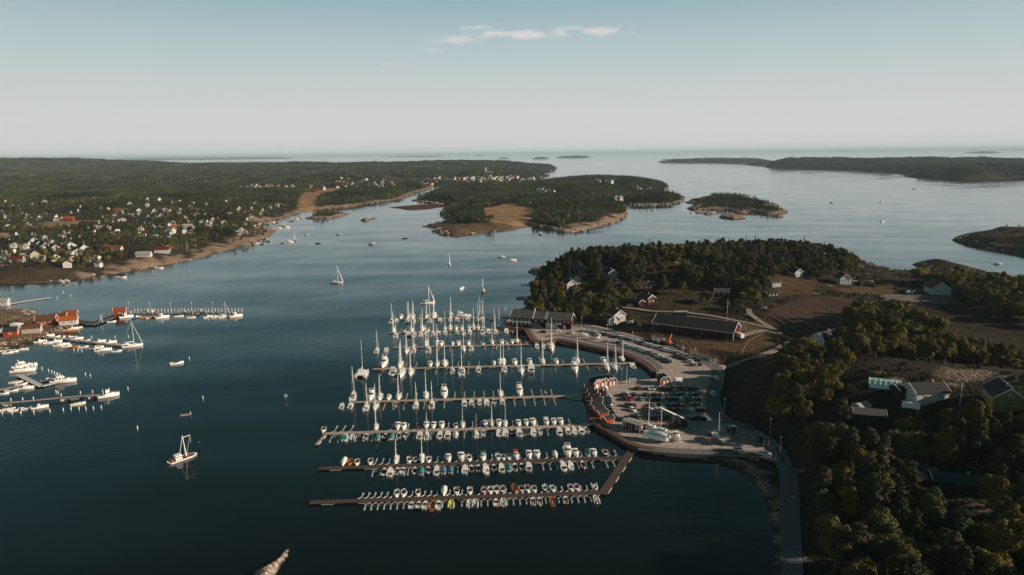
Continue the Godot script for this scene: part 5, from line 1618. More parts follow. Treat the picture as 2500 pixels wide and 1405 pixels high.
# ------------------------------------------------------------------ the village across the sound and the town behind
func in_zone(p: Vector3) -> bool:
	for l in lands:
		for zn in l.zones:
			if Geometry2D.is_point_in_polygon(Vector2(p.x, p.z), zn[0]):
				return true
	return false


func make_village() -> void:
	var big := [
		[164, 652, 12, 9, 5, 0.9, "wall_white", "roof_brown", "white house with brown roof just above the mainland rocks"],
		[240, 652, 8, 7, 5, 1.35, "wall_white", "roof_grey", "small white gabled house alone on the shore meadow"],
		[134, 637, 14, 10, 5.5, 0.7, "wall_white", "roof_grey", "large white house with pale grey roof near the shore"],
		[97, 637, 13, 8, 3.4, 0.3, "wall_white", "roof_pale", "low white garage block between two shore houses"],
		[84, 630, 15, 11, 6, 0.75, "wall_cream", "roof_dark", "cream gabled house with wide black roof"],
		[42, 641, 15, 9, 4.5, 0.2, "wall_white", "roof_red", "white house with dull red roof behind the bushes"],
		[134, 613, 13, 10, 6, 0.7, "wall_cream", "roof_dark", "cream house with black roof and orange porch"],
		[201, 612, 14, 10, 5, 0.6, "wall_white", "roof_teal", "white house with blue-grey roof in the village middle"],
		[274, 613, 26, 9, 4, 0.12, "wall_white", "roof_tile", "long white house with bright red roof beside a drive"],
		[351, 627, 19, 9, 3.6, 0.15, "wall_white", "roof_pale", "flat white bungalow on the shore rocks"],
		[396, 617, 20, 10, 4.5, 0.25, "wall_white", "roof_red", "white villa with deep red roof near the flagpole"],
		[408, 612, 12, 9, 4.5, 1.0, "wall_white", "roof_orange", "white wing with orange roof behind the red-roofed villa"],
		[168, 539, 20, 9, 5, 0.1, "wall_shed", "roof_orange", "bright orange-red barn at the top of the stubble field"],
		[134, 533, 15, 9, 4.5, 0.5, "wall_white", "roof_orange", "white farmhouse with orange roof by the stubble field"],
		[289, 516, 18, 9, 4, 0.1, "wall_cream", "roof_orange", "orange roofed cream house at the forest edge"],
		[335, 518, 16, 10, 5, 0.6, "wall_white", "roof_tile", "white house with red roof below the forest edge"],
		[360, 507, 8, 8, 8, 1.1, "wall_white", "roof_pale", "tall narrow white house in the upper village"],
		[464, 513, 14, 9, 4, 0.6, "wall_shed", "roof_orange", "orange-red house in the upper village trees"],
		[430, 559, 15, 9, 4, 0.3, "wall_yellow", "roof_orange", "yellow house with orange roof on the village ridge"],
		[457, 557, 17, 9, 4, 0.3, "wall_cream", "roof_pale", "pinkish cream house beside the yellow house"],
		[568, 558, 13, 9, 4.5, 0.7, "wall_blue", "roof_teal", "pale blue house with teal roof by the rock headland"],
		[213, 522, 12, 8, 4.5, 0.5, "wall_blue", "roof_teal", "blue house with teal roof beside the upper lane"],
		[81, 537, 11, 8, 4.5, 0.9, "wall_blue", "roof_pale", "light blue house in the western row"],
		[590, 573, 17, 9, 4, 0.2, "wall_white", "roof_pale", "wide white house on the bare rock headland"],
	]
	for b in big:
		house("house", b[0], b[1], b[2] * 0.84, b[3] * 0.86, b[4] * 0.9, b[5] * (1.0 if b[5] < 0.35 else -1.15), b[6], b[7], b[8], {"windows": 2 if b[1] > 590 else 0, "clear": 5.0})
	var pts := [106, 603, 92, 601, 173, 591, 193, 586, 130, 598, 82, 593, 33, 606, 9, 629, 19, 559, 69, 551, 11, 533, 56, 528, 66, 528, 58, 540, 94, 536, 191, 518, 245, 533, 279, 533, 324, 529, 281, 577, 281, 570, 340, 564, 259, 540, 22, 545, 375, 519, 386, 490, 421, 498, 435, 495, 402, 515, 399, 523, 408, 524, 392, 529, 437, 528, 504, 504, 491, 520, 499, 528, 422, 549, 491, 549, 556, 523, 579, 516, 585, 566, 372, 557, 345, 564, 358, 491, 418, 570, 450, 569, 75, 500, 15, 496, 336, 525, 230, 588, 170, 605, 190, 620, 212, 640, 175, 628, 155, 597, 60, 610, 1, 640, 5, 522, 108, 497, 300, 540, 316, 500, 470, 530, 520, 540, 545, 548, 605, 540, 640, 520, 655, 510, 676, 505, 610, 512, 700, 470]
	for k in range(0, pts.size(), 2):
		var w: String = ["wall_white", "wall_white", "wall_white", "wall_cream", "wall_white", "wall_blue"][rng.randi() % 6]
		var r: String = ["roof_pale", "roof_grey", "roof_pale", "roof_dark", "roof_tile", "roof_pale"][rng.randi() % 6]
		var say := "%s village house with %s roof across the sound" % [w.replace("wall_", "").replace("blue", "pale blue"), {"roof_pale": "pale", "roof_grey": "grey", "roof_dark": "black", "roof_tile": "red"}[r]]
		house("house", pts[k], pts[k + 1], rng.randf_range(8, 12), rng.randf_range(6.5, 8.5), rng.randf_range(3.4, 5.0), rng.randf_range(-1.3, -0.35), w, r, say, {"group": say.replace("house", "houses"), "clear": 5.0, "chimney": false})
	for z in [[5, 240, 545, 640, 48], [240, 420, 500, 585, 44], [400, 640, 490, 570, 46], [5, 200, 505, 545, 24]]:
		for k in int(z[4]):
			var p := land_spot(rng.randf_range(z[0], z[1]), rng.randf_range(z[2], z[3]))
			if p.y < 2.0 or p.x < -1400.0 or in_zone(p):
				continue
			var w: String = ["wall_white", "wall_white", "wall_white", "wall_cream"][rng.randi() % 4]
			var r: String = ["roof_pale", "roof_grey", "roof_pale", "roof_dark", "roof_tile"][rng.randi() % 5]
			var say := "small %s outbuilding with %s roof among village gardens" % [w.replace("wall_", ""), {"roof_pale": "pale", "roof_grey": "grey", "roof_dark": "black", "roof_tile": "red"}[r]]
			house_at("outbuilding", p, rng.randf_range(5, 9), rng.randf_range(4.5, 6.5), rng.randf_range(2.6, 3.8), rng.randf_range(-1.3, 0.2), w, r, say, {"group": say.replace("building", "buildings"), "clear": 3.5, "chimney": false, "category": "shed"})
	# the far town and the hamlets
	for z in [[585, 722, 457, 463, 34], [742, 790, 458, 466, 6], [822, 962, 446, 461, 34], [1025, 1075, 446, 453, 12], [1080, 1200, 436, 453, 44], [1200, 1312, 438, 452, 56], [1180, 1215, 424, 430, 7], [1430, 1500, 441, 452, 12], [1550, 1600, 462, 468, 4], [1310, 1360, 470, 478, 5], [335, 372, 417, 421, 6], [1480, 1515, 489, 496, 5]]:
		for k in int(z[4]):
			var px := rng.randf_range(z[0], z[1])
			var py := rng.randf_range(z[2], z[3])
			var p := land_spot(px, py)
			if p.y < 0.6:
				continue
			var w: String = ["wall_white", "wall_white", "wall_white", "wall_white", "wall_cream", "wall_shed"][rng.randi() % 6]
			var r: String = ["roof_pale", "roof_pale", "roof_grey", "roof_tile", "roof_pale"][rng.randi() % 5]
			var say := "%s house with %s roof in the far coastal town" % [{"wall_white": "white", "wall_cream": "cream", "wall_shed": "red"}[w], {"roof_pale": "pale", "roof_grey": "grey", "roof_tile": "red tiled"}[r]]
			var big_k := rng.randf_range(1.0, 1.45)
			house_at("house", p, 13 * big_k, 9 * big_k, 6.0 * big_k, rng.randf_range(-1.4, -0.3), w, r, say, {"group": say.replace("house", "houses"), "clear": 24.0, "chimney": false, "verge": false})
	var ch := house("church", 1193, 428, 30, 14, 10, 0.2, "wall_white", "roof_grey", "white church with a slim tower above the far town", {"category": "church", "verge": false})
	part("tower", Shape.new().box(Vector3(-14, 14, 0), Vector3(8, 34, 8), Basis.IDENTITY, 0.95).mesh(), M.wall_white, ch)
	part("spire", Shape.new().bar(Vector3(-14, 31, 0), Vector3(-14, 46, 0), 4.6, 0.2, 8).mesh(), M.roof_grey, ch)
	house("boathouse", 1703, 514, 9, 6, 4, 1.2, "wall_shed", "roof_dark", "tiny red boathouse at the foot of the rocky islet", {"category": "shed"})
	house("barn", 769, 467, 22, 10, 6, 0.2, "wall_shed", "roof_red", "red farm building beside the straw field", {"category": "barn"})


# ------------------------------------------------------------------ cars: nose toward -z
var car_protos := {}

func car_proto(kind: String) -> Node3D:
	if car_protos.has(kind):
		return car_protos[kind]
	var r := Node3D.new()
	car_protos[kind] = r
	var L := 4.4
	var roof_y := 1.48
	var back := 1.75
	var front := -0.55
	if kind == "estate":
		back = 2.05
	elif kind == "van":
		L = 5.0
		roof_y = 2.05
		back = 2.35
		front = -1.2
	var s := Shape.new()
	# body: lofted from front to rear
	var prof := [[-L * 0.5, 0.35, 0.62, 0.72], [-L * 0.5 + 0.25, 0.25, 0.8, 0.84], [-L * 0.25, 0.22, 0.95, 0.9], [0.0, 0.22, 0.98, 0.9], [L * 0.3, 0.22, 1.0, 0.9], [L * 0.5 - 0.15, 0.25, 0.98, 0.86], [L * 0.5, 0.4, 0.8, 0.8]]
	var rings := []
	for p in prof:
		rings.append(PackedVector3Array([Vector3(-p[3] * 0.95, p[1], p[0]), Vector3(-p[3], (p[1] + p[2]) * 0.5, p[0]), Vector3(-p[3] * 0.93, p[2], p[0]), Vector3(p[3] * 0.93, p[2], p[0]), Vector3(p[3], (p[1] + p[2]) * 0.5, p[0]), Vector3(p[3] * 0.95, p[1], p[0])]))
	s.loft(rings, true)
	for e in [0, rings.size() - 1]:
		var q: PackedVector3Array = rings[e]
		for k in range(1, 5):
			s.tri(q[0], q[k], q[k + 1])
	part("body", s.mesh(), M.car_white, r)
	var g := Shape.new()
	var low := PackedVector3Array([Vector3(-0.82, 0.95, front - 0.55), Vector3(0.82, 0.95, front - 0.55), Vector3(0.82, 0.97, back + 0.1), Vector3(-0.82, 0.97, back + 0.1)])
	var top := PackedVector3Array([Vector3(-0.66, roof_y - 0.04, front + 0.2), Vector3(0.66, roof_y - 0.04, front + 0.2), Vector3(0.66, roof_y - 0.06, back - 0.3), Vector3(-0.66, roof_y - 0.06, back - 0.3)])
	g.loft([low, top], true)
	part("window", g.mesh(), M.glass, r)
	part("roof", Shape.new().box(Vector3(0, roof_y - 0.02, (front + back) * 0.5 - 0.05), Vector3(1.36, 0.08, back - front - 0.45), Basis.IDENTITY, 0.92).mesh(), M.car_white, r)
	var pil := Shape.new()
	for sx in [-1.0, 1.0]:
		pil.bar(Vector3(sx * 0.84, 0.95, front - 0.55), Vector3(sx * 0.68, roof_y, front + 0.2), 0.05, 0.05, 4)
		pil.bar(Vector3(sx * 0.84, 0.95, (front + back) * 0.5), Vector3(sx * 0.68, roof_y, (front + back) * 0.5), 0.05, 0.05, 4)
		pil.bar(Vector3(sx * 0.84, 0.95, back + 0.1), Vector3(sx * 0.68, roof_y, back - 0.3), 0.07, 0.07, 4)
	part("pillars", pil.mesh(), M.car_white, r)
	for sx in [-1.0, 1.0]:
		for z in [-L * 0.3, L * 0.3]:
			part("wheel", Shape.new().bar(Vector3(sx * 0.72, 0.32, z), Vector3(sx * 0.92, 0.32, z), 0.32, 0.32, 10).mesh(), M.rubber, r)
		part("headlight", Shape.new().box(Vector3(sx * 0.6, 0.68, -L * 0.5 + 0.05), Vector3(0.35, 0.14, 0.12)).mesh(), M.aluminium, r)
		part("tail_light", Shape.new().box(Vector3(sx * 0.66, 0.8, L * 0.5 - 0.03), Vector3(0.25, 0.18, 0.1)).mesh(), M.red, r)
	return r


const CAR_TONES := {"w": ["car_white", "white"], "s": ["car_silver", "silver"], "g": ["car_grey", "grey"], "k": ["car_black", "black"], "b": ["car_blue", "dark blue"], "r": ["car_red", "red"], "o": ["car_orange", "orange"], "m": ["car_maroon", "maroon"], "t": ["car_teal", "pale teal"]}

func put_car(at: Vector3, turn: float, tone: String, kind: String, where: String, group: String) -> void:
	var r: Node3D = car_proto(kind).duplicate()
	r.name = numbered("car" if kind != "van" else "van")
	add_child(r)
	r.position = at
	r.rotation.y = turn
	r.scale = Vector3.ONE * 1.08
	for c in r.get_children():
		var nm := String(c.name).rstrip("0123456789")
		if nm in ["body", "roof", "pillars"]:
			(c as MeshInstance3D).material_override = M[CAR_TONES[tone][0]]
	tag(r, "%s %s, %s" % [CAR_TONES[tone][1], {"car": "hatchback", "estate": "car", "van": "van"}[kind], where], "car" if kind != "van" else "van", group)


func make_cars() -> void:
	# lower car park: rows of [column, tone], row line, heading
	var rows := [
		["row by the basin sheds", 951, 952, 0.25, "1558k 1583s 1594s 1606k 1620k 1632k 1645wV 1658k 1671o 1682k 1692k 1706t"],
		["second row", 967, 966.5, 0.3, "1522k 1534w 1547k 1578b 1599k 1616s 1627g 1651k 1663b 1676s 1689k 1700k"],
		["third row", 976.5, 977, 0.3, "1527k 1539r 1565t 1591k 1604b 1633k 1646b 1662w 1678k 1691s 1702k"],
		["fourth row", 993, 993, 0.3, "1534m 1545m 1598s 1611b 1638k 1650k 1663r 1694k 1705k"],
		["fifth row", 1003.5, 1004, 0.3, "1545w 1575m 1588w 1604w 1643k 1661g 1688w 1705k 1717k"],
		["row beside the mobile crane", 1020, 1024, 0.25, "1545k 1558t 1586m 1596b 1616k 1628k 1688k 1702k 1715k"],
	]
	for r in rows:
		var words: PackedStringArray = r[4].split(" ")
		for k in words.size():
			var w := words[k]
			var x := float(w.left(4))
			var p := spot(x, lerpf(r[1], r[2], (x - 1520.0) / 190.0), 2.01)
			put_car(p, r[3] + rng.randf_range(-0.06, 0.06) + (PI if rng.randf() < 0.4 else 0.0), w[4], "van" if w.ends_with("V") else ["car", "estate"][rng.randi() % 2], "%s from the sheds in the %s" % [ordinal(k), r[0]], "cars in the lower car park")
	# parked against the sheds
	var side := "1472w952 1463b957 1473r962 1475k967 1481s972 1482b978 1484k984 1485b989 1483k995 1484k1001 1489k1011 1497k1022 1512k1028"
	var ws := side.split(" ")
	for k in ws.size():
		var w := ws[k]
		put_car(spot(float(w.left(4)), float(w.substr(5)), 2.01), PI / 2 - 0.35 + rng.randf_range(-0.05, 0.05), w[4], ["car", "estate"][rng.randi() % 2], "%s from the basin, parked facing the sheds" % ordinal(k), "cars parked along the red sheds")
	# upper car park: two curved rows
	var up := [
		["upper quay car park row", "1424w810 1448w812 1458w820 1468w816 1482o820 1493s821 1502k825 1511w825 1519w826 1527k830 1534w830 1542s832 1551w834 1558w836 1566g839 1576w843 1583w844 1590w846 1598w849 1605w850 1612r852 1620w856 1626w858 1646w862 1655r864 1665k868"],
		["waterside quay car park row", "1484w836 1511k839 1520w844 1528w846 1536w849 1545w851 1552w852 1559s856 1568w858 1576w861 1589r866 1599t868 1605w872 1611w874 1616k879 1623k881 1630k886"],
		["road end of quay car park", "1653r871 1660m875 1672g879 1683w885 1683g878 1696k878 1704k882 1742k875 1708t892 1692s893"],
		["forecourt of the clubhouse", "1277wV790 1312kV803 1360w803 1361w810 1373k801 1325k813"],
	]
	for r in up:
		var given: PackedStringArray = r[1].split(" ")
		var words := PackedStringArray()
		for k in given.size():
			words.append(given[k])
			if k + 1 < given.size() and r[0].ends_with("row") and not given[k].contains("V"):
				var x0 := float(given[k].left(4))
				var x1 := float(given[k + 1].left(4))
				if x1 - x0 > 9.5 and x1 - x0 < 30.0:
					words.append("%d%s%d" % [int((x0 + x1) * 0.5), "wskgwb"[k % 6], int((float(given[k].substr(5)) + float(given[k + 1].substr(5))) * 0.5)])
		for k in words.size():
			var w := words[k]
			var van := w.contains("V")
			var p := spot(float(w.left(4)), float(w.substr(6 if van else 5)), 2.01)
			put_car(p, 0.85 + rng.randf_range(-0.08, 0.08) if r[0] != up[3][0] else rng.randf_range(1.2, 1.8), w[4], "van" if van else ["car", "estate"][rng.randi() % 2], "%s from clubhouse in the %s" % [ordinal(k), r[0]], "cars in the quay car park")
	for c in [[1749, 925, 2.01, 0.15, "w", "car", "driving past the twin sheds on the harbour road"], [1740, 963, 2.01, 0.1, "w", "car", "driving along the lower car park on harbour road"], [1805, 1101, 2.06, -1.5, "w", "estate", "parked by the bay road below the laid-up sailing boat"], [1868, 1112, 2.06, -1.85, "w", "estate", "turning at the bend of the bay road"]]:
		put_car(spot(c[0], c[1], c[2]), c[3], c[4], c[5], c[6], "cars on the harbour road")
	for c in [[1864, 755, "w", "parked on the farm lane by the ploughed field"], [1885, 748, "r", "parked beside another car near the black cabin"], [2302, 968, "k", "parked on the gravel drive of modern house"], [1500, 794, "w", "parked before the white garage"], [1537, 790, "w", "parked beside the white two-storey house"], [1548, 787, "w", "second car beside the white two-storey house"], [1537, 748, "w", "parked on the lane below the dark red houses"], [2125, 690, "w", "parked on the heath behind the white villa"], [1826, 771, "w", "parked at the farm lane corner"]]:
		var p := land_spot(c[0], c[1]) + Vector3(0, 0.1, 0)
		keep_clear.append(Vector3(p.x, p.z, 5))
		put_car(p, rng.randf_range(0.9, 1.6), c[2], "car", c[3], "")


# ------------------------------------------------------------------ the boat yard
func cradle_under(boat: Node3D, L: float) -> void:
	var o := thing("boat_cradle", "steel cradle under the " + String(boat.get_meta("label")).replace(", laid up on the yard", "").replace(", standing", "").replace(" with its mast standing", ""), "cradle", Vector3(boat.position.x, 2.0, boat.position.z), boat.rotation.y)
	part("frame", Shape.new().box(Vector3(-0.8, 0.12, 0), Vector3(0.18, 0.2, L * 0.5)).box(Vector3(0.8, 0.12, 0), Vector3(0.18, 0.2, L * 0.5)).box(Vector3(0, 0.2, L * 0.2), Vector3(2.2, 0.16, 0.16)).box(Vector3(0, 0.2, -L * 0.2), Vector3(2.2, 0.16, 0.16)).mesh(), M.steel, o)
	for s in [-1.0, 1.0]:
		for z in [-0.2, 0.2]:
			part("post", Shape.new().bar(Vector3(s * 1.2, 0.1, z * L), Vector3(s * 1.0, boat.position.y - 1.8, z * L), 0.07, 0.07, 5).mesh(), M.steel, o)


func make_yard() -> void:
	for b in [[1588, 1054, "s", "W", 10.5, -1.0, -0.75, 2.0, "laid up on the yard behind the harbour office"], [1618, 1063, "s", "C", 9.0, -1.0, -0.75, 2.0, "laid up on the yard with its mast standing"], [1600, 1076, "c", "A", 11.0, -1.0, -0.65, 2.0, "laid up on the yard under pale sheeting"], [1651, 1074, "m", "W", 8.0, 0.1, 1.0, 1.7, "standing alone on the yard"], [1752, 1080, "s", "B", 9.0, 0.1, 1.0, 2.4, "standing high on red beams beside the tractor"]]:
		var p := spot(b[0], b[1], 2.0)
		p.y = 2.0 + float(b[7]) * 0.7
		var o := put_boat(b[2], b[3], p, Vector3(b[5], 0, b[6]).normalized(), b[4], b[8], "")
		cradle_under(o, b[4])
		for nm in ["forestay", "boom", "sprayhood"]:      # unrigged for the winter
			if o.has_node(nm):
				o.get_node(nm).free()
	# mobile boat crane
	var c := thing("mobile_crane", "dark maroon mobile crane with a long raised steel boom", "crane", spot(1656, 1042, 2.0), PI / 2 + 0.1)
	part("chassis", Shape.new().box(Vector3(0, 1.1, 0), Vector3(2.8, 1.1, 7.6), Basis.IDENTITY, 0.96).mesh(), M.maroon, c)
	part("cab", cabin(1.2, 1.1, 1.6, 3.3, -0.2, -1.9, 0.3, 0.95), M.maroon, c)
	part("window", glazing(1.2, 1.1, 1.6, 3.3, -0.2, -1.9, 0.3, 0.4, 0.85, 0.95), M.glass, c)
	part("counterweight", Shape.new().box(Vector3(0, 2.3, 2.6), Vector3(2.6, 1.5, 1.9), Basis.IDENTITY, 0.9).mesh(), M.black, c)
	part("boom", Shape.new().bar(Vector3(0.2, 3.4, 2.4), Vector3(0.0, 9.2, -8.6), 0.5, 0.36, 4).mesh(), M.steel, c)
	part("lift_ram", Shape.new().bar(Vector3(0, 2.0, -2.4), Vector3(0.1, 5.9, -2.2), 0.16, 0.12, 6).mesh(), M.aluminium, c)
	for s in [-1.0, 1.0]:
		for z in [-2.8, -1.2, 1.3, 2.9]:
			part("wheel", Shape.new().bar(Vector3(s * 1.05, 0.65, z), Vector3(s * 1.5, 0.65, z), 0.65, 0.65, 12).mesh(), M.rubber, c)
	# lifting frame hung below the boom
	var f := thing("lifting_frame", "dark steel boat lifting frame with orange feet near the crane", "frame", spot(1614, 1028, 2.0), 0.2)
	for s in [-1.0, 1.0]:
		for z in [-1.0, 1.0]:
			part("leg", Shape.new().bar(Vector3(s * 2.1, 0.2, z * 1.5), Vector3(s * 1.2, 6.2, z * 0.6), 0.22, 0.2, 5).mesh(), M.dark, f)
		part("foot", Shape.new().box(Vector3(s * 2.1, 0.4, 1.5), Vector3(0.8, 0.8, 0.8), Basis.IDENTITY, 0.7).mesh(), M.orange, f)
	part("crossbeam", Shape.new().box(Vector3(0, 6.2, 0), Vector3(3.0, 0.5, 1.6)).mesh(), M.steel, f)
	# tractor with forks
	var t := thing("telehandler", "dark loader with white cab roof standing on the yard", "loader", spot(1788, 1058, 2.0), 0.25)
	part("chassis", Shape.new().box(Vector3(0, 1.15, 0.3), Vector3(2.2, 1.1, 5.2), Basis.IDENTITY, 0.95).mesh(), M.dark, t)
	part("cab", Shape.new().box(Vector3(0, 2.5, 0.5), Vector3(1.7, 1.7, 1.9), Basis.IDENTITY, 0.88).mesh(), M.glass, t)
	part("cab_roof", Shape.new().box(Vector3(0, 3.42, 0.5), Vector3(1.7, 0.16, 1.9)).mesh(), M.white, t)
	for s in [-1.0, 1.0]:
		part("mast_rail", Shape.new().box(Vector3(s * 0.9, 3.2, -2.6), Vector3(0.25, 5.4, 0.3)).mesh(), M.black, t)
		for z in [-1.5, 1.9]:
			part("wheel", Shape.new().bar(Vector3(s * 0.95, 0.75, z), Vector3(s * 1.45, 0.75, z), 0.75, 0.75, 12).mesh(), M.rubber, t)
	part("crossbar", Shape.new().box(Vector3(0.9, 5.7, -2.6), Vector3(4.2, 0.3, 0.3)).mesh(), M.black, t)
	part("bumper", Shape.new().box(Vector3(0, 0.8, 3.1), Vector3(2.6, 0.3, 0.3)).mesh(), M.pale_grey, t)
	for k in 2:
		var rb := thing("support_beam", ["red steel beam lying behind the raised sailing boat", "red steel beam lying under the raised sailing boat"][k], "beam", spot(1738, 1062 + k * 12, 2.0), 0.05)
		part("beam", Shape.new().box(Vector3(0, 0.3, 0), Vector3(4.5, 0.4, 0.5)).box(Vector3(1.8, 0.12, 0.8), Vector3(0.4, 0.24, 2.0)).mesh(), M.red, rb)
	# flat truck
	var tk := thing("truck", "dark flatbed truck with tall stakes by the bay road", "truck", spot(1861, 1086, 2.05), 0.15)
	part("bed", Shape.new().box(Vector3(0, 1.0, 1.0), Vector3(2.3, 0.3, 4.4)).mesh(), M.dark, tk)
	part("cab", Shape.new().box(Vector3(0, 1.6, -2.2), Vector3(2.2, 2.0, 1.8), Basis.IDENTITY, 0.9).mesh(), M.black, tk)
	part("windscreen", Shape.new().box(Vector3(0, 2.0, -3.06), Vector3(1.8, 0.8, 0.08)).mesh(), M.glass, tk)
	for s in [-1.0, 1.0]:
		for z in [-1.2, 3.1]:
			part("stake", Shape.new().box(Vector3(s * 1.1, 2.1, z), Vector3(0.12, 2.4, 0.12)).mesh(), M.steel, tk)
		for z in [-2.2, 1.9]:
			part("wheel", Shape.new().bar(Vector3(s * 0.85, 0.5, z), Vector3(s * 1.2, 0.5, z), 0.5, 0.5, 10).mesh(), M.rubber, tk)
	# orange telescopic loader by the cradles
	var ol := thing("orange_loader", "bright orange loader with raised arm beside the stacked cradles", "loader", spot(1634, 842, 2.0) + Vector3(0, 0.3, 0), -0.6)
	part("body", Shape.new().box(Vector3(0, 1.2, 0), Vector3(2.2, 1.2, 4.4), Basis.IDENTITY, 0.85).mesh(), M.orange, ol)
	part("cab", Shape.new().box(Vector3(-0.3, 2.4, 0.2), Vector3(1.4, 1.4, 1.6), Basis.IDENTITY, 0.85).mesh(), M.glass, ol)
	part("arm", Shape.new().bar(Vector3(0.5, 1.8, 1.6), Vector3(0.5, 6.2, -2.6), 0.4, 0.28, 4).mesh(), M.orange, ol)
	for s in [-1.0, 1.0]:
		for z in [-1.4, 1.4]:
			part("wheel", Shape.new().bar(Vector3(s * 0.9, 0.7, z), Vector3(s * 1.4, 0.7, z), 0.7, 0.7, 10).mesh(), M.rubber, ol)
	# empty boat cradles parked close together along the fence
	var pr := Node3D.new()
	part("frame", Shape.new().box(Vector3(-0.9, 0.15, 0), Vector3(0.2, 0.22, 3.6)).box(Vector3(0.9, 0.15, 0), Vector3(0.2, 0.22, 3.6)).box(Vector3(0, 0.25, 1.4), Vector3(2.0, 0.2, 0.2)).box(Vector3(0, 0.25, -1.4), Vector3(2.0, 0.2, 0.2)).mesh(), M.steel, pr)
	for s in [-1.0, 1.0]:
		for z in [-1.0, 1.0]:
			var po := part("post", Shape.new().bar(Vector3(s * 1.0, 0.2, z * 1.4), Vector3(s * 1.35, 2.1, z * 1.4), 0.08, 0.07, 5).mesh(), M.steel, pr)
			part("pad", Shape.new().box(Vector3(s * 1.3, 2.15, z * 1.4), Vector3(0.16, 0.35, 0.45)).mesh(), M.wood_brown, po)
	var tones := [M.steel, M.rust, M.aluminium, M.blue, M.rust, M.pale_grey, M.white]
	var says := ["grey", "rusty", "bright galvanised", "blue", "rusty", "pale grey", "white"]
	for z in [[1596, 829, 1628, 838, 30, "between the barn and the orange loader"], [1662, 850, 1748, 880, 66, "in the long bank beside the dry grass"]]:
		for k in int(z[4]):
			var t2 := rng.randf()
			var a := spot(lerpf(z[0], z[2], t2) + rng.randf_range(-3, 3), lerpf(z[1], z[3], t2) + rng.randf_range(-4.0, 4.5), 2.2)
			a.y = maxf(2.0, ground(a.x, a.z))
			var r: Node3D = pr.duplicate()
			r.name = numbered("boat_cradle")
			add_child(r)
			r.position = a
			r.rotation.y = rng.randf_range(-0.4, 0.4) + (PI / 2 if rng.randf() < 0.3 else 0.0)
			r.scale = Vector3.ONE * rng.randf_range(0.7, 1.1)
			var q := rng.randi() % 7
			for cc in r.get_children():
				(cc as MeshInstance3D).material_override = tones[q]
			tag(r, "%s empty steel boat cradle %s" % [says[q], z[5]], "cradle", "%s cradles %s" % [says[q], z[5]])
			keep_clear.append(Vector3(a.x, a.z, 3.0))
	# boats on trailers in the quay car park
	for b in [[1453, 829, "o", "W", 6.5, "on a trailer by the waterside row"], [1392, 817, "o", "L", 6.0, "on a trailer beside the quay edge"], [1612, 833, "o", "W", 6.0, "on a trailer at the cradle bank"], [1655, 941, "o", "L", 6.0, "on a trailer behind the twin sheds"], [1424, 822, "c", "C", 6.0, "on a trailer near the maroon tarpaulin"], [1667, 872, "o", "N", 6.5, "on a trailer between parked cars"]]:
		var p := spot(b[0], b[1], 2.0)
		put_boat(b[2], b[3], p + Vector3(0, 0.85, 0), Vector3(1, 0, 0.25), b[4], b[5], "")
		var tr := thing("boat_trailer", "steel trailer under the " + TONE_SAY[b[3]] + " " + KIND_SAY[b[2]] + " " + b[5].replace("on a trailer ", ""), "trailer", p, atan2(-1.0, -0.25))
		part("frame", Shape.new().box(Vector3(-0.7, 0.5, 0), Vector3(0.1, 0.12, b[4] * 0.9)).box(Vector3(0.7, 0.5, 0), Vector3(0.1, 0.12, b[4] * 0.9)).box(Vector3(0, 0.5, 0.8), Vector3(1.9, 0.12, 0.12)).box(Vector3(0, 0.5, -1.2), Vector3(1.4, 0.12, 0.12)).mesh(), M.steel, tr)
		for s in [-1.0, 1.0]:
			part("wheel", Shape.new().bar(Vector3(s * 0.85, 0.32, 0.8), Vector3(s * 1.05, 0.32, 0.8), 0.32, 0.32, 10).mesh(), M.rubber, tr)
	var bx := thing("box_trailer", "white box trailer parked behind the twin red sheds", "trailer", spot(1656, 934, 2.0), 0.2)
	part("body", Shape.new().box(Vector3(0, 1.45, 0), Vector3(4.0, 2.0, 2.0), Basis.IDENTITY, 0.97).mesh(), M.white, bx)
	for s in [-1.0, 1.0]:
		part("wheel", Shape.new().bar(Vector3(0, 0.35, s * 0.9), Vector3(0, 0.35, s * 1.1), 0.35, 0.35, 10).mesh(), M.rubber, bx)
	var wt := thing("white_lorry", "white lorry parked at the gable of the long barn", "lorry", land_spot(1806, 826) + Vector3(0, 0.05, 0), 0.3)
	keep_clear.append(Vector3(wt.position.x, wt.position.z, 6))
	part("box_body", Shape.new().box(Vector3(0, 2.0, 0.8), Vector3(2.4, 2.6, 4.6)).mesh(), M.white, wt)
	part("cab", Shape.new().box(Vector3(0, 1.5, -2.5), Vector3(2.2, 2.0, 1.8), Basis.IDENTITY, 0.9).mesh(), M.white, wt)
	part("windscreen", Shape.new().box(Vector3(0, 1.9, -3.38), Vector3(1.8, 0.8, 0.08)).mesh(), M.glass, wt)
	for s in [-1.0, 1.0]:
		for z in [-2.4, 2.0]:
			part("wheel", Shape.new().bar(Vector3(s * 0.9, 0.45, z), Vector3(s * 1.2, 0.45, z), 0.45, 0.45, 10).mesh(), M.rubber, wt)
	# fuel pumps at the basin edge
	for k in 3:
		var p := spot(1538 + k * 6.5, 937, 2.0)
		var o := thing("service_cabinet", "white service cabinet at the basin edge by the tall pole", "cabinet", p, -0.1, "white cabinets at the basin edge")
		part("cabinet", Shape.new().box(Vector3(0, 1.3, 0), Vector3(1.0, 2.6, 0.8)).mesh(), M.white, o)
		part("plinth", Shape.new().box(Vector3(0, 0.1, 0), Vector3(1.3, 0.2, 1.1)).mesh(), M.concrete, o)
	# small jetties under the wood
	jetty([1312, 695, 1270, 697], 1.6, 0.8, M.wood_brown, "dark narrow jetty under the wooded point", 4.0)
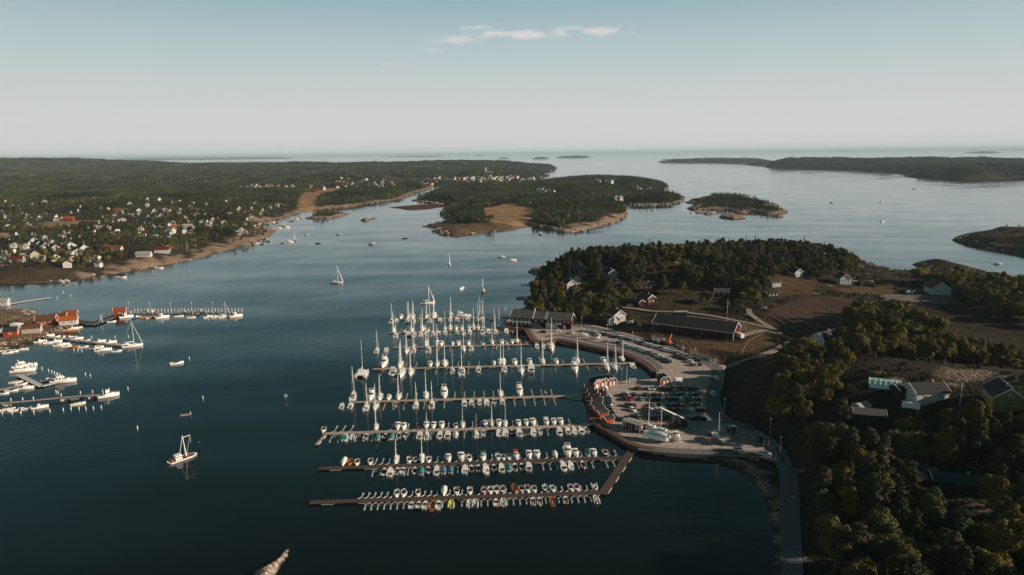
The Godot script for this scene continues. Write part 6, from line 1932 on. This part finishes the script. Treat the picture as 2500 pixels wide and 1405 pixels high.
	jetty([1300, 726, 1268, 728], 1.6, 0.8, M.wood_brown, "dark narrow jetty with a tyre and rowing boats", 4.0)
	jetty([1360, 643, 1332, 646], 1.6, 0.8, M.wood_brown, "short jetty at the tip of the wooded point", 4.0)
	jetty([1525, 500, 1570, 497, 1640, 495], 3.0, 0.8, M.pier_pale, "far jetty in the cove of the wooded island", 10.0)
	for k in 11:
		put_boat(["s", "m", "m", "o"][k % 4], "W", spot(1540 + k * 10, 502.5), Vector3(0.1, 0, -1), 8.5, "%s along the far jetty of the wooded island" % ordinal(k), "boats at the far jetty")
	jetty([640, 556, 690, 552, 700, 555], 2.0, 0.8, M.pier_pale, "jetty with two sailing boats under the rock headland", 8.0)
	jetty([618, 548, 700, 539], 2.0, 0.8, M.pier_pale, "pale jetty along the mainland creek", 8.0)
	jetty([80, 692, 128, 690], 1.6, 0.8, M.pier_pale, "small jetty at the brown beach", 5.0)
	var far_b := [[686, 552, "S"], [692, 553, "S"], [700, 556, "m"], [680, 557, "m"], [664, 560, "m"], [630, 548, "m"], [650, 546, "o"], [665, 544, "o"], [712, 541, "oR"], [724, 536, "m"], [735, 533, "m"], [648, 585, "o"], [656, 590, "o"], [628, 597, "m"], [640, 597, "o"], [148, 690, "m"], [162, 689, "m"], [120, 687, "w"], [375, 655, "o"], [388, 656, "o"], [297, 679, "o"], [1515, 523, "o"], [1713, 521, "m"], [1690, 520, "m"], [1740, 519, "o"], [1275, 729, "o"], [1283, 729, "r"], [1292, 730, "o"]]
	for k in far_b.size():
		var b: Array = far_b[k]
		put_boat(b[2][0], "W" if b[2].length() < 2 else b[2][1], spot(b[0], b[1]), Vector3(1, 0, rng.randf_range(-0.4, 0.4)).normalized(), 9.0 if b[2][0] != "S" else 12.0, "moored close under the far rocky shores", "boats moored under far shores")
	for k in 26:
		var p := spot(rng.randf_range(1302, 1345), rng.randf_range(439, 448))
		if ground(p.x, p.z) < -0.5:
			put_boat(["S", "Y", "S"][k % 3], "W", p, Vector3(rng.randf_range(-1, 1), 0, 1).normalized(), 14.0, "in the crowded harbour of the far town", "boats in far town harbour")


func flag_pole(at: Vector3, tall: float, label: String, flag: Material = null, group := "") -> void:
	var o := thing("flagpole", label, "pole", at, 0.0, group)
	part("pole", Shape.new().bar(Vector3.ZERO, Vector3(0, tall, 0), 0.12, 0.07, 6).mesh(), M.white, o)
	part("finial", Shape.new().bar(Vector3(0, tall, 0), Vector3(0, tall + 0.25, 0), 0.13, 0.02, 6).mesh(), M.white, o)
	if flag:
		part("flag", Shape.new().box(Vector3(0.22, tall - 1.6, 0.05), Vector3(0.45, 2.8, 0.1), Basis(Vector3.FORWARD, 0.06)).mesh(), flag, o)


func make_poles() -> void:
	flag_pole(spot(1530, 938, 2.0), 9.5, "tall white pole at the basin edge beside white cabinets")
	flag_pole(spot(1234, 790, 2.0), 12.0, "slim flagpole with white pennant beyond the clubhouse", M.white)
	flag_pole(spot(1221, 792, 0.5), 11.0, "slim flagpole with red pennant beyond the clubhouse", M.red)
	flag_pole(spot(1397, 806, 2.0), 7.0, "dark red banner pole at the clubhouse gable", M.red)
	flag_pole(land_spot(2344, 990), 9.0, "white flagpole on the gravel drive of modern house")
	flag_pole(land_spot(457, 614), 11.0, "white flagpole by the shore wood across the sound")
	for p in [[1774, 806, 1], [1776, 765, 1], [1640, 700, 0], [1480, 760, 0], [1848, 815, 0], [1900, 850, 0], [2366, 672, 1], [2378, 684, 1], [1361, 636, 1], [2300, 935, 0]]:
		var q := land_spot(p[0], p[1])
		var o := thing("utility_pole", "wooden utility pole standing among fields and woods of the peninsula" if p[2] == 0 else "pale slender mast standing among fields and woods of the peninsula", "pole", q, 0.0, "utility poles" if p[2] == 0 else "pale masts")
		part("pole", Shape.new().bar(Vector3(0, -0.5, 0), Vector3(0, 10.0, 0), 0.16, 0.11, 6).mesh(), M.pale_grey if p[2] else M.wood_brown, o)
		part("crossarm", Shape.new().box(Vector3(0, 9.4, 0), Vector3(1.6, 0.14, 0.14)).mesh(), M.wood_brown, o)
	for k in 5:
		lamp_post(spot(1420 + k * 62, 800 + k * 19.5, 2.0), 7.0, "grey lamp post along the road behind the quay car park", "lamp posts on the quay road")
	for k in 4:
		lamp_post(spot([1762, 1768, 1880, 1905][k], [952, 1010, 1062, 1110][k], 2.0), 7.0, "grey lamp post beside the harbour road bend", "lamp posts at the road bend")
	# fence of posts and a rail around the dry grass
	var line := [[1812, 868], [1818, 850], [1828, 836], [1850, 824], [1870, 816]]
	var fp: Array[Vector3] = []
	for q in line:
		fp.append(land_spot(q[0], q[1]))
	var fe := thing("fence", "pale post and rail fence round the dry grass below barn", "fence", fp[0])
	for i in fp.size() - 1:
		var n := int(fp[i].distance_to(fp[i + 1]) / 3.0) + 1
		for k in n:
			var p := fp[i].lerp(fp[i + 1], float(k) / n)
			p.y = ground(p.x, p.z)
			var nx := fp[i].lerp(fp[i + 1], float(k + 1) / n)
			nx.y = ground(nx.x, nx.z)
			part("post", Shape.new().box(Vector3(0, 0.6, 0), Vector3(0.14, 1.3, 0.14)).mesh(), M.pier_pale, fe).position = p - fp[0]
			part("rail", Shape.new().bar(p - fp[0] + Vector3(0, 1.0, 0), nx - fp[0] + Vector3(0, 1.0, 0), 0.06, 0.06, 4).mesh(), M.pier_pale, fe)
	# car park hedge
	# guard rail along the meadow


# ------------------------------------------------------------------ trees
# leaves: small faces spread through lobes; each lobe [centre, radius x, radius y]
func leaves(lobes: Array, count: int, size: float, tone: Color, sd: int, shell := 0.55) -> ArrayMesh:
	var r := RandomNumberGenerator.new()
	r.seed = sd
	var v := PackedVector3Array()
	var n := PackedVector3Array()
	var c := PackedColorArray()
	var total := 0.0
	for l in lobes:
		total += l[1] * l[1]
	for l in lobes:
		var m := int(count * l[1] * l[1] / total) + 1
		var at: Vector3 = l[0]
		var lobe_tone := r.randf_range(0.8, 1.2)
		for k in m:
			var d := Vector3(r.randfn(), r.randfn(), r.randfn()).normalized()
			if d.y < -0.35:
				d.y *= -0.6
				d = d.normalized()
			var q := pow(r.randf(), 1.0 / 3.0 * (1.0 - shell) + 0.08)
			var p := at + Vector3(d.x * l[1], d.y * l[2], d.z * l[1]) * q
			var nn := (d + Vector3(r.randfn(), r.randfn(), r.randfn()) * 0.45 + Vector3(0, 0.25, 0)).normalized()
			var u := nn.cross(Vector3(r.randfn(), r.randfn(), r.randfn()).normalized()).normalized()
			var w := nn.cross(u)
			var s := size * r.randf_range(0.6, 1.35)
			u *= s
			w *= s * r.randf_range(0.6, 1.0)
			var a := p - u * 0.6
			var b := p + w * 0.55 + nn * s * 0.12
			var e := p + u * 0.6
			var f := p - w * 0.55 - nn * s * 0.12
			var t := tone * (lobe_tone * r.randf_range(0.7, 1.3))
			t.a = 1.0
			var order := [a, b, e, a, e, f]
			if ((e - a).cross(b - a)).dot(nn) < 0.0:
				order = [a, e, b, a, f, e]
			for x in order:
				v.append(x)
				n.append(nn)
				c.append(t)
	var arr := []
	arr.resize(Mesh.ARRAY_MAX)
	arr[Mesh.ARRAY_VERTEX] = v
	arr[Mesh.ARRAY_NORMAL] = n
	arr[Mesh.ARRAY_COLOR] = c
	var am := ArrayMesh.new()
	am.add_surface_from_arrays(Mesh.PRIMITIVE_TRIANGLES, arr)
	return am


func round_lobes(r: RandomNumberGenerator, tall: float, wide: float, n: int) -> Array:
	var out := [[Vector3(0, tall * 0.6, 0), wide * 0.36, tall * 0.28]]
	for k in n:
		var a := TAU * k / n * 1.618 + r.randf() * 0.6
		var h := r.randf_range(0.34, 0.88)
		var rad := wide * 0.5 * sin(clampf((h - 0.15) / 0.9, 0, 1) * PI) * r.randf_range(0.55, 0.85)
		var s := wide * r.randf_range(0.15, 0.24)
		out.append([Vector3(cos(a) * rad, tall * h, sin(a) * rad), s, s * r.randf_range(0.75, 1.0)])
	return out


func pine_lobes(r: RandomNumberGenerator, tall: float, wide: float, n: int) -> Array:
	var out := []
	for k in n:
		var h := lerpf(0.42, 0.97, float(k) / (n - 1))
		var a := k * 2.4 + r.randf()
		var rad := wide * 0.5 * (1.05 - h) * 1.25 * r.randf_range(0.4, 0.95) + 0.15
		var s := wide * r.randf_range(0.14, 0.23) * (1.15 - 0.4 * h)
		out.append([Vector3(cos(a) * rad, tall * h, sin(a) * rad), s, s * 0.5])
	return out


func spruce_lobes(r: RandomNumberGenerator, tall: float, wide: float, n: int) -> Array:
	var out := []
	for k in n:
		var h := lerpf(0.12, 0.97, float(k) / (n - 1))
		var a := k * 2.4 + r.randf()
		var rad := wide * 0.5 * (1.0 - h) * 0.55
		out.append([Vector3(cos(a) * rad, tall * h, sin(a) * rad), wide * 0.5 * (1.02 - h) * 0.6 + 0.2, tall * 0.07])
	return out


func trunk_mesh(r: RandomNumberGenerator, tall: float, thick: float, lobes: Array, upto: float) -> ArrayMesh:
	var s := Shape.new()
	var lean := Vector3(r.randf_range(-0.3, 0.3), 0, r.randf_range(-0.3, 0.3))
	s.bar(Vector3(0, -0.8, 0), lean * 0.5 + Vector3(0, tall * upto * 0.5, 0), thick, thick * 0.75, 7)
	s.bar(lean * 0.5 + Vector3(0, tall * upto * 0.5, 0), lean + Vector3(0, tall * upto, 0), thick * 0.75, thick * 0.3, 7)
	for k in mini(lobes.size(), 7):
		var c: Vector3 = lobes[(k * 3 + 1) % lobes.size()][0]
		var from := lean * 0.6 + Vector3(0, minf(c.y * 0.7, tall * upto * 0.95), 0)
		s.bar(from, c, thick * 0.3, thick * 0.1, 4)
	return s.mesh()


const OLIVE := Color(0.1, 0.094, 0.03)
const PINE := Color(0.054, 0.058, 0.036)
const SPRUCE := Color(0.045, 0.056, 0.036)

func make_woods() -> void:
		# kinds: crowns with trunks, detailed
	var kinds := {"broadleaf_tree": [], "pine_tree": [], "spruce_tree": []}
	var rr := RandomNumberGenerator.new()
	for k in 4:
		rr.seed = 100 + k
		var lb := round_lobes(rr, 11.0, 10.0, 15)
		kinds.broadleaf_tree.append([leaves(lb, 4200, 0.46, OLIVE, 200 + k), trunk_mesh(rr, 11.0, 0.32, lb, 0.6)])
	for k in 4:
		rr.seed = 150 + k
		var lb := pine_lobes(rr, 12.5, 9.0, 19)
		kinds.pine_tree.append([leaves(lb, 3600, 0.44, PINE, 300 + k, 0.3), trunk_mesh(rr, 13.0, 0.24, lb, 0.94)])
	for k in 3:
		rr.seed = 170 + k
		var lb := spruce_lobes(rr, 15.0, 5.6, 15)
		kinds.spruce_tree.append([leaves(lb, 2600, 0.36, SPRUCE, 350 + k, 0.3), trunk_mesh(rr, 15.0, 0.22, lb, 0.95)])
	var simple := {"broadleaf": [], "pine": [], "spruce": [], "clump": [], "shrub": []}
	for k in 3:
		rr.seed = 180 + k
		simple.broadleaf.append(leaves(round_lobes(rr, 11.0, 9.5, 7), 230, 1.5, OLIVE * 0.78, 400 + k))
		simple.pine.append(leaves(pine_lobes(rr, 12.0, 7.0, 9), 170, 1.25, PINE, 420 + k))
		simple.spruce.append(leaves(spruce_lobes(rr, 14.0, 6.0, 9), 190, 1.2, SPRUCE, 440 + k))
		simple.shrub.append(leaves([[Vector3(0, 0.5, 0), 0.9, 0.7], [Vector3(0.7, 0.3, 0.2), 0.6, 0.5], [Vector3(-0.5, 0.35, -0.4), 0.6, 0.5]], 60, 0.4, Color(0.045, 0.036, 0.02), 460 + k))
		var cl := []
		for i in 13:
			var q := Vector3(rr.randf_range(-17, 17), 0, rr.randf_range(-17, 17))
			var tall := rr.randf_range(9, 15)
			var w := rr.randf_range(2.6, 4.2)
			cl.append([q + Vector3(0, tall * 0.55, 0), w, tall * 0.42])
			cl.append([q + Vector3(rr.randf_range(-1, 1), tall * 0.85, 0), w * 0.55, tall * 0.18])
		simple.clump.append(leaves(cl, 620, 2.3, PINE * 1.12, 480 + k))
	# --- woods of the near peninsula, by stand: outline, height guess, spacing, share of pines, size, name
	var stands := [
		[[1288, 752, 1305, 720, 1300, 695, 1330, 675, 1400, 648, 1480, 628, 1600, 612, 1750, 606, 1900, 615, 2050, 640, 2100, 660, 2010, 690, 1900, 690, 1870, 735, 1840, 752, 1800, 720, 1700, 715, 1600, 690, 1540, 735, 1470, 770, 1440, 792, 1395, 778, 1330, 765], 8.0, 6.9, 0.38, 1.0, "in the hillside wood behind the clubhouse"],
		[[2056, 838, 2070, 790, 2100, 762, 2150, 755, 2210, 772, 2260, 815, 2330, 850, 2390, 862, 2400, 905, 2300, 935, 2200, 910, 2120, 900, 2060, 870], 6.0, 7.0, 0.03, 1.0, "in the round grove beside the ploughed field"],
		[[2190, 688, 2290, 690, 2340, 680, 2420, 690, 2540, 720, 2560, 810, 2460, 780, 2400, 755, 2340, 735, 2320, 705], 6.0, 7.5, 0.05, 1.05, "in the seaside trees behind the red hall"],
		[[2400, 862, 2560, 880, 2600, 930, 2490, 926, 2400, 920, 2330, 915], 9.0, 7.5, 0.1, 1.05, "in the trees above the olive green house"],
		[[1945, 862, 2040, 850, 2130, 900, 2240, 925, 2290, 940, 2180, 935, 2120, 960, 2060, 985, 1960, 960, 1930, 905], 7.0, 9.5, 0.35, 0.8, "on the rocky knoll above the harbour road"],
		[[1905, 905, 1950, 880, 1985, 950, 2060, 1000, 2000, 1040, 1930, 1050, 1890, 1010], 8.0, 7.6, 0.2, 0.95, "at the wood edge above the dark meadow"],
		[[1900, 1030, 2000, 1030, 2080, 1020, 2180, 1040, 2300, 1030, 2420, 1045, 2560, 1060, 2900, 1070, 2900, 1600, 1975, 1600, 1965, 1400, 1962, 1300, 1955, 1200, 1940, 1130, 1915, 1080], 12.0, 6.0, 0.6, 1.0, "in the dark pine wood above the bay road"],
		[[2000, 690, 2060, 695, 2160, 692, 2180, 700, 2120, 712, 2040, 700], 5.0, 17.0, 0.1, 0.7, "on the heath around the white villa"],
		[[1480, 790, 1560, 800, 1590, 815, 1590, 826, 1540, 815, 1470, 795], 4.0, 11.0, 0.0, 0.55, "along the bank behind the quay road"],
		[[1700, 735, 1850, 760, 1840, 775, 1700, 750], 4.0, 13.0, 0.2, 0.75, "along the gravel lane behind the long barn"],
		[[1600, 700, 1680, 712, 1700, 735, 1580, 745, 1530, 760, 1545, 720], 4.0, 12.0, 0.2, 0.85, "around the dark red houses"],
	]
	var spots := []
	for st in stands:
		var poly := survey(st[0], st[1])
		var lo := poly[0]
		var hi := poly[0]
		for p in poly:
			lo = lo.min(p)
			hi = hi.max(p)
		var step: float = st[2]
		var x := lo.x
		while x < hi.x:
			var z := lo.y
			while z < hi.y:
				var p := Vector2(x + rng.randf_range(-0.45, 0.45) * step, z + rng.randf_range(-0.45, 0.45) * step)
				z += step
				if not Geometry2D.is_point_in_polygon(p, poly) or p.x > 430.0:
					continue
				var gap := noise.get_noise_2d(p.x * 0.02 + 40.0, p.y * 0.02)
				if gap < -0.28 and step < 9.0:
					continue
				var y := ground(p.x, p.y)
				if y < 1.0 or blocked(p):
					continue
				var pine: bool = rng.randf() < float(st[3]) + noise.get_noise_2d(p.x * 0.012, p.y * 0.012 + 9.0) * 0.5 * float(st[3])
				var sort := "broadleaf"
				if pine:
					sort = "spruce" if rng.randf() < 0.16 else "pine"
				spots.append([Vector3(p.x, y - 0.15, p.y), sort, float(st[4]) * rng.randf_range(0.72, 1.2), st[5]])
			x += step
	spots.sort_custom(func(a, b): return visible_rank(a[0]) < visible_rank(b[0]))
	var used := {"broadleaf_tree": 0, "pine_tree": 0, "spruce_tree": 0}
	var rest := {"broadleaf": [], "pine": [], "spruce": []}
	for s in spots:
		var kind: String = s[1] + "_tree"
		var leafy: bool = s[1] == "broadleaf"
		if used[kind] < 290 and visible_rank(s[0]) < 1e5:
			used[kind] += 1
			var q: Array = kinds[kind][rng.randi() % kinds[kind].size()]
			var tones: Array = [["leaf_brown", "brownish"], ["leaf_olive", "olive"], ["leaf_deep", "deep green"], ["leaf_brown", "brownish"]] if not leafy else [["leaf_olive", "olive green"], ["leaf_gold", "golden green"], ["leaf_green", "fresh green"], ["leaf_olive", "olive green"]]
			var tn: Array = tones[rng.randi() % 4]
			var o := thing(kind, "%s %s %s" % [tn[1], "broadleaf tree" if leafy else s[1], s[3]], "tree", s[0], rng.randf() * TAU, "%s %s" % [tn[1] + (" broadleaf trees" if leafy else " " + s[1] + "s"), s[3]])
			o.scale = Vector3(s[2] * rng.randf_range(0.8, 1.15), s[2] * rng.randf_range(0.8, 1.25), s[2] * rng.randf_range(0.8, 1.15))
			part("crown", q[0], M[tn[0]], o)
			part("trunk", q[1], M.bark if leafy else M.bark_pine, o)
		else:
			rest[s[1]].append([s[0], s[2]])
	forest("woodland", "remaining pines of the near woods seen as one canopy", kinds.pine_tree.map(func(q): return q[0]), rest.pine, [Color(1.2, 0.9, 0.75), Color(0.8, 0.85, 0.65), Color(0.55, 0.6, 0.5)])
	forest("woodland", "remaining spruces of the near woods seen as one canopy", kinds.spruce_tree.map(func(q): return q[0]), rest.spruce, [Color(1.0, 0.95, 0.8), Color(0.8, 0.85, 0.65)])
	forest("woodland", "remaining broadleaf trees of the near woods seen as one canopy", kinds.broadleaf_tree.map(func(q): return q[0]), rest.broadleaf, [Color(0.95, 0.85, 0.6), Color(1.3, 1.05, 0.6), Color(0.7, 0.85, 0.65)])
	far_woods(simple)


# nearest first among those the camera can see; others last
func visible_rank(p: Vector3) -> float:
	var q := cam_basis.inverse() * (p + Vector3(0, 6, 0) - Vector3(0, CAM_H, 0))
	if q.z > -1.0:
		return 1e6
	var x := q.x / -q.z * FOCAL
	var y := q.y / -q.z * FOCAL
	if absf(x) > 1260.0 or absf(y) > 720.0:
		return 1e5 + q.length()
	return q.length()


func blocked(p: Vector2) -> bool:
	if clear_grid.is_empty():
		for k in keep_clear:
			for i in range(floori((k.x - k.z) / 32.0), floori((k.x + k.z) / 32.0) + 1):
				for j in range(floori((k.y - k.z) / 32.0), floori((k.y + k.z) / 32.0) + 1):
					var key := Vector2i(i, j)
					if not clear_grid.has(key):
						clear_grid[key] = []
					clear_grid[key].append(k)
	var here := Vector2i(floori(p.x / 32.0), floori(p.y / 32.0))
	if not clear_grid.has(here):
		return false
	for k in clear_grid[here]:
		if absf(p.x - k.x) < k.z and absf(p.y - k.y) < k.z:
			if Vector2(p.x - k.x, p.y - k.y).length_squared() < k.z * k.z:
				return true
	return false


func forest(called: String, label: String, meshes: Array, at: Array, tints: Array) -> void:
	if at.is_empty():
		return
	for v in meshes.size():
		var mine := []
		for i in range(v, at.size(), meshes.size()):
			mine.append(at[i])
		if mine.is_empty():
			continue
		var mm := MultiMesh.new()
		mm.transform_format = MultiMesh.TRANSFORM_3D
		mm.use_colors = true
		mm.mesh = meshes[v]
		mm.instance_count = mine.size()
		for i in mine.size():
			var s: float = mine[i][1]
			mm.set_instance_transform(i, Transform3D(Basis(Vector3.UP, rng.randf() * TAU).scaled(Vector3(s, (s if mine[i].size() < 3 else float(mine[i][2])) * rng.randf_range(0.85, 1.15), s)), mine[i][0]))
			var t: Color = tints[rng.randi() % tints.size()]
			var q: Vector3 = mine[i][0]
			mm.set_instance_color(i, t * (rng.randf_range(0.75, 1.25) * maxf(0.35, 1.0 + 1.3 * noise.get_noise_2d(q.x * 0.005, q.z * 0.005))))
		var o := MultiMeshInstance3D.new()
		o.name = numbered(called)
		o.multimesh = mm
		o.material_override = M.leaf
		add_child(o)
		o.set_meta("kind", "stuff")
		tag(o, label, "forest")


func far_woods(simple: Dictionary) -> void:
	var lists := {}
	for l in lands:
		var called: String = l.called
		if called in ["terrain", "mud_flat", "skerry", "bay_rock", "boat_quay_ground"]:
			continue
		var cell: float = l.cell
		var far: bool = called in ["far_country", "far_island", "far_coast"]
		var step := 7.5
		var from := 9.0
		if called == "mainland":
			step = 8.5
			from = 16.0
		elif called == "rocky_island":
			step = 14.0
			from = 25.0
		elif called == "islet":
			step = 6.5
			from = 10.0
		elif far:
			step = 27.0
			from = 14.0
			if called == "far_island":
				from = 40.0
			if called == "far_coast":
				step = 160.0
			elif cell > 100.0:
				step = 110.0
			elif called == "far_island":
				step = 40.0
		var x: float = l.x0
		var hi_x: float = l.x0 + (l.nx - 2) * cell
		var hi_z: float = l.z0 + (l.nz - 2) * cell
		var ds: PackedFloat32Array = l.d
		var hs: PackedFloat32Array = l.h
		while x < hi_x:
			var z: float = l.z0
			while z < hi_z:
				var p := Vector2(x + rng.randf_range(-0.45, 0.45) * step, z + rng.randf_range(-0.45, 0.45) * step)
				z += step
				# outside the view to the sides nothing shows
				if absf(p.x) > -p.y * 0.86 + 60.0:
					continue
				var i := clampi(int((p.x - l.x0) / cell), 0, l.nx - 1)
				var j := clampi(int((p.y - l.z0) / cell), 0, l.nz - 1)
				var k: int = j * l.nx + i
				if ds[k] < from or hs[k] < 0.8:
					continue
				var skip := false
				for zn in l.zones:
					if Geometry2D.is_point_in_polygon(p, zn[0]):
						skip = true
						break
				if skip:
					continue
				var g := noise.get_noise_2d(p.x * 0.009 + 7.0, p.y * 0.009)
				var sc := rng.randf_range(0.7, 1.15)
				if called == "mainland":
					# gardens and bare rock thin the trees out around the houses
					var back := -p.y
					var village := back < 1700.0 and p.x < -300.0
					var open := 0.28 if village else 0.08
					if rng.randf() < open + g * 0.7:
						continue
					if village:
						sc *= 0.74
					if blocked(p):
						continue
				elif called == "wooded_island":
					if g < -0.32 or blocked(p):
						continue
				elif called == "rocky_island":
					sc *= 0.3
				elif called == "islet":
					if g < 0.02:
						continue
					sc *= rng.randf_range(0.45, 0.8)
				elif far:
					if called == "far_country" and (blocked(p) or noise.get_noise_2d(p.x * 0.0016 + 3.0, p.y * 0.0024) < -0.36):
						continue
					sc = rng.randf_range(0.8, 1.15) * (step / 27.0)
				var y := hs[k]
				if cell > 5.0:
					y = ground(p.x, p.y)
				var kind := "clump" if far else ("spruce" if g + rng.randf_range(-0.3, 0.3) > 0.05 else ("pine" if rng.randf() < 0.5 else "broadleaf"))
				if called == "rocky_island":
					kind = "broadleaf"
				var key := called + ":" + kind
				if not lists.has(key):
					lists[key] = []
				lists[key].append([Vector3(p.x, y - 0.3, p.y), sc, rng.randf_range(0.65, 1.45)] if far else [Vector3(p.x, y - 0.3, p.y), sc])
			x += step
	var say := {"mainland": "wood and garden trees of the mainland shore", "far_country": "wide forest of the country behind the shore", "wooded_island": "dense forest of the wooded island", "islet": "low trees on the small islets", "rocky_island": "low scrub on the bare rocky island", "far_island": "forest on the long islands toward the sea", "far_coast": "forest on the far coast"}
	for key in lists:
		var a: PackedStringArray = key.split(":")
		forest("forest", say[a[0]], simple[a[1]], lists[key], [Color(0.95, 0.98, 0.88), Color(1.25, 1.12, 0.9), Color(0.7, 0.84, 0.76), Color(1.1, 1.18, 0.8)])
	# undergrowth: heather, juniper and bushes on the near ground
	var sh := []
	var t: Dictionary = lands[0]
	var n := 0
	while n < 16000:
		n += 1
		var p := Vector2(rng.randf_range(-10, 430), rng.randf_range(-900, -150))
		if absf(p.x) > -p.y * 0.86 + 40.0:
			continue
		var i := clampi(int((p.x - t.x0) / t.cell), 0, t.nx - 1)
		var j := clampi(int((p.y - t.z0) / t.cell), 0, t.nz - 1)
		var k: int = j * t.nx + i
		if t.d[k] < 5.0 or t.h[k] < 1.6 or noise.get_noise_2d(p.x * 0.03, p.y * 0.03) < -0.05 or blocked(p):
			continue
		var inside := false
		for zn in t.zones:
			if Geometry2D.is_point_in_polygon(p, zn[0]):
				inside = true
				break
		if inside and (rng.randf() < 0.75 or Geometry2D.is_point_in_polygon(p, t.zones[2][0])):
			continue
		sh.append([Vector3(p.x, ground(p.x, p.y) - 0.1, p.y), rng.randf_range(0.3, 0.6) if inside else rng.randf_range(0.6, 1.7)])
	forest("undergrowth", "low bushes and heather on the near peninsula", simple.shrub, sh, [Color(1, 1, 1), Color(1.4, 1.0, 0.7), Color(0.7, 0.8, 0.6)])
	boulders()


# loose granite along the shores
func boulders() -> void:
	var meshes := []
	for k in 3:
		var rr := RandomNumberGenerator.new()
		rr.seed = 700 + k
		var rings := []
		for i in 5:
			var y := -0.3 + i * 0.25
			var rad := sqrt(maxf(1.0 - pow((y - 0.1) / 0.75, 2.0), 0.0)) * 0.9 + 0.03
			var ring := PackedVector3Array()
			for j in 8:
				var w := rad * rr.randf_range(0.75, 1.2)
				ring.append(Vector3(cos(TAU * j / 8.0) * w * 1.3, y + rr.randf_range(-0.08, 0.08), sin(TAU * j / 8.0) * w))
			rings.append(ring)
		var s := Shape.new().loft(rings, true)
		var top: PackedVector3Array = rings[4]
		for j in range(1, 7):
			s.tri(top[0], top[j], top[j + 1])
		meshes.append(s.mesh())
	var yard := survey(QUAY + QUAY_INLAND, 2.0)
	for l in lands:
		var called: String = l.called
		if called in ["far_country", "far_island", "far_coast", "mud_flat"]:
			continue
		var at := []
		var area: float = l.nx * l.nz * l.cell * l.cell
		var tries := mini(int(area / 14.0), 60000)
		for n in tries:
			var i := rng.randi() % int(l.nx)
			var j := rng.randi() % int(l.nz)
			var k: int = j * l.nx + i
			var d: float = l.d[k]
			if d < -1.5 or d > 9.0 or l.h[k] > 4.5:
				continue
			var p := Vector2(l.x0 + (i + rng.randf()) * l.cell, l.z0 + (j + rng.randf()) * l.cell)
			if called == "terrain" and Geometry2D.is_point_in_polygon(p, yard):
				continue
			if blocked(p) or (called == "terrain" and p.y > -440.0):
				continue
			var y := ground(p.x, p.y)
			if y < -0.6:
				continue
			var sc := pow(rng.randf(), 2.5)
			at.append([Vector3(p.x, y, p.y), lerpf(0.4, {"terrain": 0.9, "wooded_island": 4.2, "mainland": 3.2}.get(called, 1.9), sc) if called != "bay_rock" else lerpf(0.15, 0.45, sc)])
			if at.size() > 2500:
				break
		if at.is_empty():
			continue
		for v in 3:
			var mm := MultiMesh.new()
			mm.transform_format = MultiMesh.TRANSFORM_3D
			mm.mesh = meshes[v]
			var mine := []
			for i in range(v, at.size(), 3):
				mine.append(at[i])
			if mine.is_empty():
				continue
			mm.instance_count = mine.size()
			for i in mine.size():
				var s: float = mine[i][1]
				mm.set_instance_transform(i, Transform3D(Basis(Vector3.UP, rng.randf() * TAU).scaled(Vector3(s, s * rng.randf_range(0.5, 0.9), s)), mine[i][0]))
			var o := MultiMeshInstance3D.new()
			o.name = numbered("boulders")
			o.multimesh = mm
			o.material_override = M.boulder
			add_child(o)
			o.set_meta("kind", "stuff")
			tag(o, "loose granite boulders strewn along the water's edge", "boulders")
